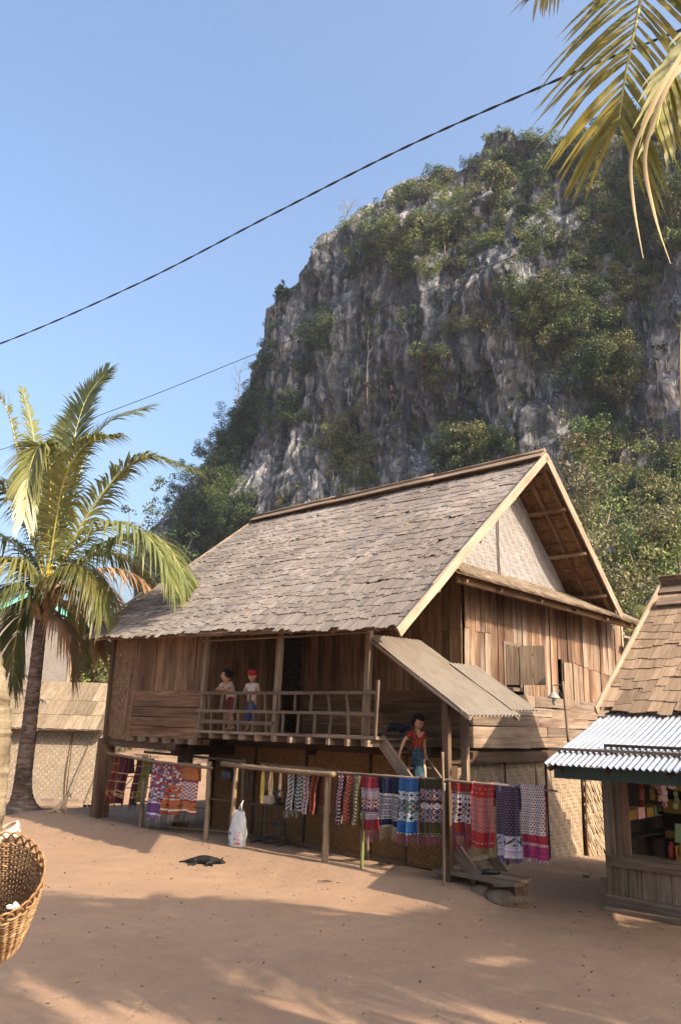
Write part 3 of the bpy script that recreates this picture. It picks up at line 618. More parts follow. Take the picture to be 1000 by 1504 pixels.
# shutter standing open on its hinges, dark room behind both openings
sh = empty('window_shutter', parent=house)
for q in range(3): board('shutter_board', sh, HF(GA - .06 - (q + .5) * .25, SH0 + .02 + .10 * (q + .5) * .25 / .25, 3.40), HF(GA - .06 - (q + .5) * .25, SH0 + .02 + .10 * (q + .5), 4.2), .245, .022, (1, .35, 0), WOOD_GREY, .003)
board('shutter_batten', sh, HF(GA - .1, SH0 + .05, 3.6), HF(GA - .78, SH0 + .32, 3.6), .07, .02, Z_, WOOD_GREY); board('shutter_batten', sh, HF(GA - .1, SH0 + .05, 4.02), HF(GA - .78, SH0 + .32, 4.02), .07, .02, Z_, WOOD_GREY)
for p0, p1 in (((SH0, 3.3), (SH0, 4.26)), ((SH1, 3.3), (SH1, 4.26)), ((SH0 - .05, 3.33), (SH1 + .05, 3.33)), ((SH0 - .05, 4.26), (SH1 + .05, 4.26))):
    board('window_frame', house, HF(GA - .035, *p0), HF(GA - .035, *p1), .07, .05, Y_ if p0[0] == p1[0] else Z_, WOOD_GREY)

# --- front walls
fw = empty('front_wall', parent=house)
a = GA + .01; k = 0
while a < 13.93:                                                     # back wall of the veranda
    wdt = random.choice((.17, .2, .23, .27)); c = a + wdt / 2
    if 12.98 < c < 13.72: a += wdt; continue                         # the open doorway
    out = random.uniform(0, .02)
    if c < 9.7:
        up_plank(fw, c, FB, 4.38, 6.0 if c > 9 else 5.7, wdt - .014, WOOD_FRONT, 'a', out + .01); up_plank(fw, c, FB, 3.2, 4.38, wdt - .014, WOOD_FRONT, 'a', out)
    else: up_plank(fw, c, FB, 3.2, 6.3, wdt - .014, WOOD_FRONT, 'a', out)
    a += wdt
z = 3.22
for wdt in (.22, .24, .2, .24, .2):
    z -= wdt
    for a0, a1 in ((GA - .02, 10.6), (10.6, 12.98)):
        board('lying_board', fw, HF(a0 + .004, FB - .035, z + wdt / 2), HF(a1 - .004, FB - .035, z + wdt / 2 + random.uniform(-.01, .01)), wdt - .008, .024, Z_, WOOD_FRONT, .006)
for p0, p1 in (((12.98, 2.2), (12.98, 5.0)), ((13.72, 2.2), (13.72, 5.0))): board('door_post', house, HF(p0[0], FB - .02, p0[1]), HF(p1[0], FB - .02, p1[1]), .08, .09, X_, WOOD_DARK)
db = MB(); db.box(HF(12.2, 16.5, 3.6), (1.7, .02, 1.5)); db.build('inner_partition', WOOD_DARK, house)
# veranda side wall (end wall of the left room)
b = BF + .1
while b < FB:
    wdt = .24; up_plank(fw, 13.97, b + wdt / 2, 2.2, roof_z(b) - .12, wdt - .014, WOOD_FRONT, 'b', 0); b += wdt
# left room front: planks over boards, then a strip of bamboo matting
a = 13.98
while a < 16.46:
    wdt = min(random.choice((.2, .24, .27, .31)), 16.5 - a); up_plank(fw, a + wdt / 2, BF, 3.13, 4.62, wdt - .014, WOOD_FRONT, 'a', random.uniform(0, .018)); a += wdt
z = 3.15
for wdt in (.13, .25, .22, .21, .24):
    z -= wdt; board('lying_board', fw, HF(16.52, BF - .03, z + wdt / 2 + random.uniform(-.01, .01)), HF(13.95, BF - .03, z + wdt / 2), wdt - .01, .024, Z_, WOOD_FRONT, .008)
for q in range(6): board('joist_end', house, HF(16.4 - q * .47, BF - .16, 2.05), HF(16.4 - q * .47, BF + .35, 2.05), .11, .09, Z_, WOOD_GREY)
def panel(name, par, a0, b0, a1, b1, z0, z1, mat, t=.02):            # woven panel; its mesh lies in its own X/Z plane
    p0, p1 = HF(a0, b0, z0), HF(a1, b1, z0); d = p1 - p0; L = math.hypot(d[0], d[1]); m = MB(); nn = 8; vs = []
    for i in range(nn + 1):
        for zz in (0, .5, 1):
            w_ = random.uniform(-.012, .012)
            vs += [(L * i / nn, w_ - t / 2, (z1 - z0) * zz), (L * i / nn, w_ + t / 2, (z1 - z0) * zz)]
    fs = []
    for i in range(nn):
        o, q = i * 6, (i + 1) * 6
        for kz in (0, 2): fs += [(o + kz, q + kz, q + kz + 2, o + kz + 2), (q + kz + 1, o + kz + 1, o + kz + 3, q + kz + 3)]
        fs += [(o, o + 1, q + 1, q), (o + 4, q + 4, q + 5, o + 5)]
    fs += [(0, 2, 3, 1), (2, 4, 5, 3), (nn*6+1, nn*6+3, nn*6+2, nn*6), (nn*6+3, nn*6+5, nn*6+4, nn*6+2)]
    m.add(vs, fs); return m.build(name, mat, par, frame(p0, d, np.cross((0, 0, 1), d)))
MAT_LEFT = weave('brown_bamboo_mat', (.25, .155, .085), (.20, .12, .063), (.08, .045, .022), 0.085, stain=(.15, .085, .045), vary=.6, twill=False)
panel('bamboo_panel', house, 17.5, BF, 16.52, BF, 2.0, 4.6, MAT_LEFT)
board('corner_post', house, HF(17.52, BF - .03, 2.0), HF(17.56, BF - .03, 4.5), .11, .1, X_, WOOD_DARK); pole('bamboo_batten', house, HF(16.78, BF - .03, 2.15), HF(16.66, BF - .03, 4.5), .018, .016, BAMBOO); pole('bamboo_batten', house, HF(16.53, BF - .035, 2.15), HF(16.5, BF - .035, 4.5), .018, .016, BAMBOO)
panel('bamboo_panel', house, 17.5, 20.5, 17.5, BF + .05, 2.0, 4.6, MAT_LEFT); panel('bamboo_panel', house, GA, 20.55, 17.45, 20.55, 2.05, 4.6, MAT_LEFT)
lt = MB(); lt.add([HF(17.5, BF + .1, 4.6), HF(17.5, 18.9, 4.6), HF(17.5, RIDGE_B, 8.1)], [(0, 1, 2)]); lt.build('gable_panel', MAT_LEFT, house)

# --- gable triangle of pale bamboo matting
gp = empty('gable_panel', parent=house)
def tri_piece(b0, b1):
    n = 10; vs = []; z0 = 5.60
    for i in range(n + 1):
        bb = b0 + (b1 - b0) * i / n; top = max(roof_z(bb) - .16, z0 + .005); wv = .02 * math.sin(bb * 5)
        p, q = HF(GA + .09 + wv, bb, z0), HF(GA + .13 + wv, bb, top); o = HF(GA + .09, b0, z0)
        vs += [(p[1] - o[1], o[0] - p[0], p[2] - o[2]), (q[1] - o[1], o[0] - q[0], q[2] - o[2])]
    m = MB(); m.add(vs, [(2*i, 2*i+2, 2*i+3, 2*i+1) for i in range(n)])
    return m.build('bamboo_panel', MAT_PANEL, gp, frame(HF(GA + .09, b0, z0), (0, 1, 0), (-1, 0, 0)))
for b0, b1 in ((12.0, 14.62), (14.64, 18.3)): tri_piece(b0, b1)
pole('panel_seam', gp, HF(GA + .04, 14.63, 5.6), HF(GA + .08, 14.63, 7.7), .013, .012, WOOD_DARK)

# --- roof: shingles, rafters, battens, bargeboards
roof = empty('roof', parent=house)
A0, A1 = 7.80, 17.35
def skew(a, s): return a + .95 * max(0.0, s) * (a - A0) / (A1 - A0)      # the left verge runs out towards the eave
def slope_pt(a, s):                                                  # s = 0 at ridge, 1 at eave, front slope
    a = skew(a, s); eb = eave_b(a); b = RIDGE_B + (eb - RIDGE_B) * s; sag = .035 * math.sin(math.pi * min(1, (a - A0) / (A1 - A0))) * (1 - s)
    return HF(a, b, roof_z(b) - sag + .02 * math.sin(a * 1.3 + s * 5) * .6)
und = MB(); n = 24
for i in range(n):
    for q in range(12):
        aa, ab_, s0, s1 = A0 + .04 + (A1 - A0 - .08) * i / n, A0 + .04 + (A1 - A0 - .08) * (i + 1) / n, q / 12, (q + 1) / 12 * (1 if q < 11 else .995)
        vs = [slope_pt(aa, s0), slope_pt(ab_, s0), slope_pt(ab_, s1), slope_pt(aa, s1)]; und.add([v_ - np.array([0, 0, .035]) for v_ in vs], [(0, 1, 2, 3)])
BE = 18.62
for i in range(n):
    aa, ab_ = A0 + .04 + (A1 - A0 - .08) * i / n, A0 + .04 + (A1 - A0 - .08) * (i + 1) / n
    for q in range(6):
        b0, b1 = RIDGE_B + (BE - RIDGE_B) * q / 6, RIDGE_B + (BE - RIDGE_B) * (q + 1) / 6
        und.add([HF(aa, b0, roof_z(b0) - .035), HF(aa, b1, roof_z(b1) - .035), HF(ab_, b1, roof_z(b1) - .035), HF(ab_, b0, roof_z(b0) - .035)], [(0, 1, 2, 3)])
und.build('roof_lining', UNDERSIDE, roof)
# rear lean-to beyond the back slope
ln = MB()
for i in range(8):
    b0, b1 = 18.3 + 2.9 * i / 8, 18.3 + 2.9 * (i + 1) / 8; z0, z1 = 5.62 - .22 * (b0 - 18.3), 5.62 - .22 * (b1 - 18.3)
    ln.box((HF(13.1, (b0 + b1) / 2, (z0 + z1) / 2)), (4.5, (b1 - b0) / 2 + .03, .03), col=(1, 1, 1))
ln.build('rear_roof', SHINGLE, roof)
def shingle_mesh(w_, L, t=.012):
    m = MB(); j = lambda q: random.uniform(-q, q); n = 3
    tail = [(-w_/2 + w_ * i / n + j(.004), L + j(.018)) for i in range(n + 1)]
    pts = [(-w_/2, 0)] + [(w_/2, 0)] + tail[::-1]
    vs = [(y, x, 0) for x, y in pts] + [(y, x, t) for x, y in pts]; k = len(pts)
    m.add([(vy, vx, vz) for (vy, vx, vz) in vs], [tuple(range(k-1, -1, -1)), tuple(range(k, 2*k))] + [(i, (i+1) % k, k + (i+1) % k, k + i) for i in range(k)]); return m
def shingles(par, mat, corner, rows, expo, wmin, wmax, L, n_parts, camera_xy, name='shingle'):
    """corner(a, s) gives the point on the slope; rows from eave (s=1) to ridge; nearest n_parts are pieces, the rest one mesh"""
    A_lo, A_hi = corner.span; todo = []
    for r in range(rows):
        s = 1 - r * expo / corner.length; a = A_lo - random.uniform(0, .1); wob = random.uniform(0, 6)
        while a < A_hi:
            w_ = random.uniform(wmin, wmax); aa = min(max(a + w_ / 2, A_lo + .03), A_hi - .03)
            ss = s + (.012 * math.sin(aa * 1.1 + wob) + random.gauss(0, .006)) * 6.5 / corner.length; todo.append((aa, ss, w_)); a += w_ + random.uniform(.0, .012)
    Pm = np.array([corner(a, s) for a, s, _ in todo]); d = np.linalg.norm(Pm - np.array(camera_xy), axis=1); order = np.argsort(d); near = set(order[:n_parts].tolist())
    variants = [shingle_mesh(1.0, L).mesh('shingle') for _ in range(14)]
    rest = MB()
    for i, (a, s, w_) in enumerate(todo):
        p = corner(a, s); up_ = corner(a, s - .08); side = corner(a + .05, s) - corner(a - .05, s); x = p - up_; x /= np.linalg.norm(x)
        side = side / np.linalg.norm(side); nrm = np.cross(x, side); nrm = nrm if nrm[2] > 0 else -nrm
        slip = random.random() < .012; tilt = min(max(random.gauss(.042, .009), .025), .07) + (.05 if slip else 0); xd = x * math.cos(tilt) + nrm * math.sin(tilt) + side * (random.choice((-.16, .14, .2)) if slip else min(max(random.gauss(0, .014), -.03), .03))
        M = frame(p - xd * L + nrm * .004, xd, np.cross(nrm, xd)); tone = random.gauss(1, .10) * (1 + .30 * float(fbm(a * .45, s * 2.2, 8., 3))); warm = random.gauss(0, .03)
        M = M @ Matrix.Diagonal((1, w_, 1, 1))
        if i in near:
            o = link(name, random.choice(variants), mat, par, M)
        else:
            sm = shingle_mesh(w_, L); Mr = M @ Matrix.Diagonal((1, 1 / w_, 1, 1)); rest.add([tuple(Mr @ Vector(v_)) for v_ in sm.v], sm.f, 0, (tone + warm, tone, tone - warm))
    for me in variants:
        at_ = me.color_attributes.new('Col', 'FLOAT_COLOR', 'CORNER'); at_.data.foreach_set('color', [1.0] * (4 * len(me.loops)))
    if rest.v: tag(rest.build(name + 's', mat, par), kind='stuff')
slope_pt.span = (A0, A1); slope_pt.length = math.hypot(5.1, 4.28)
_cl = house.matrix_basis
camloc = (Matrix.Translation(house.location) @ Matrix.Rotation(RZ, 4, 'Z')).inverted() @ Vector((0, 0, EYE))
shingles(roof, SHINGLE, slope_pt, 27, .252, .085, .20, .44, 300, camloc)
# back slope: coarse shingle courses, seen only from elsewhere
bs = MB()
for r in range(14):
    b1 = BE - r * (BE - RIDGE_B) / 14; b0 = b1 - .34
    for i in range(24):
        aa = A0 + (A1 - A0) * (i + .5) / 24; bs.box(HF(aa, (b0 + b1) / 2, roof_z((b0 + b1) / 2) + .02), (.2, .17, .008), Matrix.Rotation(-math.atan(.89) + .03, 3, 'X'), col=(random.gauss(1, .12),) * 3)
tag(bs.build('back_shingles', SHINGLE, roof), kind='stuff')
# ridge cap: split logs and a folded strip
for a0, a1 in ((A0 - .02, 10.9), (10.8, 14.2), (14.1, 17.38)):
    board('ridge_board', roof, HF(a0, RIDGE_B - .10, RIDGE_Z + .035), HF(a1, RIDGE_B - .10, RIDGE_Z + .02), .34, .03, (0, 1, .75), WOOD_GREY, .015)
    board('ridge_board', roof, HF(a0, RIDGE_B + .10, RIDGE_Z + .035), HF(a1, RIDGE_B + .10, RIDGE_Z + .02), .34, .03, (0, 1, -.8), WOOD_GREY, .015)
    pole('ridge_pole', roof, HF(a0, RIDGE_B - .03, RIDGE_Z + .13), HF(a1, RIDGE_B - .03, RIDGE_Z + .11), .045, .04, WOOD_GREY, .004)
# bargeboards
fs0 = slope_pt(A0, 0); fs1 = slope_pt(A0, 1)
nrm_f = np.array([0, SLOPE, -1.0])
board('bargeboard', roof, HF(A0 - .04, RIDGE_B + .02, RIDGE_Z + .0), HF(A0 - .04, 10.9, roof_z(10.9) + .0), .18, .035, nrm_f, WOOD_PALE, .006)
board('bargeboard', roof, HF(A0 - .075, 11.6, roof_z(11.6) + .01), HF(A0 - .075, 9.88, roof_z(9.88) - .01), .16, .035, nrm_f, WOOD_PALE, .006)
board('bargeboard', roof, HF(A0 - .04, RIDGE_B - .02, RIDGE_Z), HF(A0 - .04, BE + .1, roof_z(BE + .1)), .2, .035, (0, .89, 1), WOOD_GREY, .006)
board('bargeboard', roof, HF(A1 + .02, RIDGE_B, RIDGE_Z - .03), HF(A1 + .90, eave_b(A1 + .9), roof_z(eave_b(A1 + .9)) - .03), .12, .03, nrm_f, WOOD_GREY, .006)
board('bargeboard', roof, HF(A1 + .02, RIDGE_B, RIDGE_Z + .01), HF(A1 + .02, BE, roof_z(BE)), .14, .03, (0, .89, 1), WOOD_PALE, .006)
# rafters and battens under the lining
for a in (7.93, 8.35, 9.4, 10.5, 11.6, 12.7, 13.8, 14.9, 16.0, 17.0, 17.6):
    board('rafter', roof, HF(a, RIDGE_B, RIDGE_Z - .11), HF(a, eave_b(a) + .05, roof_z(eave_b(a) + .05) - .11), .07, .05, X_, WOOD_FRONT); 
    board('rafter', roof, HF(a, RIDGE_B, RIDGE_Z - .11), HF(a, BE, roof_z(BE) - .11), .07, .05, X_, WOOD_FRONT)
for q in range(1, 12):
    bb = RIDGE_B + (BE - RIDGE_B) * q / 12; board('batten', roof, HF(A0 + .05, bb, roof_z(bb) - .062), HF(9.3, bb, roof_z(bb) - .062), .045, .03, (0, 1, -.89), UNDERSIDE)
for q in (.27, .55, .83):
    bb = RIDGE_B + (BE - RIDGE_B) * q; pole('purlin', roof, HF(A0 + .02, bb, roof_z(bb) - .18), HF(17.6, bb, roof_z(bb) - .18), .05, .05, WOOD_FRONT, .002)
    bb = RIDGE_B - (RIDGE_B - 10.3) * q; pole('purlin', roof, HF(A0 + .02, bb, roof_z(bb) - .19), HF(17.6, bb, roof_z(bb) - .19), .05, .05, WOOD_FRONT, .002)
board('eave_beam', roof, HF(8.3, BF, 4.46), HF(17.6, BF, 4.53), .14, .09, Z_, WOOD_FRONT); board('eave_fascia', roof, HF(7.9, eave_b(7.9) + .06, 4.07), HF(17.7, eave_b(17.7) + .06, 4.40), .09, .03, Z_, WOOD_FRONT)

# --- skirt roof of grass thatch along the gable
sk = empty('skirt_roof', parent=house); B0, B1 = 11.62, 20.1
def skirt_z(a): return 5.20 + (a - 7.72) * .52
def sk_b0(a): return RIDGE_B - (RIDGE_Z - .2 - skirt_z(a)) / SLOPE
skm = MB(); skm.add([HF(7.74, sk_b0(7.74), skirt_z(7.74) - .03), HF(7.74, B1, skirt_z(7.74) - .03), HF(8.78, B1, skirt_z(8.78) - .03), HF(8.78, sk_b0(8.78), skirt_z(8.78) - .03)], [(0, 1, 2, 3)]); skm.build('skirt_lining', UNDERSIDE, sk)
strands = MB()
for row in range(5):
    for i in range(420):
        bb = B0 - .05 + (B1 - B0 + .1) * (i + random.random()) / 420; top = 8.78 - row * .21
        if bb < sk_b0(top): continue
        L = random.uniform(.28, .40) if row < 4 else random.uniform(.22, .36)
        p0 = HF(top, bb, skirt_z(top) + .03 + random.uniform(0, .02)); e = top - L * .88; p1 = HF(e, bb + random.gauss(0, .05), skirt_z(e) + .015 + random.uniform(-.03, .03)); w_ = random.uniform(.009, .02)
        d = np.array([0, w_, 0]); tn = random.gauss(1, .22); strands.add([p0 - d, p0 + d, p1 + d * .4, p1 - d * .4, (p0 + p1) / 2 + np.array([0, 0, .012])], [(0, 1, 4), (1, 2, 4), (2, 3, 4), (3, 0, 4)], 0, (tn * 1.02, tn, tn * .96))
tag(strands.build('thatch', THATCH, sk), kind='stuff')
board('skirt_beam', sk, HF(7.95, B0 + .2, 5.14), HF(7.95, B1 - .25, 5.14), .13, .1, Z_, WOOD_FRONT); board('skirt_top_board', sk, HF(8.68, 11.9, 5.66), HF(8.68, 18.6, 5.66), .07, .03, Z_, BAMBOO)
for bb in (12.0, 13.2, 14.8, 16.4, 18.0, 19.4, 20.0): board('skirt_bracket', sk, HF(8.7, bb, 5.52), HF(7.8, bb, 5.1), .06, .05, Y_, WOOD_FRONT)
board('eave_end_board', house, HF(8.3, 20.45, 4.86), HF(8.62, 20.75, 4.5), .2, .03, (0, .3, 1), WOOD_GREY)
board('corner_board', house, HF(GA - .05, GR + .02, 2.1), HF(GA - .05, GR + .02, 5.3), .1, .05, Y_, WOOD_PALE)

# --- balcony
bal = empty('balcony', parent=house); BZ = 2.30
a = 9.0
for i in range(11):
    board('floor_board', bal, HF(8.98, BF + .09 + i * .197, BZ - .02), HF(13.92, BF + .09 + i * .197, BZ - .02), .19, .03, Y_, WOOD_GREY, .004)
for i in range(11): board('joist', bal, HF(9.1 + i * .475, BF - .14 - random.uniform(0, .07), BZ - .1), HF(9.1 + i * .475, FB - .05, BZ - .1), .11, .07, Z_, WOOD_GREY)
board('edge_board', bal, HF(8.94, BF - .06, BZ - .005), HF(13.98, BF - .06, BZ - .02), .09, .05, Y_, WOOD_GREY, .01)
board('edge_beam', bal, HF(9.0, 12.5, BZ - .24), HF(15, 12.5, BZ - .24), .16, .09, Z_, WOOD_DARK)
for a, zt in ((13.93, 4.45), (11.6, 4.44), (9.27, 4.42)): board('veranda_post', bal, HF(a + .03, BF + .02, BZ - .15), HF(a - .03, BF + .02, zt), .11, .1, X_, WOOD_GREY, .008)
for a0, a1, z0, z1 in ((9.0, 13.95, 3.06, 3.08), (9.02, 14.0, 2.70, 2.71)): board('rail', bal, HF(a0, BF - .06, z0), HF(a1, BF - .06, z1), .065, .05, Z_, POLE_GREY, .007)
board('rail', bal, HF(11.6, BF - .06, 2.485), HF(14.0, BF - .06, 2.49), .075, .035, Z_, POLE_GREY, .006)
for i in range(11): board('baluster', bal, HF(13.62 - i * .437 + random.uniform(-.04, .04), BF - .06, 2.72), HF(13.62 - i * .437 + random.uniform(-.03, .03), BF - .06, 3.06), .042, .034, X_, POLE_GREY)
for i in range(12): board('baluster', bal, HF(13.9 - i * .425 + random.uniform(-.03, .03), BF - .06, BZ), HF(13.88 - i * .425 + random.uniform(-.04, .04), BF - .06, 2.69), .046, .034, X_, POLE_GREY)
board('end_post', bal, HF(9.0, BF - .06, BZ), HF(8.96, BF - .06, 3.28), .05, .045, X_, POLE_GREY)
pole('bamboo_rod', bal, HF(9.2, BF - .05, 4.14), HF(14.0, BF - .05, 4.20), .02, .018, BAMBOO, .006, knots=True)

# --- lower walls of bamboo matting
lw = empty('lower_wall', parent=house)
for a0, a1 in ((15.6, 14.06), (14.04, 12.42), (12.40, 10.62), (10.6, 9.7)): panel('bamboo_panel', lw, a0, 12.74, a1, 12.74, .06, 2.02, MAT_FRONT)
panel('bamboo_panel', lw, 9.68, 12.7, 8.66, 12.7, .0, 1.95, MAT_FRONT)
for a in (14.05, 12.41, 10.61, 9.69): board('wall_batten', lw, HF(a, 12.70, .0), HF(a, 12.70, 2.05), .05, .03, X_, WOOD_DARK)
board('sill_beam', lw, HF(15.6, 12.7, .04), HF(9.7, 12.7, -.01), .13, .06, Z_, WOOD_FRONT); board('top_beam', lw, HF(15.6, 12.69, 2.0), HF(8.7, 12.69, 2.0), .1, .06, Z_, WOOD_DARK)
for b0, b1 in ((12.74, 14.6), (14.62, 16.36), (16.38, 18.05)):
    panel('bamboo_panel', lw, GA + .08, b0, GA + .08, b1, -.10 - .03 * (b0 - 12.7), 1.95, MAT_LOWER)
for b in (14.61, 16.37, 18.06): pole('wall_batten', lw, HF(GA + .03, b, -.2), HF(GA + .03, b + .02, 1.98), .022, .02, WOOD_DARK)
board('sill_beam', lw, HF(GA + .02, 12.8, -.1), HF(GA + .02, 18.1, -.26), .1, .07, Z_, WOOD_GREY)
board('head_beam', lw, HF(GA - .02, 12.6, 1.97), HF(GA - .02, 20.6, 1.97), .2, .06, Z_, WOOD_DARK)
panel('bamboo_panel', lw, 15.62, 12.8, 15.62, 20.4, .0, 1.95, MAT_FRONT)
# shaggy leaf panel at the far end of the gable wall
lp = MB()
for row in range(9):
    for i in range(46):
        bb = 18.1 + 1.32 * (i + random.random()) / 46; zt = 1.85 - row * .235 + random.uniform(-.02, .02); L = random.uniform(.26, .36); q = random.gauss(.05, .05)
        p0, p1 = HF(GA + .05, bb, zt), HF(GA - .03 - random.uniform(0, .035), bb + q, zt - L); d = np.array([0, random.uniform(.012, .024), 0]); tn = random.gauss(1.25, .18)
        lp.add([p0 - d, p0 + d, p1 + d * .3, p1 - d * .3], [(0, 1, 2, 3)], 0, (tn, tn * 1.0, tn * 1.02))
o = lp.build('leaf_panel', LEAF_THATCH, lw); tag(o, kind='stuff')
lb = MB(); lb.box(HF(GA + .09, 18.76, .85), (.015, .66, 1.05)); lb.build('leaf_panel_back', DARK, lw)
for b in (18.08, 19.44): pole('panel_pole', lw, HF(GA, b, -.3), HF(GA, b + .02, 1.95), .026, .022, WOOD_FRONT)

# --- corrugated canopy over the stair
def mat_tin(name, base, rust, k=0.4, rough=.45, metal=.6):
    t = NT(name); n = t.noise(t.coord((1, 1, 1)), 3.0, 5, 0.65); n2 = t.noise(t.coord((.4, 6, 1)), 2.0, 4, 0.6)
    c = t.mix(t.math('MULTIPLY', t.ramp(n, [(.45, (0, 0, 0)), (.7, (1, 1, 1))]), k), base, rust); c = t.mix(t.math('MULTIPLY', t.ramp(n2, [(.5, (0, 0, 0)), (.7, (1, 1, 1))]), k), c, rust)
    bn = t.noise(t.coord((1, 1, 1)), 5.0, 3, .6); t.bump(bn, .25, .02); return t.fin(c, rough, .4, metal)
TIN_DULL = mat_tin('weathered_tin', (.17, .145, .12), (.12, .09, .066), .55, .7, .1); TIN = mat_tin('galvanised_tin', (.47, .50, .55), (.25, .23, .21), .5, .38, .7)
def corrugated(name, par, o, along, across, L, W, mat, pitch=.085, amp=.019):
    """sheet: `along` is down the slope, `across` crosses the waves"""
    o, al, ac = [np.array(q, float) for q in (o, along, across)]; al /= np.linalg.norm(al); ac /= np.linalg.norm(ac); nn = np.cross(al, ac); nn = nn if nn[2] > 0 else -nn
    nc = int(W / pitch * 8); nr = 6; x = np.linspace(0, W, nc + 1); h = amp * np.sin(2 * math.pi * x / pitch)
    V = []
    for sgn in (1, -1):
        for r in range(nr + 1):
            s = L * r / nr; V.append(o + al * s + ac * x[:, None] + nn * (h + sgn * .001 + .006 * math.sin(r * 1.7))[:, None])
    V = np.array(V); idx = np.arange(V.shape[0] * V.shape[1]).reshape(V.shape[0], V.shape[1]); Q = []
    for k0 in (0, nr + 1):
        g = idx[k0:k0 + nr + 1]; Q.append(np.stack([g[:-1, :-1], g[:-1, 1:], g[1:, 1:], g[1:, :-1]], -1).reshape(-1, 4))
    return link(name, np_mesh(name, V.reshape(-1, 3), np.concatenate(Q), smooth=True), mat, par)
cn = empty('stair_canopy', parent=house)
t0, t1 = HF(9.3, 10.95, 4.10), HF(7.12, 10.95, 2.70); dv = t1 - t0
corrugated('tin_sheet', cn, t0, dv, (0, 1, .03), np.linalg.norm(dv), 1.62, TIN_DULL, .115, .026)
t2 = t0 + dv * .36 + np.array([0, 1.5, .075]); corrugated('tin_sheet', cn, t2, dv * .58, (0, 1, .03), np.linalg.norm(dv) * .60, .92, TIN_DULL, .115, .026)
board('canopy_rafter', cn, t0 + np.array([0, .03, -.05]), t1 + np.array([0, .03, -.05]), .05, .06, Z_, WOOD_PALE)
board('canopy_rafter', cn, t0 + np.array([0, 1.55, -.03]), t1 + np.array([0, 1.55, -.03]), .05, .06, Z_, WOOD_GREY)
for f in (.1, .55, .93): board('canopy_purlin', cn, t0 + dv * f + np.array([0, -.02, -.035]), t0 + dv * f + np.array([0, 1.66, .015]), .05, .03, X_, WOOD_GREY)
board('canopy_post', cn, HF(7.58, 11.02, H(7.58, 11.02) - .1), HF(7.62, 11.02, 2.93), .13, .10, X_, WOOD_DARK, .01)
board('canopy_post', cn, HF(8.2, 12.5, 0), HF(8.24, 12.5, 3.3), .12, .1, X_, WOOD_GREY, .01)
# --- stair
st = empty('stair', parent=house); s0, s1 = (9.08, 2.28), (7.12, .27)
for b in (11.12, 11.92): board('stringer', st, HF(s0[0], b, s0[1]), HF(s1[0], b, s1[1]), .2, .05, Z_, WOOD_GREY)
for i in range(7):
    f = (i + .8) / 7.8; a, z = s0[0] + (s1[0] - s0[0]) * f, s0[1] + (s1[1] - s0[1]) * f; board('tread', st, HF(a, 11.1, z), HF(a, 11.94, z), .2, .035, X_, WOOD_GREY)
# ================================================================== shop stall
SF = Frame(3.5, 13.5); stall = thing('shop_stall', 'wooden village shop stall with tan shingle roof and shiny corrugated awning', 'stall', P(3.5, 13.5, 0), RZ)
SHADE_BOARD = wood('shaded_board', (.008, .006, .005), (.022, .015, .011), (.045, .032, .024), vary=.3)  # the stall's inner shade is put into this near-black board colour
SA, SB, SR, SBK = 5.45, 12.15, 1.6, 17.3                             # left side, front, right end, back
board('corner_post', stall, SF(SA - .03, SB, 0), SF(SA - .03, SB, 2.75), .15, .14, X_, WOOD_GREY, .005)
for i, a in enumerate((5.30, 5.18)): board('wall_plank', stall, SF(a, SB, .68), SF(a, SB, 2.3), .115, .03, X_, WOOD_GREY if i == 0 else WOOD_FRONT, .004)
board('side_post', stall, SF(SA - .03, 15.4, -.1), SF(SA - .03, 15.4, 2.9), .14, .14, X_, WOOD_DARK); board('side_post', stall, SF(SA - .03, SBK, -.2), SF(SA - .03, SBK, 2.9), .14, .14, X_, WOOD_DARK)
for a in (3.2, SR): board('front_post', stall, SF(a, SB, 0), SF(a, SB, 2.75), .14, .14, X_, WOOD_GREY)
board('counter', stall, SF(SA + .03, SB - .06, .68), SF(SR, SB - .06, .68), .16, .09, Z_, WOOD_GREY, .004); board('counter_top', stall, SF(SA + .03, SB + .1, .74), SF(SR, SB + .1, .74), .4, .035, Y_, WOOD_GREY)
a = SA; k = 0
for wdt in (.27, .2, .42, .4, .3, .42, .36, .3, .4, .42, .3): 
    board('front_board', stall, SF(a - wdt / 2, SB - .02, .1), SF(a - wdt / 2, SB - .02, .62), wdt - .012, .03, X_, WOOD_GREY, .004); a -= wdt
    if a < SR: break
board('base_board', stall, SF(SA + .06, SB - .05, .13), SF(SR, SB - .05, .13), .14, .05, Z_, WOOD_GREY); board('step_board', stall, SF(SA + .04, SB - .14, .03), SF(SR, SB - .14, .03), .2, .06, Y_, WOOD_GREY)
board('end_block', stall, SF(SA + .1, SB - .04, .2), SF(SA + .1, SB - .04, .42), .09, .07, X_, WOOD_GREY)
b = SB + .1
while b < SBK: board('side_plank', stall, SF(SA, b + .14, .05), SF(SA, b + .14, 2.75), .27, .025, Y_, SHADE_BOARD); b += .28
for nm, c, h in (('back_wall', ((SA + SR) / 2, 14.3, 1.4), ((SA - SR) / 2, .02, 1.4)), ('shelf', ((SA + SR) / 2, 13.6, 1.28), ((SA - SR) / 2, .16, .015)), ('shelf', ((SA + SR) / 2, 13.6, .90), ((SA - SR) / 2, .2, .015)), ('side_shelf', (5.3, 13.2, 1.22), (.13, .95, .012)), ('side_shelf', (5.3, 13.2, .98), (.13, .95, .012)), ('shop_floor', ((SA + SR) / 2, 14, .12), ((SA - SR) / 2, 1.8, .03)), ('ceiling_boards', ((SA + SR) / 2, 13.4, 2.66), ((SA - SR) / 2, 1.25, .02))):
    m = MB(); m.box(SF(*c), h); m.build(nm, SHADE_BOARD, stall)
sr = empty('roof', parent=stall); SRB, SRZ, SSL = 15.4, 5.28, .765
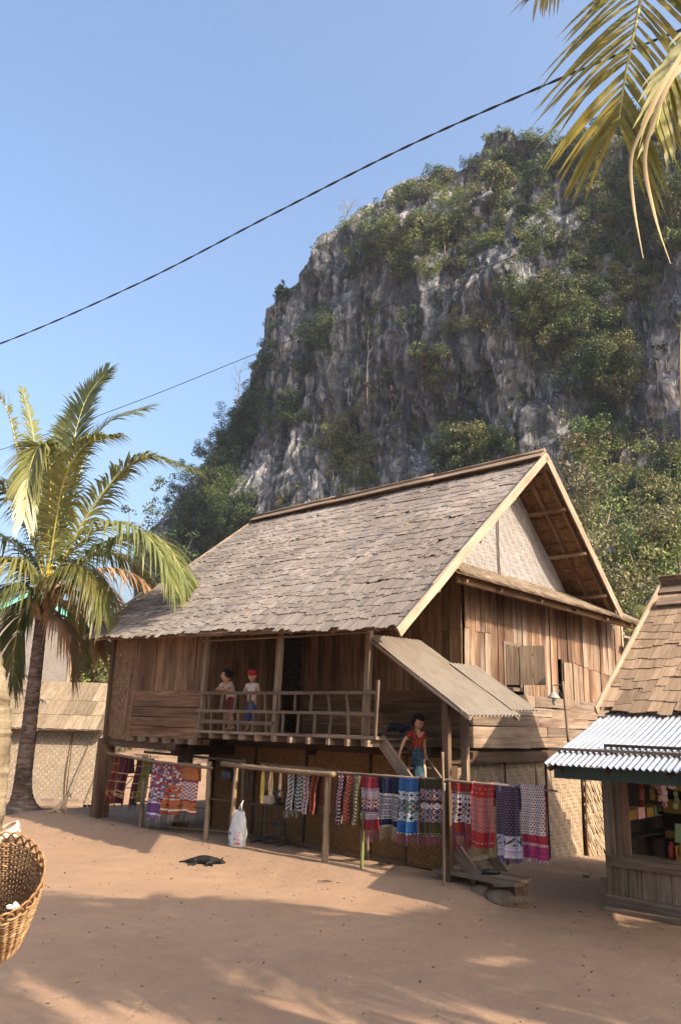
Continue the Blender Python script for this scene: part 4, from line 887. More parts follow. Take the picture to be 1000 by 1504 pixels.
def stall_slope(a, s): b = SRB + (12.22 - SRB) * s; return SF(a, b, SRZ - SSL * (SRB - b))
stall_slope.span = (SR, SA + .06); stall_slope.length = math.hypot(3.18, 3.18 * SSL)
cam2 = (Matrix.Translation(stall.location) @ Matrix.Rotation(RZ, 4, 'Z')).inverted() @ Vector((0, 0, EYE))
lin = MB()
for b0, z0, b1, z1 in ((12.24, SRZ - SSL * 3.16 - .03, SRB, SRZ - .03), (SRB, SRZ - .03, 17.72, SRZ - 1.42 * 2.32)):
    lin.add([SF(SA + .02, b0, z0), SF(SR + .02, b0, z0), SF(SR + .02, b1, z1), SF(SA + .02, b1, z1)], [(0, 1, 2, 3)])
lin.build('roof_lining', UNDERSIDE, sr)
shingles(sr, SHINGLE_TAN, stall_slope, 13, .292, .15, .30, .5, 300, cam2)
bsm = MB()
for r in range(12):
    b1 = 17.75 - r * .2
    for i in range(12): bsm.box(SF(SR + .15 + i * .33, b1 - .16, SRZ - 1.42 * (b1 - .16 - SRB) + .02), (.16, .2, .008), Matrix.Rotation(-math.atan(1.42) + .03, 3, 'X'), col=(random.gauss(1, .12),) * 3)
tag(bsm.build('back_shingles', SHINGLE_TAN, sr), kind='stuff')
nf = (0, SSL, -1)
board('bargeboard', sr, SF(SA + .1, SRB, SRZ + .04), SF(SA + .1, 12.15, SRZ - SSL * 3.25 + .04), .13, .03, nf, WOOD_PALE, .004); board('bargeboard', sr, SF(SA + .1, SRB, SRZ + .02), SF(SA + .1, 17.75, SRZ - 1.42 * 2.35), .13, .03, (0, 1.42, 1), WOOD_PALE, .004)
for q, zz in ((.18, .05), (.62, .09)): board('ridge_board', sr, SF(SA + .1 - q * .2, SRB - q, SRZ - SSL * q + zz), SF(SR, SRB - q, SRZ - SSL * q + zz), .26, .03, (0, 1, SSL), WOOD_GREY, .01)
board('ridge_board', sr, SF(SA - .1, SRB + .14, SRZ + .03), SF(SR, SRB + .14, SRZ + .03), .3, .03, (0, 1, -SSL), WOOD_GREY, .01)
pole('ridge_pole', sr, SF(SA - .2, SRB - .02, SRZ + .16), SF(SR, SRB - .02, SRZ + .26), .05, .045, WOOD_GREY)
sg = MB(); sg.add([SF(SA, 12.3, 2.75), SF(SA, 17.05, 2.75), SF(SA, SRB, SRZ - .08)], [(0, 1, 2)]); sg.build('gable_boards', WOOD_DARK, stall)
aw = empty('awning', parent=stall); w0, w1 = SF(SA + .02, 12.34, 2.80), SF(SA + .02, 10.22, 2.07); dv = w1 - w0
for i in range(5): corrugated('tin_sheet', aw, w0 + np.array([i * .82, 0, .004 * (i % 2)]) + (dv * .0), dv, (1, 0, 0), np.linalg.norm(dv) * (1 + .006 * (i % 2)), .86, TIN)
GREEN_PAINT = plain('dark_green_paint', (.025, .055, .050), .5, .3)
board('fascia', aw, w1 + np.array([-.02, .36, -.11]), w1 + np.array([4.2, .36, -.11]), .17, .03, Z_, GREEN_PAINT)
for i in range(6): board('awning_rafter', aw, w0 + np.array([.05 + i * .8, 0, -.07]), w1 + np.array([.05 + i * .8, .1, -.07]), .06, .05, Z_, WOOD_DARK)
board('awning_batten', aw, w0 + dv * .80 + np.array([-.12, 0, .045]), w0 + dv * .80 + np.array([4.2, 0, .045]), .07, .04, Y_, WOOD_GREY, .006); board('awning_batten', aw, w0 + dv * .71 + np.array([.62, 0, .05]), w0 + dv * .71 + np.array([4.2, 0, .05]), .06, .04, Y_, WOOD_DARK)
for i in (0, 2.2, 4): pole('awning_strut', aw, SF(SA - .03 - i, SB - .05, 1.9), w1 + np.array([.1 + i, .3, -.1]), .025, .025, WOOD_DARK)
board('awning_bracket', aw, SF(SA - .05, SB - .08, 2.05), w1 + np.array([.04, .05, -.06]), .03, .03, Z_, GREEN_PAINT)

# goods inside the stall
def inside(a, b, z): return P(a, b, z)
def goods(name, label, cat, a, b, z, m, mat, smooth=False, group=None):
    o = m.build(name, mat, None, Matrix.Translation(Vector(P(a, b, z))) @ Matrix.Rotation(RZ, 4, 'Z'), smooth); return tag(o, label, cat, group)
YEL = plain('yellow_card', (.22, .125, .022), .6); GRN = plain('green_card', (.24, .30, .14), .6); REDP = plain('red_plastic', (.25, .02, .018), .35, .5); PNK = plain('pink_plastic', (.5, .25, .28), .4); CLR = plain('clear_packet', (.6, .5, .42), .25, .6); BLK = plain('black_plastic', (.012, .012, .013), .4)
m = MB(); m.box((0, 0, .09), (.19, .1, .09)); m.box((0, 0, .185), (.2, .108, .008)); goods('carton', 'yellow carton on the upper shelf inside the stall', 'box', 4.86, 13.45, 1.30, m, YEL)
m = MB(); m.box((0, 0, .05), (.2, .1, .05)); m.box((.0, -.102, .05), (.16, .003, .03)); goods('carton', 'flat orange yellow carton on the lower shelf of the stall', 'box', 4.9, 13.55, .92, m, YEL)
m = MB(); m.box((0, 0, .13), (.17, .015, .13), Matrix.Rotation(-.25, 3, 'X')); m.box((0, -.03, .13), (.13, .004, .09), Matrix.Rotation(-.25, 3, 'X')); goods('card_display', 'green display card leaning on the stall counter', 'card', 4.42, 12.5, .98, m, GRN)
m = MB(); m.lathe([(.05, 0), (.055, .02), (.055, .15), (.03, .19), (.02, .2), (.02, .23)], 12); goods('bottle', 'red bottle standing on the stall counter', 'bottle', 4.63, 12.42, .76, m, REDP, True)
m = MB()
for i in range(5):
    for j in range(2): m.lathe([(.032, 0), (.034, .03), (.034, .15), (.014, .19), (.014, .22)], 8, o=(-.16 + i * .08, -.05 + j * .1, .02))
m.box((0, 0, .03), (.22, .11, .03)); m.box((-.215, 0, .1), (.008, .11, .1)); m.box((.215, 0, .1), (.008, .11, .1)); goods('bottle_crate', 'open crate of small yellow bottles at the right of the counter', 'crate', 4.3, 12.38, .76, m, YEL)
m = MB()
for i in range(9): m.tube([(random.uniform(-.06, .06), random.uniform(-.04, .04), -.02 - i * .045), (random.uniform(-.07, .07), random.uniform(-.05, .05), -.09 - i * .045)], [.035, .028], 6)
m.tube([(0, 0, .12), (0, 0, -.05)], .004, 4); goods('hanging_packets', 'bunch of pink packets hanging from the stall ceiling', 'packets', 4.80, 12.6, 1.98, m, PNK)
m = MB(); m.tube([(0, 0, .0), (0, 0, -.12)], .004, 4); m.lathe([(.01, -.1), (.07, -.16), (.085, -.25), (.06, -.31), (.01, -.33)], 10, sy=.6); goods('hanging_bag', 'clear bag of snacks hanging high in the stall opening', 'bag', 4.55, 12.4, 2.05, m, CLR, True)
m = MB(); m.tube([(0, 0, .0), (0, 0, -.12)], .004, 4); m.lathe([(.01, -.1), (.05, -.15), (.075, -.32), (.05, -.4), (.01, -.42)], 10, sy=.6); goods('hanging_bag', 'orange bag of snacks hanging at the picture edge in the stall', 'bag', 4.42, 12.4, 2.12, m, YEL, True)
m = MB()
for i in range(4): m.box((i * .09 - .13, 0, .08 + .01 * (i % 2)), (.035, .06, .08 + .01 * (i % 2)))
m.box((0, 0, .004), (.2, .09, .004)); goods('packet_row', 'row of small red packets on the upper stall shelf', 'packets', 4.45, 13.55, 1.30, m, REDP)

for k in range(5):
    m = MB(); m.box((0, 0, .07 + .012 * (k % 2)), (.09, .13, .07 + .012 * (k % 2)), jit=.004); goods('shelf_box', ['first', 'second', 'third', 'fourth', 'fifth'][k] + ' small carton from the front on the stall side shelf', 'box', 5.28, 12.45 + k * .34, 1.235, m, [YEL, PNK, YEL, GRN, REDP][k], group='cartons on the stall side shelf')
# strings of small packets over the opening, sacks and tins behind
cols_ = [REDP, YEL, PNK, CLR, GRN, plain('blue_packet', (.03, .06, .18), .4)]
for k in range(9):
    a_ = 5.02 - k * .115; m = MB(); m.tube([(0, 0, .1), (0, 0, -.6)], .003, 4)
    for i in range(7): m.box((random.uniform(-.012, .012), random.uniform(-.01, .01), -.03 - i * .085), (.034, .008, .036), Matrix.Rotation(random.uniform(-.5, .5), 3, 'Z'), jit=.005)
    goods('packet_string', ['first', 'second', 'third', 'fourth', 'fifth', 'sixth', 'seventh', 'eighth', 'ninth'][k] + ' string of snack packets from the left in the stall opening', 'packets', a_, 12.42 + .13 * (k % 3), 2.02 + .1 * (k % 2), m, cols_[k % 6], group='packet strings in the stall')
for k in range(7):
    m = MB(); m.lathe([(.05, 0), (.055, .01), (.055, .13), (.05, .14)], 12); goods('tin_can', ['first', 'second', 'third', 'fourth', 'fifth', 'sixth', 'seventh', 'eighth', 'ninth'][k] + ' small tin from the left on the lower stall shelf', 'tin', 4.62 - k * .13, 13.5, .92, m, cols_[(k * 2) % 6], True, group='tins on the lower stall shelf')

# ================================================================== neighbours on the far left
def frame_thing(name, label, cat, p, rz): return thing(name, label, cat, p, rz)
Yh, HZ = 33.0, -.95; h0 = at(-70, 1100, Yh); h1 = at(152, 1100, Yh + .1); Wd = float(h1[0] - h0[0])
hut = thing('thatched_hut', 'low hut with pale leaf thatch roof and whitish bamboo wall behind the palm', 'hut', (h0[0], Yh, HZ), 0.02)
hz = lambda py, dy=0: float(at(80, py, Yh + dy)[2]) - HZ
WT, EZ, EY, RZt = hz(1076), hz(1072, -.6), -.6, hz(1003, 2.3)
nseg = [0, 1.9, 3.3, 4.75, Wd]
for i in range(len(nseg) - 1):
    p0, p1 = np.array([nseg[i] + .02, 0, .1]), np.array([nseg[i + 1] - .02, 0, .1]); m = MB(); L = p1[0] - p0[0]
    m.box((L / 2, 0, WT / 2), (L / 2, .015, WT / 2)); m.build('bamboo_panel', MAT_WHITE, hut, Matrix.Translation(Vector(p0)))
for x in nseg[1:-1]: pole('wall_batten', hut, (x, -.03, 0), (x + random.uniform(-.05, .05), -.03, WT), .022, .02, WOOD_FRONT)
pole('wall_prop', hut, (Wd - 1.05, -.35, 0), (Wd - .5, -.05, WT - .1), .025, .02, WOOD_GREY); pole('wall_prop', hut, (Wd - .35, -.3, 0), (Wd - .05, -.05, WT * .6), .022, .018, WOOD_GREY)
for x in (.1, Wd): board('hut_post', hut, (x, .05, -.05), (x, .05, WT + .2), .12, .12, X_, WOOD_DARK)
m = MB(); m.box((Wd / 2, 2.0, WT / 2), (Wd / 2, .02, WT / 2)); m.box((0, 1, WT / 2), (.02, 1, WT / 2)); m.box((Wd, 1, WT / 2), (.02, 1, WT / 2)); m.build('rear_walls', WOOD_DARK, hut)
thr = empty('roof', parent=hut); dy = 2.3 - EY; dz = RZt - EZ
for r, (s0, s1) in enumerate(((0, .42), (.28, .72), (.60, 1.0))):
    x = -.3
    while x < Wd + .15:
        wdt = random.uniform(.28, .56); m = MB(); L = math.hypot(dy, dz) * (s1 - s0); k_ = 5; vs = []
        for i in range(2):
            for q in range(k_ + 1): vs.append((L * i + (random.uniform(-.03, .03) if i else 0), wdt * q / k_, .012 + (.006 if q % 2 else 0)))
        vs += [(v_[0], v_[1], v_[2] - .014) for v_ in vs]; K = k_ + 1; fs = [(q, q + 1, K + q + 1, K + q) for q in range(k_)] + [(2*K + K + q, 2*K + K + q + 1, 2*K + q + 1, 2*K + q) for q in range(k_)] + [(K + q, K + q + 1, 3*K + q + 1, 3*K + q) for q in range(k_)] + [(0, K, 3*K, 2*K), (k_, 2*K + k_, 3*K + k_, K + k_)]
        tn = random.gauss(1.08, .10); m.add(vs, fs, 0, (tn * .74, tn * .76, tn * .80)); top = 1 - s0
        q0 = np.array([x, EY + dy * top, EZ + dz * top + .05 - r * .012]); xd = np.array([random.gauss(0, .03), -dy, -dz]) * 1.0; xd /= np.linalg.norm(xd)
        m.build('thatch_panel', LEAF_THATCH, thr, frame(q0, xd + np.array([0, 0, .012]), np.array([1, 0, random.gauss(0, .02)]))); x += wdt * random.uniform(.86, .99)
m = MB(); m.add([(-.3, EY, EZ), (Wd + .2, EY, EZ), (Wd + .2, 2.3, RZt), (-.3, 2.3, RZt), (Wd + .2, 5.0, EZ + .2), (-.3, 5.0, EZ + .2)], [(0, 1, 2, 3), (3, 2, 4, 5)]); m.build('roof_lining', UNDERSIDE, thr)
for x in (.1, 1.6, 3.1, Wd - .1): board('rafter', thr, (x, EY, EZ - .06), (x, 2.3, RZt - .06), .06, .05, X_, WOOD_DARK)
for (xa, xb, y, r, lab) in ((.0, Wd * .86, -.55, .17, 'long weathered log lying in front of the thatched hut'),):
    p = np.array([h0[0], Yh - 1.0, HZ]); lg = tag(pole('log', None, p + np.array([xa, 0, r * .8]), p + np.array([Wd * .95, .15, r * .8]), r, r * .85, WOOD_GREY, .004), lab, 'log')
LIGHT_STONE = plain('sandstone_block', (.17, .125, .095), .9, .1, var=.25, scale=6, bump=.5)
for i in range(6):
    m = MB(); wd_ = random.uniform(.32, .5); m.box((0, 0, .16), (wd_ * .75, .18, .19), jit=.04); x = .5 + i * .95
    tag(m.build('foundation_block', LIGHT_STONE, None, Matrix.Translation((h0[0] + x, Yh - .5, HZ))), ['leftmost', 'second', 'third', 'fourth', 'fifth', 'sixth'][i] + ' rough stone block from the left edge along the hut wall', 'stone block', 'stone blocks along the hut wall')

# grey walled building with green edged roof behind the hut
Yb = 50.0; q0, q1 = at(-60, 960, Yb), at(107, 960, Yb); gb = thing('grey_building', 'taller building with grey matting wall and green edged gable roof behind the hut', 'building', (q0[0], Yb, 0), 0)
WB = float(q1[0] - q0[0]); zt = float(at(60, 935, Yb)[2]); zpk = float(at(58, 885, Yb)[2])
for x0, x1 in ((0, WB * .46), (WB * .46 + .03, WB)): m = MB(); m.box(((x1 - x0) / 2, 0, zt / 2), ((x1 - x0) / 2, .03, zt / 2)); m.build('wall_panel', MAT_GREY, gb, Matrix.Translation((x0, 0, 0)))
board('corner_post', gb, (WB - .05, -.05, 0), (WB - .05, -.05, zt), .2, .08, X_, WOOD_PALE); board('wall_seam', gb, (WB * .46, -.05, 0), (WB * .46, -.05, zt), .05, .03, X_, WOOD_GREY)
TEAL = plain('green_fascia_paint', (.13, .44, .36), .5, .4)
e0, e1 = at(162, 938, Yb - .8), at(58, 880, Yb - .8); e2 = at(-50, 872, Yb - .8)
loc = lambda p: np.array([p[0] - q0[0], p[1] - Yb, p[2]])
pk = loc(e1) + np.array([-.6, 0, .35])
board('verge_board', gb, loc(e0), pk, .26, .05, Z_, TEAL, .003); board('verge_board', gb, pk, pk + np.array([-4.6, 0, -2.5]), .26, .05, Z_, TEAL, .003)
m = MB(); r0 = loc(e0); bk_ = np.array([0, 6.5, 0]); lf = pk + np.array([-4.6, 0, -2.5])
m.add([r0, pk, pk + bk_, r0 + bk_, lf, lf + bk_], [(0, 1, 2, 3), (1, 4, 5, 2)]); m.build('roof_sheet', WOOD_DARK, gb)
m = MB(); m.add([(0, .0, zt), (WB, .0, zt), (pk[0], .0, pk[2] - .2)], [(0, 1, 2)]); m.build('gable_wall', MAT_GREY, gb)
m = MB(); m.box((WB / 2, 6, zt / 2), (WB / 2, .03, zt / 2)); m.build('rear_wall', MAT_GREY, gb)
for i in range(7): f = i / 6; p = r0 * (1 - f) + pk * f; board('rafter_end', gb, p + np.array([0, .0, -.12]), p + np.array([0, 1.2, -.12]), .1, .08, X_, WOOD_FRONT)

# bamboo frames standing in the sun behind the house
for i, (px, py, Y, wd_, hh) in enumerate(((172, 1172, 27, .9, 1.35), (236, 1178, 27.5, .8, 1.1))):
    p = at(px, py, Y); fr = thing('bamboo_drying_frame', ['bamboo drying frame in the sun seen beside the maroon scarves', 'bamboo drying frame in the sun glimpsed behind the patchwork cloths'][i], 'frame', (p[0], p[1], 0), .3)
    for x in (0, wd_):
        pole('upright', fr, (x, 0, 0), (x + .05, 0, hh), .022, .018, BAMBOO); pole('upright', fr, (x, .5, 0), (x, .4, hh), .022, .018, BAMBOO)
    for zz in (.3, .65, 1.0): pole('crossbar', fr, (-.1, 0, zz), (wd_ + .15, 0, zz + .03), .016, .014, BAMBOO)
    pole('brace', fr, (0, 0, .05), (wd_, .1, hh * .9), .016, .014, BAMBOO)
# dark lattice fence between the stall and the house
fe = thing('lattice_fence', 'dark brown stick fence between stall and house end', 'fence', P(8.3, 19.7, -.3), RZ)
for i in range(9): pole('stick', fe, (i * .13, random.uniform(-.02, .02), -.05), (i * .13 + random.uniform(-.04, .04), 0, 2.05 + random.uniform(-.1, .15)), .02, .016, WOOD_FRONT)
for zz in (.4, 1.0, 1.6): pole('rail', fe, (-.1, -.03, zz), (1.2, -.03, zz + .05), .018, .016, WOOD_FRONT)
# ================================================================== street lamp on a bare pole
LA_, LB_ = (lambda p: (p @ UX, p @ VX))(onpl(834, 1084, np.array([0, 0, 1.]) - .3443 * VX, 2.80 - .3443 * 12.34)); LP = P(LA_, LB_, 2.80 - .3443 * (12.34 - LB_))
lamp = thing('yard_lamp', 'thin pole lamp with pale round shade rising from the tin awning', 'lamp', LP, RZ)
pole('lamp_pole', lamp, (0, 0, -.06), (-.05, 0, .82), .022, .02, WOOD_GREY, .003); pole('arm', lamp, (-.05, 0, .78), (-.19, -.04, .76), .010, .010, WOOD_GREY, .0); pole('brace', lamp, (-.05, 0, .58), (-.14, -.03, .75), .007, .007, WOOD_GREY, 0)
ENAMEL = plain('pale_enamel', (.24, .22, .19), .4, .4)
m = MB(); m.lathe([(.02, .66), (.035, .65), (.09, .59), (.10, .57), (.094, .57), (.03, .63)], 16, o=(-.185, -.04, 0)); m.build('lamp_shade', ENAMEL, lamp, smooth=True)
m = MB(); m.lathe([(.012, .76), (.015, .65), (.028, .57), (.032, .51), (.015, .47)], 10, o=(-.185, -.04, 0)); m.build('bulb', ENAMEL, lamp, smooth=True)

# ================================================================== textile racks
RB = 10.72
def gpt(a, b): p = P(a, b); return np.array([p[0], p[1], float(gz(p[0], p[1]))])
def rack(label, posts, rails, mat_posts, b=RB):
    a0 = posts[0][0]; o = gpt(a0, b); r = thing('bamboo_rack', label, 'rack', o, RZ)
    L = lambda a, bb, z: np.array([a0 - a, bb - b, z - o[2]])
    for (a, db, zt, rad, lean), mt in zip(posts, mat_posts): pole('rack_post', r, L(a, b + db, gpt(a, b + db)[2] - .08), L(a + lean, b + db, zt), rad, rad * .9, mt, .012, knots=True)
    for (q0, q1, rad, mt) in rails: pole('rack_rail', r, L(*q0), L(*q1), rad, rad * .9, mt, .008, knots=True)
    return r
aA0, zA0 = onb(165, 1106, RB); aA1, zA1 = onb(312, 1128, RB); aa1, _ = onb(205, 1222, RB); aa2, _ = onb(302, 1232, RB)
rack('pale bamboo rack holding patchwork cloths under the left room', [(aa1, 0, zA0 + .02, .05, .05), (aa1 - .17, .05, zA0 - .1, .035, -.1), (aa2, 0, zA1 + .12, .052, .02), (aa1, .9, 1.75, .04, 0), (aa2, .9, 1.75, .04, 0)],
     [((aA0 + .1, RB - .06, zA0), (aA1 - .05, RB - .06, zA1), .03, BAMBOO), ((aA0, RB + .9, 1.72), (aA1, RB + .9, 1.68), .028, WOOD_GREY), ((aa1, RB, .75), (aa2, RB, .8), .018, WOOD_DARK), ((aa1 + .1, RB + .1, .25), (aa2, RB + .6, .3), .02, BAMBOO)], [POLE_GREY, BAMBOO, BAMBOO, POLE_GREY, POLE_GREY])
aB0, zB0 = onb(336, 1122, RB); aB1, zB1 = onb(490, 1137, RB); bb1, _ = onb(337, 1245, RB); bb2, _ = onb(477, 1268, RB)
rack('thick bamboo rack with narrow striped bands before the amber wall', [(bb1, 0, zB0 - .03, .05, -.06), (bb2, 0, zB1 + .04, .055, 0), (bb1, .9, 1.7, .04, 0)],
     [((aB0 + .12, RB - .07, zB0), (aB1 - .08, RB - .07, zB1), .048, BAMBOO), ((bb1 + .2, RB + .9, 1.66), (bb1 - 2, RB + .9, 1.66), .03, WOOD_GREY), ((bb1 + .7, RB, .98), (bb1 - .25, RB + .05, 1.0), .018, WOOD_DARK), ((bb2 + .05, RB, .95), (bb2 - .5, RB + .1, .98), .015, WOOD_DARK)], [BAMBOO, BAMBOO, POLE_GREY])
aC0, zC0 = onb(486, 1134, RB); aC1, zC1 = onb(656, 1146, RB); cc1, _ = onb(530, 1270, RB); aD1, zD1 = onb(816, 1162, RB); cp, _ = onb(655, 1297, RB)
rack('long thin rail rack carrying the red, navy, blue and olive cloths', [(cc1, .02, zC0 - .02, .032, 0), (aC1 + .05, -.02, zC1 + .42, .022, .02), (cc1 + .6, .9, 1.6, .03, 0)],
     [((aB1 - .02, RB, zC0), (aC1 - .04, RB, zC1), .022, WOOD_GREY), ((aC1, RB - .01, zC1), (aD1 - .02, RB - .01, zD1), .016, WOOD_GREY), ((aD1 + .04, RB - .01, zD1), (5.42, 10.30, 2.06), .006, ROPE)], [BAMBOO_GREEN, BAMBOO, POLE_GREY])

# ------------------------------------------------------------------ woven cloths, knot by knot
DESAT = .60 * (np.eye(3) * .84 + .16 / 3)
def hexc(h): return np.array([((int(h[i:i+2], 16) / 255) ** 2.2) for i in (0, 2, 4)]) @ DESAT
def cloth(label, x0, x1, yt, yb, art, nx=30, b=RB, fringe=None, flen=.09, slant=0.0, back=.35, cat='cloth', group='hand woven cloths on the racks', name='hanging_cloth', seed=0):
    """cloth thrown over a rail: front drop from yt to yb, a shorter drop behind; art(u, v) colours each knot (u, v in 0..1 from top)"""
    rg = np.random.default_rng(seed + int(x0)); (a0, z0), (a1, z1) = onb(x0, yt, b), onb(x1, yt + (x1 - x0) * .07, b); zb = onb(x0, yb, b)[1]
    W = a0 - a1; drop = z0 - zb; ny = int(nx * drop / W); nb = max(2, int(ny * back)); base = P(a0, b, 0); base[2] = 0
    root = thing(name, label, cat, (base[0], base[1], zb), RZ, group)
    ii, jj = np.meshgrid(np.arange(nx + 1), np.arange(-nb, ny + 1)); u, v = ii / nx, jj / ny
    ph = rg.uniform(0, 6); amp = .02 + .09 * rg.uniform(.5, 1.3) * np.clip(v, 0, 1) ** .8
    wav = amp * (np.sin(u * rg.uniform(5, 10) + ph + v * rg.uniform(-1.2, 1.5)) * .6 + .4 * np.sin(u * rg.uniform(12, 19) + ph * 2 + v)) * .8
    X = u * W + slant * v + .012 * np.sin(v * 9 + ph); Yy = np.where(jj >= 0, -.03 - wav, .035 + np.abs(wav) * .4); Yy = np.where(jj == 0, 0, Yy)
    Z = (z0 - zb) - np.abs(v) * drop + u * (z1 - z0) + np.where(jj == 0, .02, 0) + .014 * np.sin(u * rg.uniform(3, 8) + ph) * v - .012 * np.sin(math.pi * u) * (1 - np.clip(v, 0, 1))
    V = np.stack([X, Yy, Z], -1); R_, C_ = V.shape[:2]; idx = np.arange(R_ * C_).reshape(R_, C_); Q = np.stack([idx[:-1, :-1], idx[:-1, 1:], idx[1:, 1:], idx[1:, :-1]], -1).reshape(-1, 4)
    cols = np.zeros((R_ - 1, C_ - 1, 3))
    for r in range(R_ - 1):
        vv = (r - nb + .5) / ny; vv = abs(vv)
        for c in range(C_ - 1): cols[r, c] = art((c + .5) / nx, vv, c, abs(r - nb))
    cols *= rg.uniform(.74, 1.14, cols.shape[:2])[..., None] * (1 + .10 * np.sin(np.arange(R_ - 1) * .7 + ph))[:, None, None]
    link('weave', np_mesh('weave', V.reshape(-1, 3), Q, cols.reshape(-1, 3), smooth=True), TEXTILE, root)
    if fringe is not None:
        m = MB(); k = 2 * nx
        for i in range(k):
            uu = (i + .5) / k; e = V[-1, min(int(uu * nx), nx)]; x = uu * W + slant; L = flen * rg.uniform(.6, 1.2); c = fringe[i % len(fringe)]
            p0 = np.array([x, e[1], e[2]]); p1 = p0 + np.array([rg.normal() * .012, rg.normal() * .01, -L]); d = np.array([.0035, 0, 0]); m.add([p0 - d, p0 + d, p1 + d, p1 - d], [(0, 1, 2, 3)], 0, tuple(hexc(c)))
        o = m.build('fringe', TEXTILE, root); tag(o, kind='stuff')
    return root
def band_art(bands):
    """bands: (v_end, function or colour)"""
    bands = [(e, (f if callable(f) else (lambda u, v, i, j, c=hexc(f): c))) for e, f in bands]
    def art(u, v, i, j):
        for e, f in bands:
            if v <= e: return f(u, v, i, j)
        return bands[-1][1](u, v, i, j)
    return art
def diamonds(cols, line, per=10, bg=None):
    cols = [hexc(c) for c in cols]; ln = hexc(line)
    def f(u, v, i, j):
        x, y = i % per, j % per; d = abs(x - per / 2 + .5) + abs(y - per / 2 + .5); k = (i // per + 2 * (j // per)) % len(cols)
        if abs(d - per / 2 + .6) < .8: return ln
        if d < 1.6: return cols[(k + 1) % len(cols)]
        return cols[k] if d < per / 2 else cols[-1]
    return f
def rings(fg, bg, per=10):
    fg, bg = hexc(fg), hexc(bg)
    def f(u, v, i, j):
        x, y = i % per - per / 2 + .5, j % per - per / 2 + .5; r = math.hypot(x, y); return fg if 2.2 < r < 4.6 or r < 1 else bg
    return f
def dots(fg, bg, px=4, py=4, off=2):
    fg, bg = hexc(fg), hexc(bg); return lambda u, v, i, j: fg if (j % py in (0, 1)) and ((i + (off if (j // py) % 2 else 0)) % px in (0, 1)) else bg
def zig(fg, bg, p=6):
    fg, bg = hexc(fg), hexc(bg); return lambda u, v, i, j: fg if (j + abs((i % p) - p // 2)) % 4 < 2 else bg
def speck(cs, rs=3):
    cs = [hexc(c) for c in cs]; R2 = np.random.default_rng(rs); T = R2.integers(0, len(cs), (90, 90)); return lambda u, v, i, j: cs[T[(i // 3) % 90, (j // 2) % 90]]
def stripes_h(cs, w=2):
    cs = [hexc(c) for c in cs]; return lambda u, v, i, j: cs[(j // w) % len(cs)]
def stripes_v(cs, w=2):
    cs = [hexc(c) for c in cs]; return lambda u, v, i, j: cs[(i // w) % len(cs)]
def knots(fg, bg, p=5):
    fg, bg = hexc(fg), hexc(bg)
    def f(u, v, i, j): x, y = i % p, j % (2 * p); return fg if (x in (0, p // 2) and y % 3 != 1) or (y == p and x > 1) or (abs(x - p // 2) == y % p) else bg
    return f
# left rack
sc = lambda base, gold: band_art([(.15, base), (.17, gold), (.34, base), (.36, gold), (.52, base), (.54, gold), (.70, base), (.88, knots(gold, base)), (1, base)])
cloth('dark orange brown scarf at the far left end of the racks', 169, 181, 1110, 1180, sc('6b2c18', 'a06a3a'), 16, slant=-.18, fringe=['5a2016', '8a5a30'], seed=1)
cloth('maroon scarf with gold bars beside the left corner post', 181, 196, 1111, 1181, sc('4a1224', 'b08a58'), 18, slant=-.2, fringe=['4a1224', '8a5a30'], seed=2)
cloth('maroon gold barred scarf next to the olive one', 203, 215, 1113, 1184, sc('451020', 'a88455'), 16, slant=-.17, fringe=['451020'], seed=3)
cloth('olive green and brown scarf left of the purple patchwork', 214, 226, 1114, 1180, sc('5a5a1c', '8a6a28'), 16, slant=-.15, fringe=['4a4a1c', '2c4a3a'], seed=4)
pw = ['8c2232', 'c8c0cc', '503a6a', 'b8342c', '8a5078', 'd0c8c8', 'a8562a', '5c5a80']
cloth('purple ended patchwork cloth on the left rack', 224, 248, 1118, 1201, band_art([(.72, speck(pw, 3)), (.74, 'd8c8d8'), (.92, '6a3c7a'), (.94, 'e0d0d8'), (1, '7a4a8a')]), 30, fringe=['6a3c7a', '2c6a5a', 'c8b8a8'], flen=.16, slant=-.1, seed=5)
cloth('red and orange patchwork cloth in the middle of the left rack', 248, 271, 1120, 1196, band_art([(.70, speck(['b83028', 'd0c4bc', 'b85a20', '7a3a50', 'c86a28', '5a5470'], 5)), (.72, 'e0c8b0'), (.9, 'b85c1c'), (.92, 'e8d0b8'), (1, 'a84a1c')]), 30, fringe=['c07838', '2c6a5a', 'c8b8a8'], flen=.14, slant=-.06, seed=6)
cloth('orange topped cloth with white scrollwork on the left rack', 271, 294, 1121, 1194, band_art([(.32, 'b4641c'), (.36, '8a2030'), (.72, zig('d8ccc4', 'a03848', 7)), (.76, '8a2030'), (.93, 'b4641c'), (.96, 'e8d0b8'), (1, '8a2030')]), 30, fringe=['2c6a5a', 'a04050', '5ab0a0'], flen=.16, slant=-.04, seed=7)
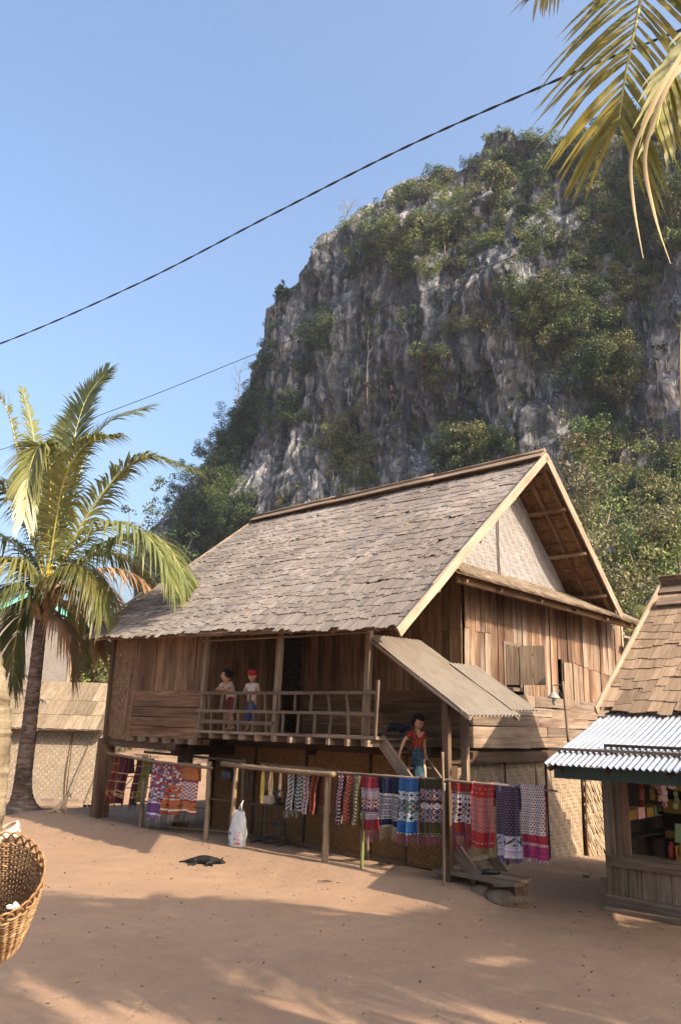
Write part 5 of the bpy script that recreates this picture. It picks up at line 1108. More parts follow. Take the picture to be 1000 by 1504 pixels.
# narrow bands
bandart = lambda a, b_, c, e: (lambda u, v, i, j: hexc(e) if u < .10 or u > .90 else (hexc(c) if u < .2 or u > .8 else (hexc(a) if (j + abs(i - 5)) % 4 < 2 else hexc(b_))))
for k, (x0, x1, yt, yb, cs, lab) in enumerate([
    (425, 436, 1130, 1190, ('b8b4ae', '2a2a30', 'c8c4bc', '16161c'), 'leftmost black and white patterned band on the thick bamboo rack'),
    (438, 448, 1131, 1190, ('a8aaa4', '34343a', 'b8b8b0', '121216'), 'grey black patterned band, second on the thick bamboo rack'),
    (449, 460, 1132, 1195, ('c0a8ac', '7a2c3c', 'c8bcb4', '1a1418'), 'pinkish patterned band, third on the thick bamboo rack'),
    (461, 472, 1133, 1195, ('8a3a22', '5a1e18', 'a04a2c', '1a1010'), 'rust red band beside the right post of the thick rack'),
    (498, 508, 1137, 1210, ('c8b0b8', '4a1622', '5a1a28', '2a1016'), 'maroon band with white knots on the thin rail'),
    (510, 521, 1138, 1210, ('b86a4a', '7a1e1c', '8a2a1e', '5a3a20'), 'brick red zigzag band on the thin rail'),
    (522, 532, 1138, 1211, ('c8c0a8', '5a3a28', '6a5a38', '4a4226'), 'olive edged band with white dots on the thin rail')]):
    cloth(lab, x0, x1, yt, yb, bandart(*cs), 11, back=.8, cat='woven band', group='narrow woven bands', name='woven_band', seed=20 + k, slant=-.05, fringe=[cs[3], cs[0]] if k < 2 else None, flen=.12)
# broad cloths on the thin rail
big = lambda base, l1, d1, rg_: band_art([(.24, base), (.27, dots(l1, base)), (.29, base), (.46, rings(l1, base)), (.48, rg_[0]), (.68, diamonds(d1, l1, 9)), (.70, rg_[0]), (.85, rings(l1, base)), (.95, base), (.97, dots(l1, base)), (1, base)])
cloth('crimson cloth with white diamond bands, first on the thin rail', 533, 557, 1139, 1217, band_art([(.22, '8c1428'), (.25, dots('d8c8c8', '6a1432')), (.38, knots('d8ccd0', '8a5a7a')), (.62, diamonds(['a01c2c', 'c85a30', '4a3a6a', '6a1432'], 'd8c0b8', 8)), (.66, '5a2a5a'), (.80, knots('d8ccd0', '6a3a5a')), (1, '8c1428')]), 46, fringe=['8a2030', 'c08878', '6a3050'], flen=.17, seed=31)
cloth('navy blue cloth with a silver patterned panel', 558, 587, 1140, 1214, band_art([(.33, '141c3c'), (.36, 'c0b8a8'), (.82, knots('b8b4b4', '222a48')), (.84, 'c0b8a8'), (.95, '141c3c'), (1, '8a8478')]), 46, fringe=['8a7858', 'a08868'], flen=.16, seed=32)
cloth('bright blue cloth with white ring bands', 588, 617, 1141, 1223, band_art([(.20, '1c5a9c'), (.24, '2a5a8a'), (.42, rings('d0d4d4', '3a4a70')), (.62, diamonds(['2a6a80', 'a04038', '5a3a7a', '3a5a5a'], 'c8c8b0', 9)), (.78, rings('d0d4d4', '2a4a6a')), (.96, '1c64a8'), (1, dots('d0d4d4', '1c5a9c'))]), 46, fringe=['a04048', 'c07858', '3a4a80'], flen=.15, seed=33)
cloth('olive brown cloth with coloured diamonds beside the canopy post', 618, 650, 1142, 1226, band_art([(.18, '3c3418'), (.38, diamonds(['8a2c30', 'c8702c', '3a3428', '5a3a5a'], 'd0ccc0', 9)), (.42, '3a2a28'), (.54, rings('d4d4cc', '7a3430')), (.76, diamonds(['a83c20', '8a6a30', '3a3428', '4a3a5a'], 'd0c8b8', 9)), (.80, '3c3020'), (.96, '46401c'), (1, dots('c8c0a8', '3c2c20'))]), 46, fringe=['8a3a4a', '6a3038', 'a05a58'], flen=.13, seed=34)
cloth('rust red cloth with white rings right of the canopy post', 664, 693, 1148, 1226, band_art([(.17, '8c2418'), (.22, dots('d0c0b0', '6a2030')), (.38, rings('d4d0cc', '6a2a48')), (.62, diamonds(['a04428', 'c08038', '4a2a6a', '5a1c38'], 'd0c8c0', 10)), (.76, rings('d4d0cc', '6a2038')), (.92, '8c2016'), (1, dots('6a5a90', '7a2020'))]), 46, fringe=['8a2028', 'a84048', '6a2838'], flen=.18, seed=35)
cloth('bright red cloth with fine pale zigzags', 694, 726, 1149, 1243, band_art([(.19, dots('d8a878', 'b81818', 10, 8, 5)), (.22, 'b81818'), (.76, zig('c88878', 'a82430', 6)), (.78, 'b81818'), (.91, 'b41616'), (.94, dots('d8b8a0', 'a01818')), (1, 'b01818')]), 46, fringe=['a89058', '8a7038'], flen=.12, seed=36)
cloth('plum grey cloth with a white embroidered border', 727, 763, 1151, 1256, band_art([(.70, dots('7a6678', '46344a', 4, 4)), (.73, 'c8b4c4'), (.84, lambda u, v, i, j: hexc('3a5a58') if (abs(((u * 2) % 1 - .5) * 22) - 4 < (j % 9) < abs(((u * 2) % 1 - .5) * 22)) or (u * 2) % 1 > .9 else hexc('d0bccc')), (.90, 'd4c4d4'), (.92, 'a888a8'), (1, 'd4c4d0')]), 46, fringe=['6a4878'], flen=.06, seed=37)
cloth('pink cloth with dark dots, last on the rail by the stall', 764, 800, 1153, 1258, band_art([(.68, lambda u, v, i, j: hexc('a01838') if u > .95 else (hexc('5a1c30') if (j % 4 in (0, 1)) and ((i + (2 if (j // 4) % 2 else 0)) % 4 in (0, 1)) else hexc('d4c0bc'))), (.80, 'a81830'), (.83, dots('d8c8c8', 'a01c40', 3, 3)), (1, 'a02060')]), 46, fringe=['a02060', 'd0c0c0'], flen=.05, seed=38)

# ================================================================== things round the racks
# white printed sack hanging from the thick rack
sa, sz = onb(348, 1247, RB - .05); sp0 = P(sa, RB - .05, 0); gsk = float(gz(sp0[0], sp0[1])); zt_ = onb(348, 1188, RB - .05)[1] - gsk
sk_ = thing('plastic_sack', 'white printed plastic sack leaning on the rack post', 'sack', (sp0[0], sp0[1], gsk), RZ)
m = MB(); NU, NV = 28, 30; Vv = []; cc = []
for j in range(NV + 1):
    v = j / NV; hw = .20 * (1 - .30 * max(0, v - .45) / .55) * (.94 + .06 * math.sin(v * 3.1)); th = .10 * (1 - v ** 3) + .012
    for i in range(NU):
        an = 2 * math.pi * i / NU; cx, sy = math.cos(an), math.sin(an); Vv.append((hw * np.sign(cx) * abs(cx) ** .6 + .02 * v + .008 * math.sin(v * 17 + an * 3), th * np.sign(sy) * abs(sy) ** .8 + .006 * math.sin(an * 5 + v * 12), v * zt_ * .96 + .02 * math.sin(an * 2) * v))
fsk = []
for j in range(NV):
    for i in range(NU): fsk.append((j * NU + i, j * NU + (i + 1) % NU, (j + 1) * NU + (i + 1) % NU, (j + 1) * NU + i))
colr = []
for f in fsk:
    c = np.mean([Vv[q] for q in f], 0); u, v = c[0] / .2, c[2] / zt_; k = np.array([.46, .45, .43])
    if c[1] < 0:
        if .04 < u < .72 and .18 < v < .40 and int((v - .18) * 50) % 3 != 2 and int(u * 14) % 4 != 3: k = np.array([.52, .05, .06])
        elif -.8 < u < -.2 and .28 < v < .52 and abs((v - .28) - .25 * (u + .8)) < .07 and int(u * 18) % 3 != 2: k = np.array([.06, .10, .30])
        elif -.9 < u < -.2 and .06 < v < .12: k = np.array([.05, .16, .20])
        elif -.1 < u < .8 and .06 < v < .11: k = np.array([.5, .1, .1])
    colr.append(k * random.uniform(.9, 1.08))
for f, c in zip(fsk, colr): m.f.append(f); m.mi.append(0); m.c.append(tuple(c))
m.v = [tuple(map(float, q)) for q in Vv]; m.f.append(tuple(range(NU - 1, -1, -1))); m.mi.append(0); m.c.append((.6, .58, .55)); m.build('bag', PRINT, sk_, smooth=True)
for s in (-1, 1): m = MB(); m.tube([(.02 + s * .05, 0, zt_ * .95), (.05 + s * .015, 0, zt_ * 1.12), (.07, .03, zt_ * 1.25)], .008, 6, col=(.64, .62, .58)); m.build('handle', PRINT, sk_)
# treadle sewing machine
IRON = plain('black_iron', (.03, .028, .026), .5, .4, var=.3); BEIGE = plain('worn_enamel', (.40, .34, .28), .5, .4)
ma, mz = onb(395, 1250, 11.35); mp = P(ma, 11.35, 0); mg = float(gz(mp[0], mp[1])); mc = thing('sewing_machine', 'old treadle sewing machine on an iron stand beneath the rack', 'sewing machine', (mp[0], mp[1], mg), RZ + .12)
m = MB(); m.box((0, 0, .72), (.46, .2, .018)); m.box((.50, -.01, .715), (.06, .19, .014)); m.build('table_top', WOOD_DARK, mc)
for s in (-1, 1):
    m = MB(); m.tube([(s * .34, -.17, 0), (s * .27, -.08, .36), (s * .33, -.14, .7)], .017, 6); m.tube([(s * .34, .17, 0), (s * .27, .08, .36), (s * .33, .14, .7)], .017, 6); m.tube([(s * .34, -.2, .02), (s * .34, .2, .02)], .018, 6); m.tube([(s * .28, -.1, .36), (s * .28, .1, .36)], .014, 6); m.build('iron_leg', IRON, mc, smooth=True)
m = MB(); m.tube([(-.32, .1, .36), (.32, .1, .36)], .014, 6); m.tube([(-.33, 0, .08), (.33, 0, .08)], .012, 6); m.build('cross_bar', IRON, mc)
m = MB(); m.tube([(.2 + .15 * math.cos(t * math.pi / 12), -.02, .27 + .15 * math.sin(t * math.pi / 12)) for t in range(25)], .014, 6)
for t in range(5): m.tube([(.2, -.02, .27), (.2 + .15 * math.cos(t * 1.257), -.02, .27 + .15 * math.sin(t * 1.257))], .008, 5)
m.build('drive_wheel', IRON, mc, smooth=True)
m = MB(); m.box((0, -.02, .09), (.18, .13, .01))
for i in range(6): m.box((-.15 + i * .06, -.02, .105), (.012, .13, .008))
m.build('treadle', IRON, mc)
hd = empty('machine_head', parent=mc); m = MB(); m.box((.02, 0, .755), (.2, .08, .018)); m.tube([(.17, 0, .77), (.17, 0, .93), (.13, 0, .97), (-.12, 0, .965), (-.16, 0, .94), (-.16, 0, .82)], [.045, .042, .042, .036, .036, .022], 10); m.tube([(-.16, 0, .83), (-.16, 0, .775)], .006, 6); m.build('arm', IRON, hd, smooth=True)
m = MB(); m.lathe([(.01, -.015), (.06, -.014), (.062, .014), (.01, .015)], 14); m.build('hand_wheel', BEIGE, hd, Matrix.Translation((.23, 0, .93)) @ Matrix.Rotation(math.pi / 2, 4, 'Y'), smooth=True)
m = MB(); m.box((-.02, -.1, .82), (.14, .05, .07), Matrix.Rotation(.3, 3, 'X'), jit=.01); tag(link('folded_cloth', m.mesh('folded_cloth'), BEIGE, None, Matrix.Translation((mp[0], mp[1], mg)) @ Matrix.Rotation(RZ + .12, 4, 'Z')), 'pale folded cloth lying on the sewing machine', 'cloth')
# black helmet hanging at the rack corner
ha, hz_ = onb(336, 1138, RB + .06); hp = P(ha, RB + .06, hz_)
m = MB(); m.lathe([(.13, -.12), (.15, -.06), (.145, .03), (.10, .11), (.03, .14), (.002, .142)], 16); m.tube([(0, 0, .14), (.02, 0, .24)], .008, 5); o = m.build('black_helmet', BLK, None, Matrix.Translation(Vector(hp)), True); tag(o, 'round black helmet hanging at the rack corner', 'helmet')
# yarn and warp threads hanging from the thick rack
YARN = plain('yellow_yarn', (.50, .36, .08), .9, .1); YARN2 = plain('straw_yarn', (.52, .40, .22), .9, .1)
for k, (px, y0, y1, mt, lab, wd_) in enumerate([(391, 1133, 1180, YARN, 'yellow green yarn skein hanging above the sewing machine', .04), (403, 1133, 1168, YARN2, 'straw coloured yarn skein beside the yellow one', .05), (416, 1134, 1160, YARN2, 'short straw yarn skein nearest the striped bands', .04)]):
    a, z = onb(px, y0, RB); z1 = onb(px, y1, RB)[1]; p = P(a, RB - .07, z); m = MB()
    for i in range(9): q = np.array([(i / 8 - .5) * wd_ * 2, random.uniform(-.015, .015), 0]); m.tube([q * .4 + np.array([0, 0, .05]), q + np.array([0, 0, -.2]), q * .8 + np.array([random.gauss(0, .01), 0, z1 - z])], .005, 4)
    o = m.build('yarn_skein', mt, None, Matrix.Translation(Vector(p)) @ Matrix.Rotation(RZ, 4, 'Z')); tag(o, lab, 'yarn', 'yarn skeins on the rack')
a, z = onb(371, 1134, RB); m = MB(); m.tube([(-.06, 0, .03), (-.08, 0, -.25), (-.05, 0, -.38), (.0, 0, -.40), (.03, 0, -.3), (.06, 0, .0)], .012, 6); tag(m.build('leather_strap', BLK, None, Matrix.Translation(Vector(P(a, RB - .07, z))) @ Matrix.Rotation(RZ, 4, 'Z'), True), 'black looped strap hanging left of the yarn', 'strap')
# low plank bench at the foot of the stair, on stones
pa, pb = 7.25, 11.05; pg = 0.17; ben = thing('plank_platform', 'low broad plank platform on stones at the stair foot', 'platform', P(pa, pb, pg), RZ - .12)
for i in range(3): board('platform_plank', ben, (-.62, i * .24, .15 + .005 * i), (.95 - i * .1, i * .24 + .02, .17), .23, .045, Y_, WOOD_GREY, .01)
board('platform_leg', ben, (.78, .2, -.12), (.78, .2, .13), .12, .3, X_, WOOD_DARK)
STONE = plain('brown_stone', (.115, .085, .063), .9, .15, var=.3, scale=8, bump=.6)
def rock(label, p, r, sx, sy, sz, seed):
    bm = bmesh.new(); bmesh.ops.create_icosphere(bm, subdivisions=3, radius=r); rg = np.random.default_rng(seed).uniform(0, 50)
    for v_ in bm.verts: c = v_.co.normalized(); k = 1 + .22 * float(pnoise(c.x * 1.6 + rg, c.y * 1.6, c.z * 1.6)) + .05 * float(pnoise(c.x * 6 + rg, c.y * 6, c.z * 6)); v_.co = Vector((c.x * sx, c.y * sy, c.z * sz)) * r * k
    me = bpy.data.meshes.new('stone'); bm.to_mesh(me); bm.free(); return tag(link('stone', me, STONE, None, Matrix.Translation(Vector([float(q) for q in p]))), label, 'stone')
def onpos(px, py, z): p = onz(px, py, z); return p
q = P(7.1, 10.92, .13); rock('pale round stone under the front of the plank platform', q + np.array([.12, -.05, .0]), .14, 1.1, 1, .75, 1)
q = P(6.62, 11.1, .08); rock('dark broad stone under the right end of the platform', q + np.array([.0, .0, .0]), .26, 1.25, .9, .62, 2)
for k, (px, py, r, lab) in enumerate([(645, 1303, .06, 'small stone on the sand before the platform'), (560, 1289, .05, 'pebble on the bank below the olive cloth'), (860, 1285, .05, 'small stone on the sand before the leaf panel')]):
    p = onz(px, py, .0); rock(lab, (p[0], p[1], float(gz(p[0], p[1])) + r * .2), r, 1.3, 1, .6, 10 + k)
# dark shoe and bundle on the platform
m = MB(); m.tube([(-.16, 0, .03), (-.05, 0, .045), (.08, 0, .03), (.14, 0, .02)], [.03, .045, .04, .02], 8); tag(m.build('slipper', BLK, None, Matrix.Translation(Vector(P(6.95, 11.25, pg + .19))) @ Matrix.Rotation(.2, 4, 'Z'), True), 'black slipper lying on the plank platform', 'slipper')
# bundle of laundry beside the stair top
m = MB(); NAVY = plain('navy_bundle', (.035, .04, .06), .9, .1, var=.5, scale=9, bump=.4); 
for i in range(7): m.tube([(-.22 + i * .07, random.uniform(-.05, .05), random.uniform(-.02, .05)), (-.18 + i * .07, random.uniform(-.05, .05), .06 + random.uniform(-.03, .05)), (-.1 + i * .07, 0, random.uniform(-.04, .04))], [.03, .055, .03], 7)
bp = P(*onb(583, 1073, 12.2)[:1], 12.2, onb(583, 1073, 12.2)[1]); tag(m.build('clothes_bundle', NAVY, None, Matrix.Translation(Vector(bp)) @ Matrix.Rotation(RZ, 4, 'Z'), True), 'dark bundle of clothes on the stair head beside the girl', 'bundle')
pole('bundle_shelf', house, HF(*(lambda q: (q[0] + .45, 12.25, q[1] - .07))(onb(583, 1073, 12.2))), HF(*(lambda q: (q[0] - .45, 12.25, q[1] - .07))(onb(583, 1073, 12.2))), .02, .02, WOOD_GREY)
# white rag tied on the post
m = MB()
for i in range(7): m.tube([(random.uniform(-.03, .03), -.06, random.uniform(-.02, .04)), (random.uniform(-.06, .06), -.08, random.uniform(-.12, -.04)), (random.uniform(-.05, .05), -.07, random.uniform(-.26, -.12))], [.012, .018, .006], 5)
WHT = plain('white_plastic', (.62, .62, .62), .5, .4); tag(m.build('tied_rag', WHT, None, Matrix.Translation(Vector(P(7.6, 10.95, onb(652, 1146, 10.95)[1]))) @ Matrix.Rotation(RZ, 4, 'Z')), 'white plastic rag tied round the canopy post', 'rag')
m = MB(); 
for i in range(5): p0 = np.array([random.uniform(-.3, .3), random.uniform(-.1, .1), .012]); m.tube([p0, p0 + np.array([random.uniform(.1, .3), random.uniform(-.06, .06), .005])], [.007, .003], 5)
p = onz(485, 1303, 0); tag(m.build('fallen_twigs', WOOD_DARK, None, Matrix.Translation((p[0], p[1], float(gz(p[0], p[1]))))), 'few dry twigs on the sunlit sand', 'twigs')
# ================================================================== people and dogs
def skin_mesh(verts, edges, radii, root=0, sub=2):
    """continuous tapering body grown round a jointed skeleton"""
    me = bpy.data.meshes.new('skel'); me.from_pydata([tuple(map(float, v_)) for v_ in verts], edges, []); o = bpy.data.objects.new('skel', me); COL.objects.link(o)
    sk = o.modifiers.new('skin', 'SKIN'); sk.use_smooth_shade = True; sk.branch_smoothing = .3; ss = o.modifiers.new('sub', 'SUBSURF'); ss.levels = sub; ss.render_levels = sub
    for i, sv in enumerate(me.skin_vertices[0].data): r = radii[i]; sv.radius = (r, r) if np.isscalar(r) else r; sv.use_root = (i == root)
    dg = bpy.context.evaluated_depsgraph_get(); ev = o.evaluated_get(dg); em = ev.to_mesh(); V = [tuple(q.co) for q in em.vertices]; Fc = [tuple(p.vertices) for p in em.polygons]; ev.to_mesh_clear()
    bpy.data.objects.remove(o); bpy.data.meshes.remove(me); return V, Fc
def add_head(m, c, yaw, pitch, s, tilt=0.0):
    """head with brow, nose, mouth, ears; slot 0 skin, slot 1 dark (eyes, lips)"""
    bm = bmesh.new(); bmesh.ops.create_uvsphere(bm, u_segments=20, v_segments=16, radius=1.0)
    for v_ in bm.verts:
        x, y, z = v_.co; wx = .074 * (1 - .22 * max(0, -z)); wy = .092; wz = .112; X, Y, Z = x * wx, y * wy, z * wz
        if y > .3: Y *= .93
        if y > .75 and abs(x) < .32 and -.35 < z < .2: Y += .016 * (1 - abs(x) / .32) * (1 - (z + .35) / .7)
        if y > .6 and z < -.65: Y += .008
        if y > .7 and .0 < z < .25 and .2 < abs(x) < .6: Y -= .006
        v_.co = (X, Y, Z)
    M = Matrix.Rotation(yaw, 3, 'Z') @ Matrix.Rotation(pitch, 3, 'X') @ Matrix.Rotation(tilt, 3, 'Y'); c = Vector([float(q) for q in c])
    tf = lambda p: tuple(M @ (Vector(p) * s) + c)
    bm.verts.index_update(); m.add([tf(v_.co) for v_ in bm.verts], [tuple(v_.index for v_ in f.verts) for f in bm.faces]); bm.free()
    for sx in (-1, 1):
        e = MB(); e.lathe([(.001, -.004), (.009, -.003), (.010, .002), (.001, .005)], 8); m.add([tf((v_[0] + sx * .029, .080 + v_[2], v_[1] * .6 + .010)) for v_ in e.v], e.f, 1)
        br = MB(); br.box((sx * .03, .083, .030), (.016, .004, .0035)); m.add([tf(v_) for v_ in br.v], br.f, 1)
        er = MB(); er.lathe([(.001, -.008), (.020, -.006), (.022, .004), (.010, .008)], 8); m.add([tf((sx * .074 + v_[2] * sx, v_[0] * .7, v_[1] * 1.3)) for v_ in er.v], er.f, 0)
    mo = MB(); mo.box((0, .083, -.052), (.020, .006, .0055)); m.add([tf(v_) for v_ in mo.v], mo.f, 2)
    return tf
def add_hand(m, wrist, d, n, s, thumb=1, curl=.5):
    """palm and five fingers; d points along the fingers, n out of the palm"""
    d = np.array(d, float); d /= np.linalg.norm(d); n = np.array(n, float); n -= d * (n @ d); n /= np.linalg.norm(n); x = np.cross(d, n) * thumb; w_ = np.array(wrist, float)
    m.tube([w_, w_ + d * .03 * s, w_ + d * .075 * s, w_ + d * .088 * s], [.020 * s, .030 * s, .034 * s, .026 * s], 8)
    for k, (off, L) in enumerate(((-.027, .062), (-.009, .074), (.009, .070), (.026, .054))):
        b = w_ + d * .078 * s + x * off * s; p1 = b + (d * math.cos(curl * .5) + n * math.sin(curl * .5)) * L * .45 * s; p2 = p1 + (d * math.cos(curl * 1.3) + n * math.sin(curl * 1.3)) * L * .33 * s; p3 = p2 + (d * math.cos(curl * 2) + n * math.sin(curl * 2)) * L * .25 * s
        m.tube([b, p1, p2, p3], [.0095 * s, .009 * s, .008 * s, .006 * s], 6)
    b = w_ + d * .025 * s - x * .026 * s; p1 = b + (d * .6 - x * .75 + n * .25) * .036 * s; p2 = p1 + (d * .85 - x * .35 + n * .35) * .034 * s; m.tube([b, p1, p2], [.012 * s, .010 * s, .007 * s], 6)
LIPS = plain('lips', (.25, .08, .06), .5)
def person(label, loc, rz, J, scale, head, hands, skirt=None, shorts=None, shirt_col=(.55, .5, .47), top_mat=None, hair='bun', cap=None, shoes=None, hs=1.5, bulk=1.22):
    """J: joint name -> place (metres for a 1.6 m body); body, hair and clothes are the children"""
    root = thing('person', label, 'person', loc, rz); sc_ = lambda p: np.array(p, float) * scale
    names = ['pelvis', 'belly', 'chest', 'neck', 'nape', 'shl', 'ell', 'wrl', 'shr', 'elr', 'wrr', 'hpl', 'knl', 'anl', 'tol', 'hpr', 'knr', 'anr', 'tor']
    rad = dict(pelvis=(.105, .085), belly=(.098, .078), chest=(.118, .085), neck=.056, nape=.054, shl=.052, ell=.036, wrl=.024, shr=.052, elr=.036, wrr=.024, hpl=.080, knl=.052, anl=.034, tol=.026, hpr=.080, knr=.052, anr=.034, tor=.026)
    ed = [('pelvis', 'belly'), ('belly', 'chest'), ('chest', 'neck'), ('neck', 'nape'), ('chest', 'shl'), ('shl', 'ell'), ('ell', 'wrl'), ('chest', 'shr'), ('shr', 'elr'), ('elr', 'wrr'), ('pelvis', 'hpl'), ('hpl', 'knl'), ('knl', 'anl'), ('anl', 'tol'), ('pelvis', 'hpr'), ('hpr', 'knr'), ('knr', 'anr'), ('anr', 'tor')]
    ix = {n: i for i, n in enumerate(names)}; mul = lambda r, k: r * k if np.isscalar(r) else (r[0] * k, r[1] * k)
    V, Fc = skin_mesh([sc_(J[n]) for n in names], [(ix[a], ix[b]) for a, b in ed], [mul(rad[n], scale * bulk) for n in names])
    m = MB(); m.add(V, Fc); hc, yaw, pit = head; tf = add_head(m, sc_(hc), yaw, pit, scale * hs)
    for wr, d, n, th in hands: add_hand(m, sc_(J[wr]), d, n, scale * 1.0, th)
    m.build('body', None, root, smooth=True, mats=[SKIN, HAIR, LIPS])
    def garment(nm, js, es, grow, mat, cut=None):
        jj = list(js); V, Fc = skin_mesh([sc_(js[n]) for n in jj], [(jj.index(a), jj.index(b)) for a, b in es], [mul(g, scale * bulk) for g in grow]); g = MB(); g.add(V, Fc); return g.build(nm, mat, root, smooth=True)
    mid = lambda a, b, f: tuple(np.array(J[a]) * (1 - f) + np.array(J[b]) * f)
    tm = top_mat or plain('shirt', shirt_col, .9, .1, var=.12, bump=.2)
    sl = .62
    js = {'hem': tuple(np.array(J['pelvis']) + np.array([0, 0, -.10])), 'belly': J['belly'], 'chest': J['chest'], 'col': mid('chest', 'neck', .62), 'shl': J['shl'], 'al': mid('shl', 'ell', sl), 'shr': J['shr'], 'ar': mid('shr', 'elr', sl)}
    garment('shirt', js, [('hem', 'belly'), ('belly', 'chest'), ('chest', 'col'), ('chest', 'shl'), ('shl', 'al'), ('chest', 'shr'), ('shr', 'ar')], [(.128, .105), (.120, .100), (.136, .104), .058, .068, .058, .068, .058], tm)
    if shorts is not None:
        f, mat = shorts; js = {'w': tuple(np.array(J['pelvis']) + np.array([0, 0, .12])), 'p': J['pelvis'], 'hl': J['hpl'], 'kl': mid('hpl', 'knl', f) if f <= 1 else mid('knl', 'anl', f - 1), 'hr': J['hpr'], 'kr': mid('hpr', 'knr', f) if f <= 1 else mid('knr', 'anr', f - 1)}
        es = [('w', 'p'), ('p', 'hl'), ('p', 'hr')]; gr = [(.118, .095), (.120, .098), .096, .076 if f <= 1 else .062, .096, .076 if f <= 1 else .062]
        if f > 1: js['ml'] = J['knl']; js['mr'] = J['knr']; es += [('hl', 'ml'), ('ml', 'kl'), ('hr', 'mr'), ('mr', 'kr')]; gr += [.068, .068]
        else: es += [('hl', 'kl'), ('hr', 'kr')]
        garment('trousers', js, es, gr, mat)
    if skirt is not None:
        mat, cen, rx, ry = skirt; g = MB(); n = 20; vs = []
        for (cx, cy, cz), a, b in zip(cen, rx, ry):
            for k in range(n): an = 2 * math.pi * k / n; f = 1 + .05 * math.sin(an * 5 + cz * 9); vs.append(sc_((cx + a * f * math.cos(an), cy + b * f * math.sin(an), cz)))
        g.add(vs, [(i*n+k, i*n+(k+1)%n, (i+1)*n+(k+1)%n, (i+1)*n+k) for i in range(len(cen)-1) for k in range(n)]); g.build('skirt', mat, root, smooth=True)
    h = MB(); bm = bmesh.new(); bmesh.ops.create_uvsphere(bm, u_segments=18, v_segments=14, radius=1.0); kill = [v_ for v_ in bm.verts if (v_.co.y > .25 and v_.co.z < .42) or v_.co.z < -.45 + .25 * max(0, v_.co.y)]
    bmesh.ops.delete(bm, geom=kill, context='VERTS'); bm.verts.index_update()
    h.add([tf((v_.co.x * .086, v_.co.y * .102 - .008, v_.co.z * .122 + .006)) for v_ in bm.verts], [tuple(v_.index for v_ in f.verts) for f in bm.faces]); bm.free()
    if hair == 'bun': e = MB(); e.lathe([(.001, -.05), (.04, -.035), (.05, 0), (.04, .035), (.001, .05)], 10); h.add([tf((v_[0], v_[1] - .115, v_[2] + .02)) for v_ in e.v], e.f)
    if hair == 'tail': e = MB(); e.tube([(0, -.085, .05), (0, -.13, .03), (-.01, -.15, -.06), (-.02, -.13, -.16)], [.025, .036, .032, .008], 8); h.add([tf(v_) for v_ in e.v], e.f)
    h.build('hair', HAIR, root, smooth=True)
    if cap is not None:
        g = MB(); e = MB(); e.lathe([(.092, .03), (.097, .06), (.086, .105), (.05, .132), (.004, .142)], 16, sy=1.18); g.add([tf(v_) for v_ in e.v], e.f)
        e = MB(); vs = [(.07 * math.cos(t), .085 + .085 * math.sin(t) * (1 if math.sin(t) > 0 else 0), .045 - .02 * math.sin(t)) for t in np.linspace(0, math.pi, 9)]; vs2 = [(x, y, z - .006) for x, y, z in vs]
        e.add(vs + vs2, [tuple(range(9)), tuple(range(17, 8, -1))] + [(i, i + 1, 9 + i + 1, 9 + i) for i in range(8)]); g.add([tf(v_) for v_ in e.v], e.f); g.build('cap', cap, root, smooth=True)
    if shoes is not None:
        for n0, n1 in (('anl', 'tol'), ('anr', 'tor')):
            g = MB(); a, b = sc_(J[n0]), sc_(J[n1]); lo = np.array([0, 0, -.032 * scale]); g.tube([a * 1.15 - b * .15 + lo * 1.4, (a + b) / 2 + lo, b * 1.1 - a * .1 + lo * .4], [.038 * scale, .044 * scale, .032 * scale], 8); g.build('sandal', shoes, root, smooth=True)
    return root
BLUE_T = plain('blue_trousers', (.035, .055, .13), .85, .15, var=.25); MAROON = plain('maroon_shorts', (.11, .025, .030), .85, .15, var=.2); REDCAP = plain('red_cap', (.30, .015, .022), .7, .2)
WHITE_T = plain('off_white_shirt', (.46, .36, .31), .9, .1, var=.12, bump=.2); WHITE_B = plain('cream_shirt', (.46, .37, .32), .9, .1, var=.12, bump=.2)
def red_print():
    t = NT('red_print_blouse'); c = t.coord(rand=False); v_ = t.t.nodes.new('ShaderNodeTexVoronoi'); v_.inputs['Scale'].default_value = 38; t.l(c, v_.inputs['Vector'])
    col = t.ramp(v_.outputs['Distance'], [(.18, (.32, .15, .03)), (.32, (.22, .028, .014)), (.7, (.12, .012, .01))]); return t.fin(col, .85, .15)
def skirt_mat():
    t = NT('teal_print_skirt'); c = t.coord((1, 1, .6), rand=False); n = t.noise(c, 16, 3, .6, .8); col = t.ramp(n, [(.38, (.012, .02, .03)), (.5, (.022, .045, .06)), (.58, (.03, .065, .085)), (.68, (.06, .05, .04))]); return t.fin(col, .85, .15)
STAND = dict(pelvis=(0, 0, .86), belly=(0, 0, 1.0), chest=(0, 0, 1.2), neck=(0, .0, 1.36), nape=(0, .01, 1.42), shl=(-.16, 0, 1.31), ell=(-.2, -.03, 1.06), wrl=(-.2, .06, .84), shr=(.16, 0, 1.31), elr=(.2, -.03, 1.06), wrr=(.2, .06, .84), hpl=(-.085, 0, .82), knl=(-.09, .02, .46), anl=(-.09, -.02, .09), tol=(-.1, .12, .035), hpr=(.085, 0, .82), knr=(.09, .02, .46), anr=(.09, -.02, .09), tor=(.1, .12, .035))
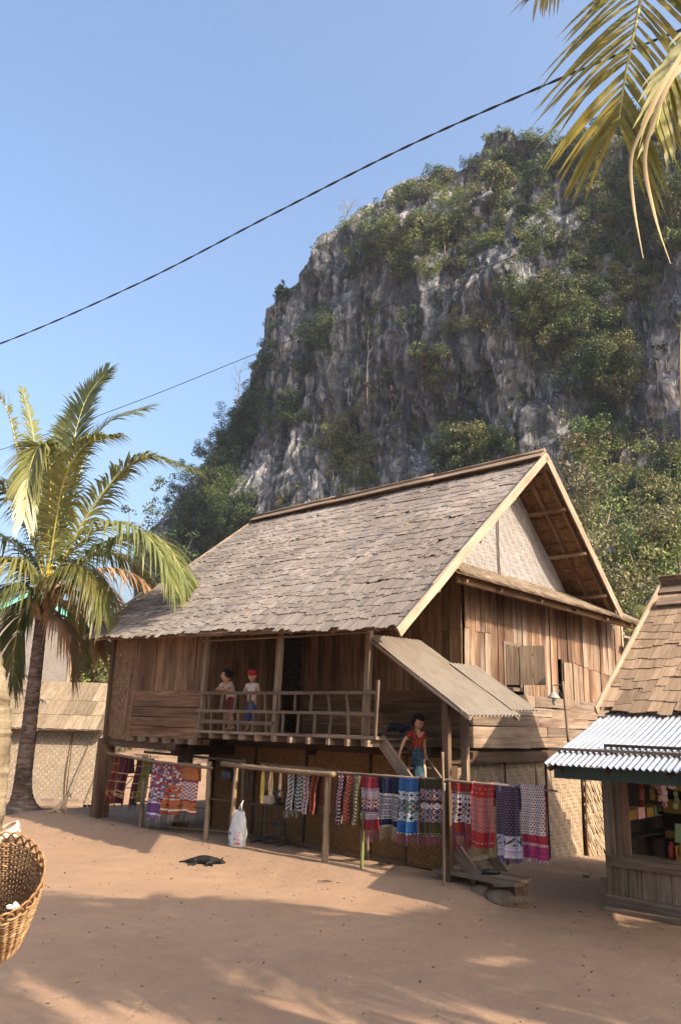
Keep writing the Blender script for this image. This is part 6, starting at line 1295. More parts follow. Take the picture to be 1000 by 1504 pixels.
# woman leaning on the rail with folded arms, face to the left
pa_, _ = onb(331, 1040, BF + .22); J = dict(STAND); J.update(pelvis=(.06, -.16, .84), belly=(.03, -.09, .98), chest=(-.02, .03, 1.14), neck=(-.05, .12, 1.29), nape=(-.06, .14, 1.33), shl=(-.17, .08, 1.23), ell=(-.22, .27, 1.06), wrl=(.0, .36, 1.08), shr=(.13, .08, 1.24), elr=(.24, .24, 1.06), wrr=(.02, .30, 1.07), hpl=(-.07, -.09, .80), hpr=(.10, -.09, .80), knl=(-.06, -.06, .45), knr=(.12, -.10, .45), anl=(-.06, -.16, .09), anr=(.13, -.2, .09), tol=(-.07, -.02, .035), tor=(.14, -.06, .035))
w1 = P(pa_, BF + .30, BZ)
person('dark haired person in cream shirt leaning folded arms on the balcony rail', w1, RZ + math.pi, J, .80, ((-.05, .19, 1.44), -.85, -.08), [('wrl', (.9, .1, 0), (0, 0, -1), 1), ('wrr', (-.9, .15, .0), (0, 0, -1), -1)], shorts=(1.0, MAROON), top_mat=WHITE_T, hair='bun')
# child in a red cap standing at the rail, looking out
pa_, _ = onb(368, 1040, BF + .22); J = dict(STAND); J.update(chest=(0, .01, 1.2), ell=(-.24, .04, 1.08), wrl=(-.16, .22, 1.08), elr=(.22, .06, 1.1), wrr=(.12, .24, 1.12), shl=(-.15, .01, 1.3), shr=(.15, .01, 1.3))
person('child in red cap, pale shirt and blue trousers standing at the balcony rail', P(pa_, BF + .24, BZ), RZ + math.pi + .35, J, .735, ((0, .04, 1.53), .35, -.02), [('wrl', (.7, .7, 0), (0, 0, -1), 1), ('wrr', (-.6, .8, .0), (0, 0, -1), -1)], shorts=(1.8, BLUE_T), top_mat=WHITE_B, hair=None, cap=REDCAP)
# girl coming down the stair
ga_, gz0 = onb(612, 1145, 11.5); J = dict(STAND)
J.update(nape=(.0, .04, 1.42), neck=(0, .02, 1.36), shr=(.15, -.01, 1.30), elr=(.30, -.04, 1.12), wrr=(.40, -.02, .90), ell=(-.20, -.05, 1.06), wrl=(-.19, .03, .84), knl=(-.08, .18, .50), anl=(-.08, .20, .12), tol=(-.08, .33, .06), knr=(.08, .06, .46), anr=(.08, -.06, .09), tor=(.09, .06, .04))
person('girl in red patterned blouse and teal skirt coming down the house stair', P(ga_, 11.5, onb(612, 1150, 11.5)[1] - .2), RZ - 2.0, J, .80, ((0, .09, 1.52), .15, -.5), [('wrr', (.35, .1, -.9), (-.6, .6, 0), -1), ('wrl', (0, .15, -1), (1, .3, 0), 1)],
       skirt=(skirt_mat(), [(0, 0, 1.0), (0, 0, .9), (0, .02, .78), (0, .07, .5), (0, .07, .2), (0, .06, .14)], [.115, .135, .15, .165, .17, .165], [.092, .11, .13, .17, .185, .18]), top_mat=red_print(), hair='tail', shoes=WHT, hs=1.38, bulk=1.1)

# ------------------------------------------------------------------ dogs
FUR_B = plain('black_fur', (.010, .009, .009), .6, .18, var=.4, scale=30, bump=.3); FUR_P = plain('fawn_fur', (.36, .25, .16), .85, .15, var=.2, scale=20, bump=.3)
def dog(label, loc, rz, J, rad, edges, mat, head, s, ears=True):
    r = thing('dog', label, 'dog', loc, rz); nm = list(J); ix = {n: i for i, n in enumerate(nm)}; V, Fc = skin_mesh([np.array(J[n]) * s for n in nm], [(ix[a], ix[b]) for a, b in edges], [(rad[n] * s if np.isscalar(rad[n]) else (rad[n][0] * s, rad[n][1] * s)) for n in nm]); m = MB(); m.add(V, Fc)
    hp, d, up = [np.array(q, float) for q in head]; d /= np.linalg.norm(d); up -= d * (up @ d); up /= np.linalg.norm(up); x = np.cross(d, up)
    for sx in (-1, 1):
        e = hp + x * sx * .045 + up * .04; m.add([q * s for q in (e - d * .025, e + d * .03, e + x * sx * .02 + up * .065, e + x * sx * .03)], [(0, 1, 2), (1, 3, 2), (3, 0, 2), (0, 3, 1)])
        q = hp + x * sx * .034 + d * .05 + up * .03; e2 = MB(); e2.lathe([(.001, -.007), (.008, 0), (.001, .007)], 6); m.add([tuple((np.array(v_) + q) * s) for v_ in e2.v], e2.f, 1)
    n_ = hp + d * .17 - up * .01; e2 = MB(); e2.lathe([(.001, -.012), (.014, 0), (.001, .012)], 7); m.add([tuple((np.array(v_) + n_) * s) for v_ in e2.v], e2.f, 1)
    m.build('body', None, r, smooth=True, mats=[mat, BLK]); return r
# black dog asleep on its side, head to the right
J = dict(rump=(-.26, 0, .10), loin=(-.12, .0, .10), rib=(.10, 0, .115), shoulder=(.22, .0, .105), neck=(.34, -.02, .085), head=(.44, -.05, .07), snout=(.57, -.09, .04), tail1=(-.37, .03, .06), tail2=(-.55, .05, .03),
         h1=(-.20, -.11, .08), hock1=(-.08, -.20, .05), paw1=(-.16, -.29, .03), h2=(-.22, -.09, .05), hock2=(-.16, -.18, .035), paw2=(-.27, -.25, .025), f1=(.2, -.10, .07), el1=(.12, -.18, .045), fp1=(.20, -.27, .03), f2=(.22, -.10, .05), el2=(.22, -.18, .035), fp2=(.31, -.24, .025))
R_ = dict(rump=.105, loin=.095, rib=.115, shoulder=.105, neck=.08, head=.08, snout=.036, tail1=.025, tail2=.012, h1=.06, hock1=.026, paw1=.022, h2=.055, hock2=.024, paw2=.02, f1=.05, el1=.026, fp1=.022, f2=.045, el2=.024, fp2=.02)
E_ = [('loin', 'rump'), ('loin', 'rib'), ('rib', 'shoulder'), ('shoulder', 'neck'), ('neck', 'head'), ('head', 'snout'), ('rump', 'tail1'), ('tail1', 'tail2'), ('rump', 'h1'), ('h1', 'hock1'), ('hock1', 'paw1'), ('rump', 'h2'), ('h2', 'hock2'), ('hock2', 'paw2'), ('shoulder', 'f1'), ('f1', 'el1'), ('el1', 'fp1'), ('shoulder', 'f2'), ('f2', 'el2'), ('el2', 'fp2')]
p = onz(297, 1266, .03); dog('black dog asleep on its side on the shaded sand', (p[0], p[1], float(gz(p[0], p[1])) - .012), -.08, J, R_, E_, FUR_B, ((.44, -.05, .08), (.13, -.04, -.03), (0, -.5, 1)), .80)
# fawn dog sitting, turned away to the right
J = dict(rump=(-.16, 0, .12), loin=(-.05, 0, .22), rib=(.07, 0, .34), shoulder=(.12, 0, .42), neck=(.14, 0, .52), head=(.19, 0, .58), snout=(.30, 0, .55), tail1=(-.28, .02, .04), tail2=(-.48, .05, .025),
         h1=(-.04, -.09, .14), hock1=(-.14, -.10, .05), paw1=(.02, -.11, .025), h2=(-.04, .09, .14), hock2=(-.14, .10, .05), paw2=(.02, .11, .025), f1=(.12, -.06, .30), el1=(.13, -.07, .16), fp1=(.17, -.07, .025), f2=(.12, .06, .30), el2=(.13, .07, .16), fp2=(.17, .07, .025))
R2_ = dict(R_); R2_.update(rump=.10, loin=.10, rib=.105, shoulder=.085, neck=.062, head=.066, h1=.065, h2=.065, f1=.045, f2=.045)
p = onz(88, 1207, 0); dog('fawn dog sitting on the sand left of the house post', (p[0], p[1], float(gz(p[0], p[1])) - .01), .35, J, R2_, E_, FUR_P, ((.19, 0, .59), (.11, 0, -.03), (0, 0, 1)), .72)
# ================================================================== palms
def bez(pts, n):
    """smooth curve through control points (Catmull-Rom)"""
    p = [np.array(q, float) for q in pts]; p = [2 * p[0] - p[1]] + p + [2 * p[-1] - p[-2]]; out = []; k = len(p) - 3
    for i in range(n):
        t = i / (n - 1) * k; j = min(int(t), k - 1); f = t - j; a, b, c, d = p[j:j+4]
        out.append(.5 * (2 * b + (c - a) * f + (2 * a - 5 * b + 4 * c - d) * f * f + (3 * b - a - 3 * c + d) * f ** 3))
    return np.array(out)
def frond_arrays(curve, rg, n=46, Lmax=.85, width=.042, droop=.5, up=None, seg=4, start=.14, vee=.35, sweep=(.55, 1.1), tone=(1, 1, 1), twist=0.0, ragged=.08, taper=.62):
    """leaflets on both sides of a rib: arrays of quads, one colour each"""
    m = len(curve); Vs, Qs, Cs = [], [], []; o = 0
    for i in range(n):
        f = start + (1 - start) * (i + .5) / n
        for sd in (-1, 1):
            ff = min(max(f + rg.normal() * .006, 0), .999); k = ff * (m - 1); j = min(int(k), m - 2); p = curve[j] + (curve[j + 1] - curve[j]) * (k - j); t = curve[j + 1] - curve[j]; t /= np.linalg.norm(t)
            u = np.array([0, 0, 1.]) if up is None else np.array(up, float); u = u - t * (u @ t); u /= np.linalg.norm(u) + 1e-9; s = np.cross(t, u)
            if twist: u, s = u * math.cos(twist) + s * math.sin(twist), s * math.cos(twist) - u * math.sin(twist)
            al = sweep[0] + (sweep[1] - sweep[0]) * ff + rg.normal() * .05; d = s * sd * math.cos(al) + t * math.sin(al) + u * (vee + rg.normal() * .06); d /= np.linalg.norm(d)
            L = Lmax * min(1, .45 + 2.4 * (ff - start)) * (1 - taper * max(0, ff - .45) / .55) * rg.uniform(1 - ragged * 2, 1 + ragged); w_ = width * rg.uniform(.8, 1.15)
            x = np.linspace(0, 1, seg + 1); pts = p + d * (L * x)[:, None]; pts[:, 2] -= droop * L * x ** 2 * rg.uniform(.7, 1.3)
            wv = np.cross(d, u); wv /= np.linalg.norm(wv) + 1e-9; prof = w_ * .5 * np.array([.45, 1.0, .9, .55, .05])[:seg + 1] if seg == 4 else w_ * .5 * np.interp(x, [0, .2, .6, .85, 1], [.45, 1, .85, .45, .04])
            a, b = pts + wv * prof[:, None], pts - wv * prof[:, None]; Vs.append(np.stack([a, b], 1).reshape(-1, 3))
            for q in range(seg): Qs.append((o + 2*q, o + 2*q + 1, o + 2*q + 3, o + 2*q + 2)); Cs.append(np.array(tone) * rg.uniform(.8, 1.2))
            o += 2 * (seg + 1)
    return np.concatenate(Vs), np.array(Qs), np.array(Cs)
RIB = plain('palm_rib', (.30, .27, .07), .5, .3, var=.15); RIB_DRY = plain('dry_palm_rib', (.22, .165, .105), .7, .2, var=.2); HUSK = plain('palm_fibre', (.26, .165, .085), .95, .1, var=.4, scale=14, bump=.6)
def frond(root, pts, rg, leaf=PALM_LEAF, rib=RIB, rr=.035, o=(0, 0, 0), name='frond', **kw):
    cv = bez([np.array(p) - np.array(o) for p in pts], 26); fr = empty(name, parent=root)
    m = MB(); m.tube(cv, [rr * (1 - .85 * i / 25) for i in range(26)], 6); m.build('rib', rib, fr, smooth=True)
    V, Q, c = frond_arrays(cv, rg, **kw); link('leaflets', np_mesh('leaflets', V, Q, np.clip(c, 0, 2)), leaf, fr); return fr
def trunk_mesh(pts, r0, r1, rings=60, flare=1.6):
    cv = bez(pts, rings * 2); n = len(cv); rad = []
    for i in range(n): f = i / (n - 1); rad.append((r0 + (r1 - r0) * f) * (1 + .045 * (i % 2)) * (1 + (flare - 1) * math.exp(-f * 14)) * (1 + .02 * math.sin(i * 1.7)))
    m = MB(); m.tube(cv, rad, 14); return m
def bark(name, a, b, c):
    t = NT(name); n = t.noise(t.coord((3, 3, 12), rand=False), 1.0, 5, .65, .5); n2 = t.noise(t.coord(rand=False), 1.5, 3, .6); f = t.math('ADD', t.math('MULTIPLY', n, .7), t.math('MULTIPLY', n2, .3))
    col = t.ramp(f, [(.36, a), (.5, b), (.64, c)]); t.bump(n, .7, .03); return t.fin(col, .92, .12)
PALM_BARK = bark('palm_bark', (.030, .020, .016), (.085, .060, .048), (.17, .13, .108)); NEAR_BARK = bark('near_palm_bark', (.045, .033, .02), (.115, .09, .058), (.19, .155, .105))
rp = np.random.default_rng(5)
# ------------------------------------------------------------------ coconut palm by the hut
base = onz(32, 1197, 0); YP = float(base[1]); cr = at(68, 868, YP - .2)
palm = thing('coconut_palm', 'coconut palm with ringed dark trunk and spreading green crown beside the house', 'palm tree', (base[0], YP, float(gz(base[0], YP)) - .05)); O = np.array([base[0], YP, float(gz(base[0], YP)) - .05])
tp = [O + np.array([0, 0, 0])] + [at(x, y, YP - .05 * i) for i, (x, y) in enumerate(((34, 1150), (42, 1080), (50, 1010), (58, 940), (63, 890)))]
trunk_mesh([p - O for p in tp], .225, .145, 50, 2.5).build('trunk', PALM_BARK, palm, smooth=False)
m = MB()
for k in range(16):
    an = k * 2.4; z = -.1 - .06 * k; q = cr - O + np.array([.16 * math.cos(an), .16 * math.sin(an), z + .2]); m.tube([q, q + np.array([.12 * math.cos(an), .12 * math.sin(an), .25]), q + np.array([.3 * math.cos(an), .3 * math.sin(an), .45])], [.07, .05, .02], 6)
for k in range(22): an = rp.uniform(0, 6.28); q = cr - O + np.array([.22 * math.cos(an), .22 * math.sin(an), rp.uniform(-.3, .1)]); m.tube([q, q + np.array([.12 * math.cos(an), .12 * math.sin(an), -.2]), q + np.array([.13 * math.cos(an), .13 * math.sin(an), -rp.uniform(.3, .75)])], [.03, .02, .006], 5)
m.build('crown_fibre', HUSK, palm)
YL = plain('yellow_flower_stalk', (.45, .33, .05), .7)
m = MB()
for k in range(14): an = rp.uniform(-.5, 1.6); q = cr - O + np.array([.1, -.25, .25]); m.tube([q, q + np.array([.25 * math.cos(an), -.1, .25 + .2 * math.sin(an)]), q + np.array([.4 * math.cos(an), -.15, .1 + .25 * math.sin(an)])], [.02, .014, .008], 5)
m.build('flower_stalks', YL, palm)
C = [(68, 862)]
def F(px, dep, **kw):                                              # rib through these places, at plan distances YP + dep
    pts = [cr] + [at(x, y, YP + d) for (x, y), d in zip(px, dep)]; frond(palm, pts, rp, o=O, **kw)
G1, G2, G3 = (1.05, 1.05, 1), (.75, .8, .8), (1.25, 1.15, 1.0)
F([(88, 760), (108, 650), (128, 585), (158, 545)], (.2, .4, .4, .3), n=124, Lmax=1.43, droop=0.30, up=(-.4, -.9, .2), vee=.15, tone=G2, width=.066)
F([(96, 770), (122, 680), (158, 622), (218, 598)], (-.2, -.5, -.7, -.8), n=124, Lmax=1.43, droop=0.34, up=(-.6, -.5, .6), vee=.15, tone=G1, width=.066)
F([(104, 800), (150, 725), (210, 672), (286, 690)], (-.4, -.9, -1.2, -1.4), n=120, Lmax=1.31, droop=0.66, tone=G1, width=.066)
F([(104, 838), (170, 795), (232, 790), (268, 840), (290, 905)], (-.6, -1.4, -2.0, -2.4, -2.6), n=132, Lmax=1.43, droop=1.02, tone=G1, width=.066)
F([(72, 770), (74, 690), (60, 655), (44, 690), (36, 760)], (-.5, -1.1, -1.7, -2.1, -2.3), n=120, Lmax=1.24, droop=0.60, tone=G3, vee=.2, width=.066)
F([(60, 770), (54, 690), (48, 630), (34, 572)], (.5, 1.0, 1.3, 1.5), n=96, Lmax=0.99, droop=0.36, up=(.8, -.5, .2), vee=.1, tone=G1, width=.066)
F([(52, 770), (30, 680), (10, 600), (-20, 570), (-50, 600)], (.2, .3, .2, 0, -.2), n=103, Lmax=1.24, droop=0.48, tone=G3, width=.066)
F([(50, 800), (20, 735), (-20, 710), (-70, 740)], (-.3, -.8, -1.2, -1.5), n=103, Lmax=1.36, droop=0.84, tone=G2, width=.066)
F([(48, 830), (10, 790), (-40, 790), (-90, 850)], (.4, .8, 1.0, 1.1), n=103, Lmax=1.36, droop=0.84, tone=G2, width=.066)
F([(50, 850), (20, 822), (-20, 830), (-60, 880)], (-.6, -1.2, -1.6, -1.9), n=96, Lmax=1.24, droop=1.08, tone=G3, width=.066)
F([(80, 850), (118, 832), (140, 850), (150, 900)], (-.8, -1.6, -2.1, -2.4), n=103, Lmax=1.18, droop=1.08, tone=(1.1, .95, .8), width=.066)
F([(90, 780), (80, 700), (92, 640), (110, 600)], (.8, 1.6, 2.2, 2.6), n=96, Lmax=1.24, droop=0.48, tone=G2, width=.066)
F([(92, 846), (150, 810), (200, 830), (240, 880)], (.9, 1.9, 2.6, 3.0), n=96, Lmax=1.24, droop=0.96, tone=(.8, .75, .6), width=.066)
F([(52, 866), (20, 860), (-10, 890), (-30, 940)], (-.5, -1.0, -1.3, -1.5), n=96, Lmax=1.18, droop=1.08, tone=G2, width=.066)
F([(84, 880), (108, 890), (116, 930), (118, 960)], (.6, 1.1, 1.4, 1.5), n=73, Lmax=0.99, droop=0.96, tone=G1, width=.066)
F([(58, 880), (34, 900), (22, 950), (18, 1000)], (.5, .8, 1.0, 1.1), n=82, Lmax=1.06, droop=0.96, tone=G2, width=.066)
F([(80, 780), (96, 700), (130, 650), (176, 640)], (-.9, -1.8, -2.4, -2.8), n=82, Lmax=1.2, droop=0.66, tone=G3, width=.066)
F([(56, 790), (30, 730), (4, 705), (-30, 730)], (.9, 1.7, 2.3, 2.7), n=78, Lmax=1.2, droop=0.72, tone=G2, width=.066)
F([(92, 826), (146, 776), (196, 772), (236, 812), (254, 862)], (-1.0, -2.0, -2.7, -3.2, -3.4), n=84, Lmax=1.2, droop=.95, tone=G1, width=.066)
for px, dep in (([(96, 862), (140, 850), (172, 880), (186, 925)], (-.3, -.7, -.9, -1.0)), ([(100, 856), (160, 836), (205, 850), (232, 890)], (.2, .3, .3, .2)), ([(76, 900), (96, 920), (104, 960), (106, 985)], (-.4, -.6, -.6, -.6)), ([(90, 870), (120, 872), (140, 910), (144, 950)], (-.5, -.9, -1.1, -1.2))):
    F(px, dep, n=70, Lmax=1.0, width=.06, droop=.95, leaf=DRY_LEAF, rib=RIB_DRY, tone=(1.05, 1, .95), ragged=.2, name='dry_frond')

# young palm frond hanging behind the trunk, in front of the hut
yp = at(14, 1025, YP + 1.2); young = thing('young_palm', 'dark young palm with drooping fronds between trunk and hut roof', 'palm tree', (yp[0] - .9, YP + 1.2, 0.0)); Oy = np.array([yp[0] - .9, YP + 1.2, 0.0])
m = MB(); m.tube([(0, 0, 0), (.02, 0, 1.2), (.05, 0, float(yp[2]) - .2)], [.10, .08, .05], 8); m.build('stem', PALM_BARK, young, smooth=True)
for q in ([(.3, 0, .25), (1.0, -.1, .30), (1.9, -.2, -.05)], [(-.3, .1, .4), (-1, .1, .5), (-1.8, .1, .1)], [(.2, .3, .5), (.5, .8, .8), (.9, 1.4, .6)]):
    frond(young, [(0, 0, float(yp[2]) - .25)] + [np.array([.05, 0, float(yp[2])]) + np.array(k) for k in q], rp, n=34, Lmax=.6, droop=.7, tone=(.5, .6, .6), rr=.02)

# ------------------------------------------------------------------ palms behind the stall
for (px, Y, zt, lab) in ((938, 33, 6.6, 'feathery palm showing above the stall roof edge'),):
    b = at(px, 1060, Y); r = thing('garden_palm', lab, 'palm tree', (b[0], b[1], 0)); m = trunk_mesh([(0, 0, 0), (.1, 0, zt * .5), (.0, 0, zt)], .14, .1, 24, 1.5); m.build('trunk', PALM_BARK, r)
    for k in range(9):
        an = k * 2.4 + .4; d = np.array([math.cos(an), math.sin(an), 0]); L = rp.uniform(2.2, 3.2); e = .9 if k % 3 else .3
        frond(r, [(0, 0, zt), np.array([0, 0, zt + L * .25 * e]) + d * L * .3, np.array([0, 0, zt + L * .28 * e]) + d * L * .65, np.array([0, 0, zt - L * .15]) + d * L], rp, n=34, Lmax=.8, droop=.6, tone=(1.0, 1.05, 1), rr=.02)

# ------------------------------------------------------------------ near palm whose fronds hang into the picture at the top right
NP = np.array([3.3, 4.3, 0.0]); near = thing('near_palm', 'near palm with yellow green fronds hanging in at the upper right corner', 'palm tree', (NP[0], NP[1], 0)); crn = np.array([3.0, 4.15, 7.1])
trunk_mesh([(0, 0, -.05), (.25, -.1, 2.3), (.2, -.1, 4.6), crn - NP], .2, .14, 60, 1.7).build('trunk', NEAR_BARK, near)
def near_frond(pts, n, Lmax, width, droop, up, vee, sweep, tone, singly=False, leaf=NEAR_LEAF, rib=RIB, start=.3, ragged=.1, rr=.022, taper=.62):
    cv = bez([np.array(p) - NP for p in pts], 30); fr = empty('frond', parent=near); m = MB(); m.tube(cv, [rr * (1 - .8 * i / 29) for i in range(30)], 7); m.build('rib', rib, fr, smooth=True)
    V, Q, c = frond_arrays(cv, rp, n=n, Lmax=Lmax, width=width, droop=droop, up=up, vee=vee, sweep=sweep, tone=tone, seg=6, start=start, ragged=ragged, taper=taper)
    if not singly: link('leaflets', np_mesh('leaflets', V, Q, c), leaf, fr); return fr
    for i in range(2 * n):
        vs = V[i * 14:(i + 1) * 14]; link('leaflet', np_mesh('leaflet', vs, Q[:6], c[i * 6:(i + 1) * 6]), leaf, fr)
    return fr
YN = 4.2; STRIP = plain('dry_leaf_ribbon', (.26, .20, .115), .7, .2, var=.3, scale=9)
near_frond([crn, at(985, -200, YN), at(955, -80, YN), at(936, 20, YN - .05), at(916, 120, YN - .15), at(908, 180, YN - .2)], 40, .98, .032, .26, (-.2, -1, .15), .03, (.50, 1.2), (.85, .85, .9), singly=True, start=.32, taper=.40)
near_frond([crn, at(1010, -260, YN + .3), at(930, -150, YN + .3), at(850, -70, YN + .4), at(790, -10, YN + .5)], 34, .6, .028, .5, (-.3, -1, .5), .1, (.4, .9), (.75, .7, .8), start=.4)
near_frond([crn, at(1090, -160, YN - .3), at(1040, 10, YN - .4), at(985, 110, YN - .5), at(962, 190, YN - .6)], 26, .5, .03, .6, (.2, -1, .1), .05, (.6, 1.2), (.8, .85, .7), start=.5)
for (pts, w_) in (([(1012, 60), (970, 130), (942, 190), (926, 235), (930, 300), (944, 380)], .016), ([(1015, 75), (985, 115), (962, 170), (946, 235), (962, 320), (984, 388)], .018), ([(1004, 380), (1000, 480), (999, 600), (1002, 720)], .006)):
    cv = bez([at(x, y, 2.9) - NP for x, y in [(1060, -60)] * (pts[0][1] < 100) + pts], 34); vs = []; n_ = len(cv)
    for i in range(n_):
        t = cv[min(i + 1, n_ - 1)] - cv[max(i - 1, 0)]; an = .9 * math.sin(i * .17 + w_ * 90) + .2; d = np.cross(t, np.array([math.sin(an), -math.cos(an), .1])); d /= np.linalg.norm(d); e = w_ * (1 - .75 * i / n_); vs += [cv[i] + d * e, cv[i] + np.array([0, -.004, 0]), cv[i] - d * e]
    m = MB(); m.add(vs, [(3*i+k, 3*i+k+1, 3*i+k+4, 3*i+k+3) for i in range(n_ - 1) for k in (0, 1)]); m.build('dry_leaf_strip', STRIP, near, smooth=True)
for k in range(12):                                                  # rest of the crown, over and behind the viewer
    an = k * 2.399 - .5; d = np.array([math.cos(an), math.sin(an), 0]); L = rp.uniform(2.6, 3.6); c0 = crn
    if d[1] > .55 or (d[0] < -.3 and d[1] > -.35): d = np.array([abs(d[0]) + .4, -abs(d[1]), 0])
    frond(near, [c0, c0 + d * L * .3 + np.array([0, 0, .6]), c0 + d * L * .65 + np.array([0, 0, .5]), c0 + d * L + np.array([0, 0, -.6])], rp, n=44, Lmax=.85, droop=.5, leaf=NEAR_LEAF, o=NP, tone=(.9, .95, 1))

# ------------------------------------------------------------------ palms out of view whose shade falls across the sand
def shade_palm(label, x, y, h, n, L, seed):
    rg = np.random.default_rng(seed); r = thing('coconut_palm', label, 'palm tree', (x, y, 0)); t = trunk_mesh([(0, 0, -.05), (.3, .1, h * .5), (.2, 0, h)], .2, .14, 40, 1.6); t.build('trunk', PALM_BARK, r); c0 = np.array([.2, 0, h])
    for k in range(n):
        an = k * 2.399 + seed; d = np.array([math.cos(an), math.sin(an), 0]); l = L * rg.uniform(.8, 1.15); e = rg.uniform(-.3, 1)
        frond(r, [c0, c0 + d * l * .3 + np.array([0, 0, .3 + .5 * e]), c0 + d * l * .65 + np.array([0, 0, .2 + .6 * e]), c0 + d * l + np.array([0, 0, -.9 + .5 * e])], rg, n=44, Lmax=1.0, droop=.5, width=.06, tone=G1)
def caster(gx_, gy_, h): t = h / SUN_DIR[2]; return gx_ + SUN_DIR[0] * t, gy_ + SUN_DIR[1] * t
for i, (gx_, gy_, h, n, L) in enumerate(((-.9, 10.3, 7.2, 22, 2.2), (2.2, 10.0, 8.2, 22, 2.3), (-3.6, 10.2, 7.6, 16, 2.0), (4.9, 9.6, 8.6, 22, 2.5))):
    x, y = caster(gx_, gy_, h); shade_palm(['coconut palm on the far right shading the middle of the sand', 'tall coconut palm behind the viewer shading the near sand', 'coconut palm nearest the viewer shading the left sand', 'coconut palm beyond the stall side shading the right sand', 'tallest coconut palm behind the viewer with a thin crown'][i], x, y, h, n, L, i + 1)

# ------------------------------------------------------------------ leaning trunk and cane basket at the left edge
YT = 2.9; tr = [at(-75, 1700, YT), at(-60, 1400, YT), at(-30, 1200, YT), at(-20, 1100, YT), at(-20, 1040, YT), at(-34, 960, YT), at(-50, 880, YT), at(-75, 760, YT), at(-130, 500, YT)]
g0 = np.array([tr[0][0], YT, 0.0]); lean = thing('leaning_trunk', 'sunlit rough palm trunk at the left picture edge', 'palm tree', (g0[0], g0[1], 0))
cv = bez([np.array([.0, 0, -.05])] + [p - g0 for p in tr] + [tr[-1] - g0 + np.array([-.5, .1, 1.9])], 110); m = MB(); m.tube(cv, [.080 * (1 + .025 * (i % 2)) * (1 + .03 * math.sin(i * 2.3)) for i in range(110)], 16); m.build('trunk', NEAR_BARK, lean)
ct = cv[-1]
for k in range(10):
    an = k * 2.399; d = np.array([math.cos(an), math.sin(an), 0]); L = 2.2
    if d[0] > -.3: d[0] = -abs(d[0]) - .4
    frond(lean, [ct, ct + d * L * .3 + np.array([0, 0, .5]), ct + d * L * .65 + np.array([0, 0, .5]), ct + d * L + np.array([0, 0, -.5])], rp, n=36, Lmax=.7, droop=.5, tone=G1)
# basket: stakes, woven weft, looped rim, hung on the trunk by cane rings
CANE = wood('basket_cane', (.10, .055, .026), (.25, .15, .075), (.40, .27, .15), grain=(6, 6, 6), vary=.2, rough=.5, attr=True)
YB = 2.55; bc = at(-6, 1294, YB); ax_low = at(-30, 1425, YB + .1); axis_ = bc - ax_low; hgt = float(np.linalg.norm(axis_)) ; az = axis_ / hgt + np.array([.06, -.62, 0]); az /= np.linalg.norm(az)
bx_ = np.cross(az, np.array([0, -1., 0])); bx_ /= np.linalg.norm(bx_); by_ = np.cross(az, bx_); RM = float(abs(at(63, 1292, YB)[0] - bc[0])) * .96; BH = .34
bk_root = thing('cane_basket', 'open woven cane basket hanging on the leaning trunk at the left edge', 'basket', bc); prof = lambda z: RM * (.42 + .58 * (np.clip((z + BH) / BH, 0, 1)) ** .75)
pt = lambda r, an, z: bx_ * r * math.cos(an) + by_ * r * math.sin(an) + az * z
NS = 30; m = MB()
for i in range(NS):
    an = 2 * math.pi * i / NS; m.tube([pt(prof(z), an, z) for z in np.linspace(-BH, 0, 8)], .0035, 4, col=(.9,) * 3)
tag(m.build('stakes', CANE, bk_root), kind='stuff')
m = MB()
for k in range(34):
    z = -BH + BH * (k + .5) / 34; nn = NS * 4; tn = random.gauss(1, .16); m.tube([pt(prof(z) + .0048 * math.cos(NS / 2 * 2 * math.pi * q / nn + math.pi * (k % 2)), 2 * math.pi * q / nn, z + random.gauss(0, .0012)) for q in range(nn + 1)], .0042, 5, col=(tn, tn * .97, tn * .93))
tag(m.build('weft', CANE, bk_root, smooth=True), kind='stuff')
m = MB()
for i in range(NS):
    a0, a1 = 2 * math.pi * i / NS, 2 * math.pi * (i + 2) / NS; m.tube([pt(RM * (1 + .03 * math.sin(math.pi * f)), a0 + (a1 - a0) * f, .045 * math.sin(math.pi * f) ** .7 - .004) for f in np.linspace(0, 1, 9)], .0036, 5, col=(1.0, .9, .85))
m.build('rim_loops', CANE, bk_root, smooth=True)
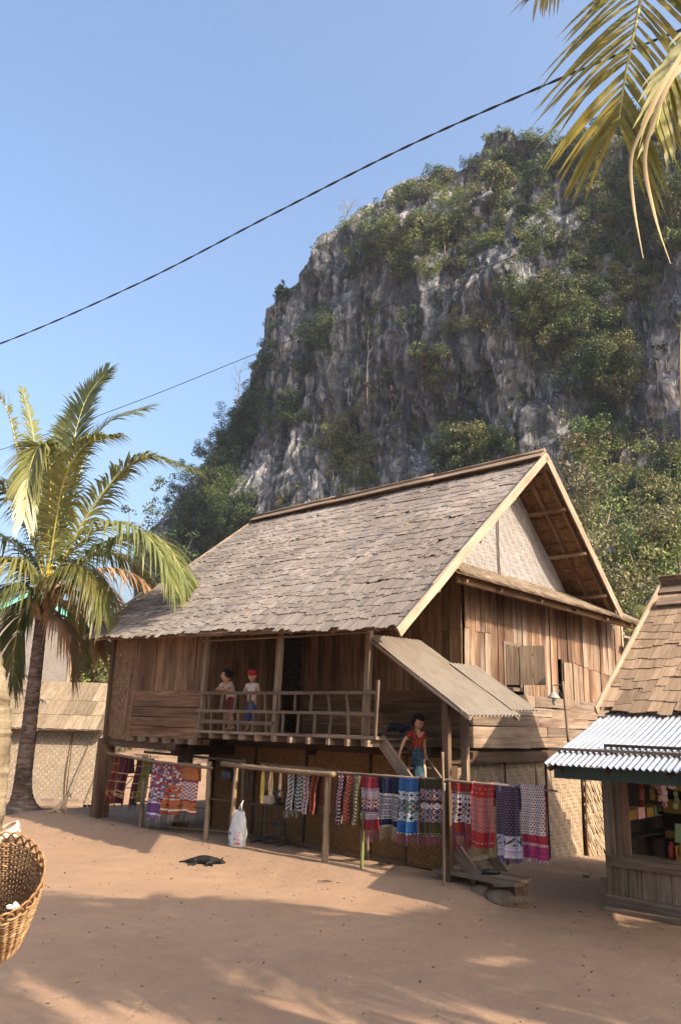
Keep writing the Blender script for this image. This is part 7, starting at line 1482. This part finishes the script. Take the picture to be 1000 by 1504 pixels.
m = MB(); m.lathe([(.001, 0), (RM * .42, .0), (RM * .42, .006), (.001, .006)], 20); vs = [tuple(pt(1, 0, 0) * v_[0] + by_ * v_[1] + az * (v_[2] - BH)) for v_ in m.v]; m.v = vs; m.c = [(.8, .8, .8)] * len(m.f); m.build('base', CANE, bk_root)
m = MB(); 
for k in range(4):
    c0 = at(-14, 1222 + k * 5, YT - .02) - bc; m.tube([c0 + np.array([.085 * math.cos(t) * (1 + .03 * k), .085 * math.sin(t), .012 * math.sin(t * 2 + k) + .02 * math.cos(t)]) for t in np.linspace(0, 2 * math.pi, 25)], .006, 6)
m.tube([at(0, 1234, YT - .1) - bc, at(2, 1245, YB + .14) - bc, pt(RM, math.pi / 2 * 3, .02)], .006, 6); m.build('cane_rings', ROPE, bk_root, smooth=True)
m = MB(); m.box((0, 0, 0), (.012, .008, .003), jit=.004); m.box((.014, .004, .004), (.010, .008, .002), Matrix.Rotation(.6, 3, 'Y'), jit=.005)
tag(link('paper_scraps', m.mesh('paper_scraps'), WHT, None, Matrix.Translation(Vector(bc + pt(RM * .55, -.4, -.05)))), 'white paper scraps lying in the cane basket', 'paper')

# ================================================================== overhead wires
WIRE = plain('dark_cable', (.035, .030, .032), .6, .2)
def wire(label, pts, r, twin=False):
    cv = bez(pts, 220); m = MB(); o = cv[0]
    if twin:
        for s in (0, 1): m.tube([p - o + np.array([0, math.cos(i * .75 + s * math.pi), math.sin(i * .75 + s * math.pi)]) * r * 1.1 for i, p in enumerate(cv)], r, 5)
    else: m.tube([p - o for p in cv], r, 6)
    return tag(m.build('overhead_wire', WIRE, None, Matrix.Translation(Vector([float(q) for q in o])), True), label, 'wire')
wire('thick twisted overhead cable crossing the sky from left to upper right', [at(x, y, Y) for x, y, Y in ((-160, 556, 17.5), (0, 505, 15.5), (200, 418, 13.4), (400, 315, 11.5), (600, 214, 9.8), (835, 110, 8.0), (1000, 44, 6.9), (1150, -15, 6))], .0092, True)
wire('thin overhead wire passing behind the palm crown and before the cliff', [at(x, y, Y) for x, y, Y in ((-120, 690, 27), (0, 661, 26), (200, 590, 24.5), (400, 510, 23), (600, 437, 21.5), (800, 357, 20), (1000, 268, 18.5), (1120, 212, 17.6))], .011)
bpy.context.view_layer.update()
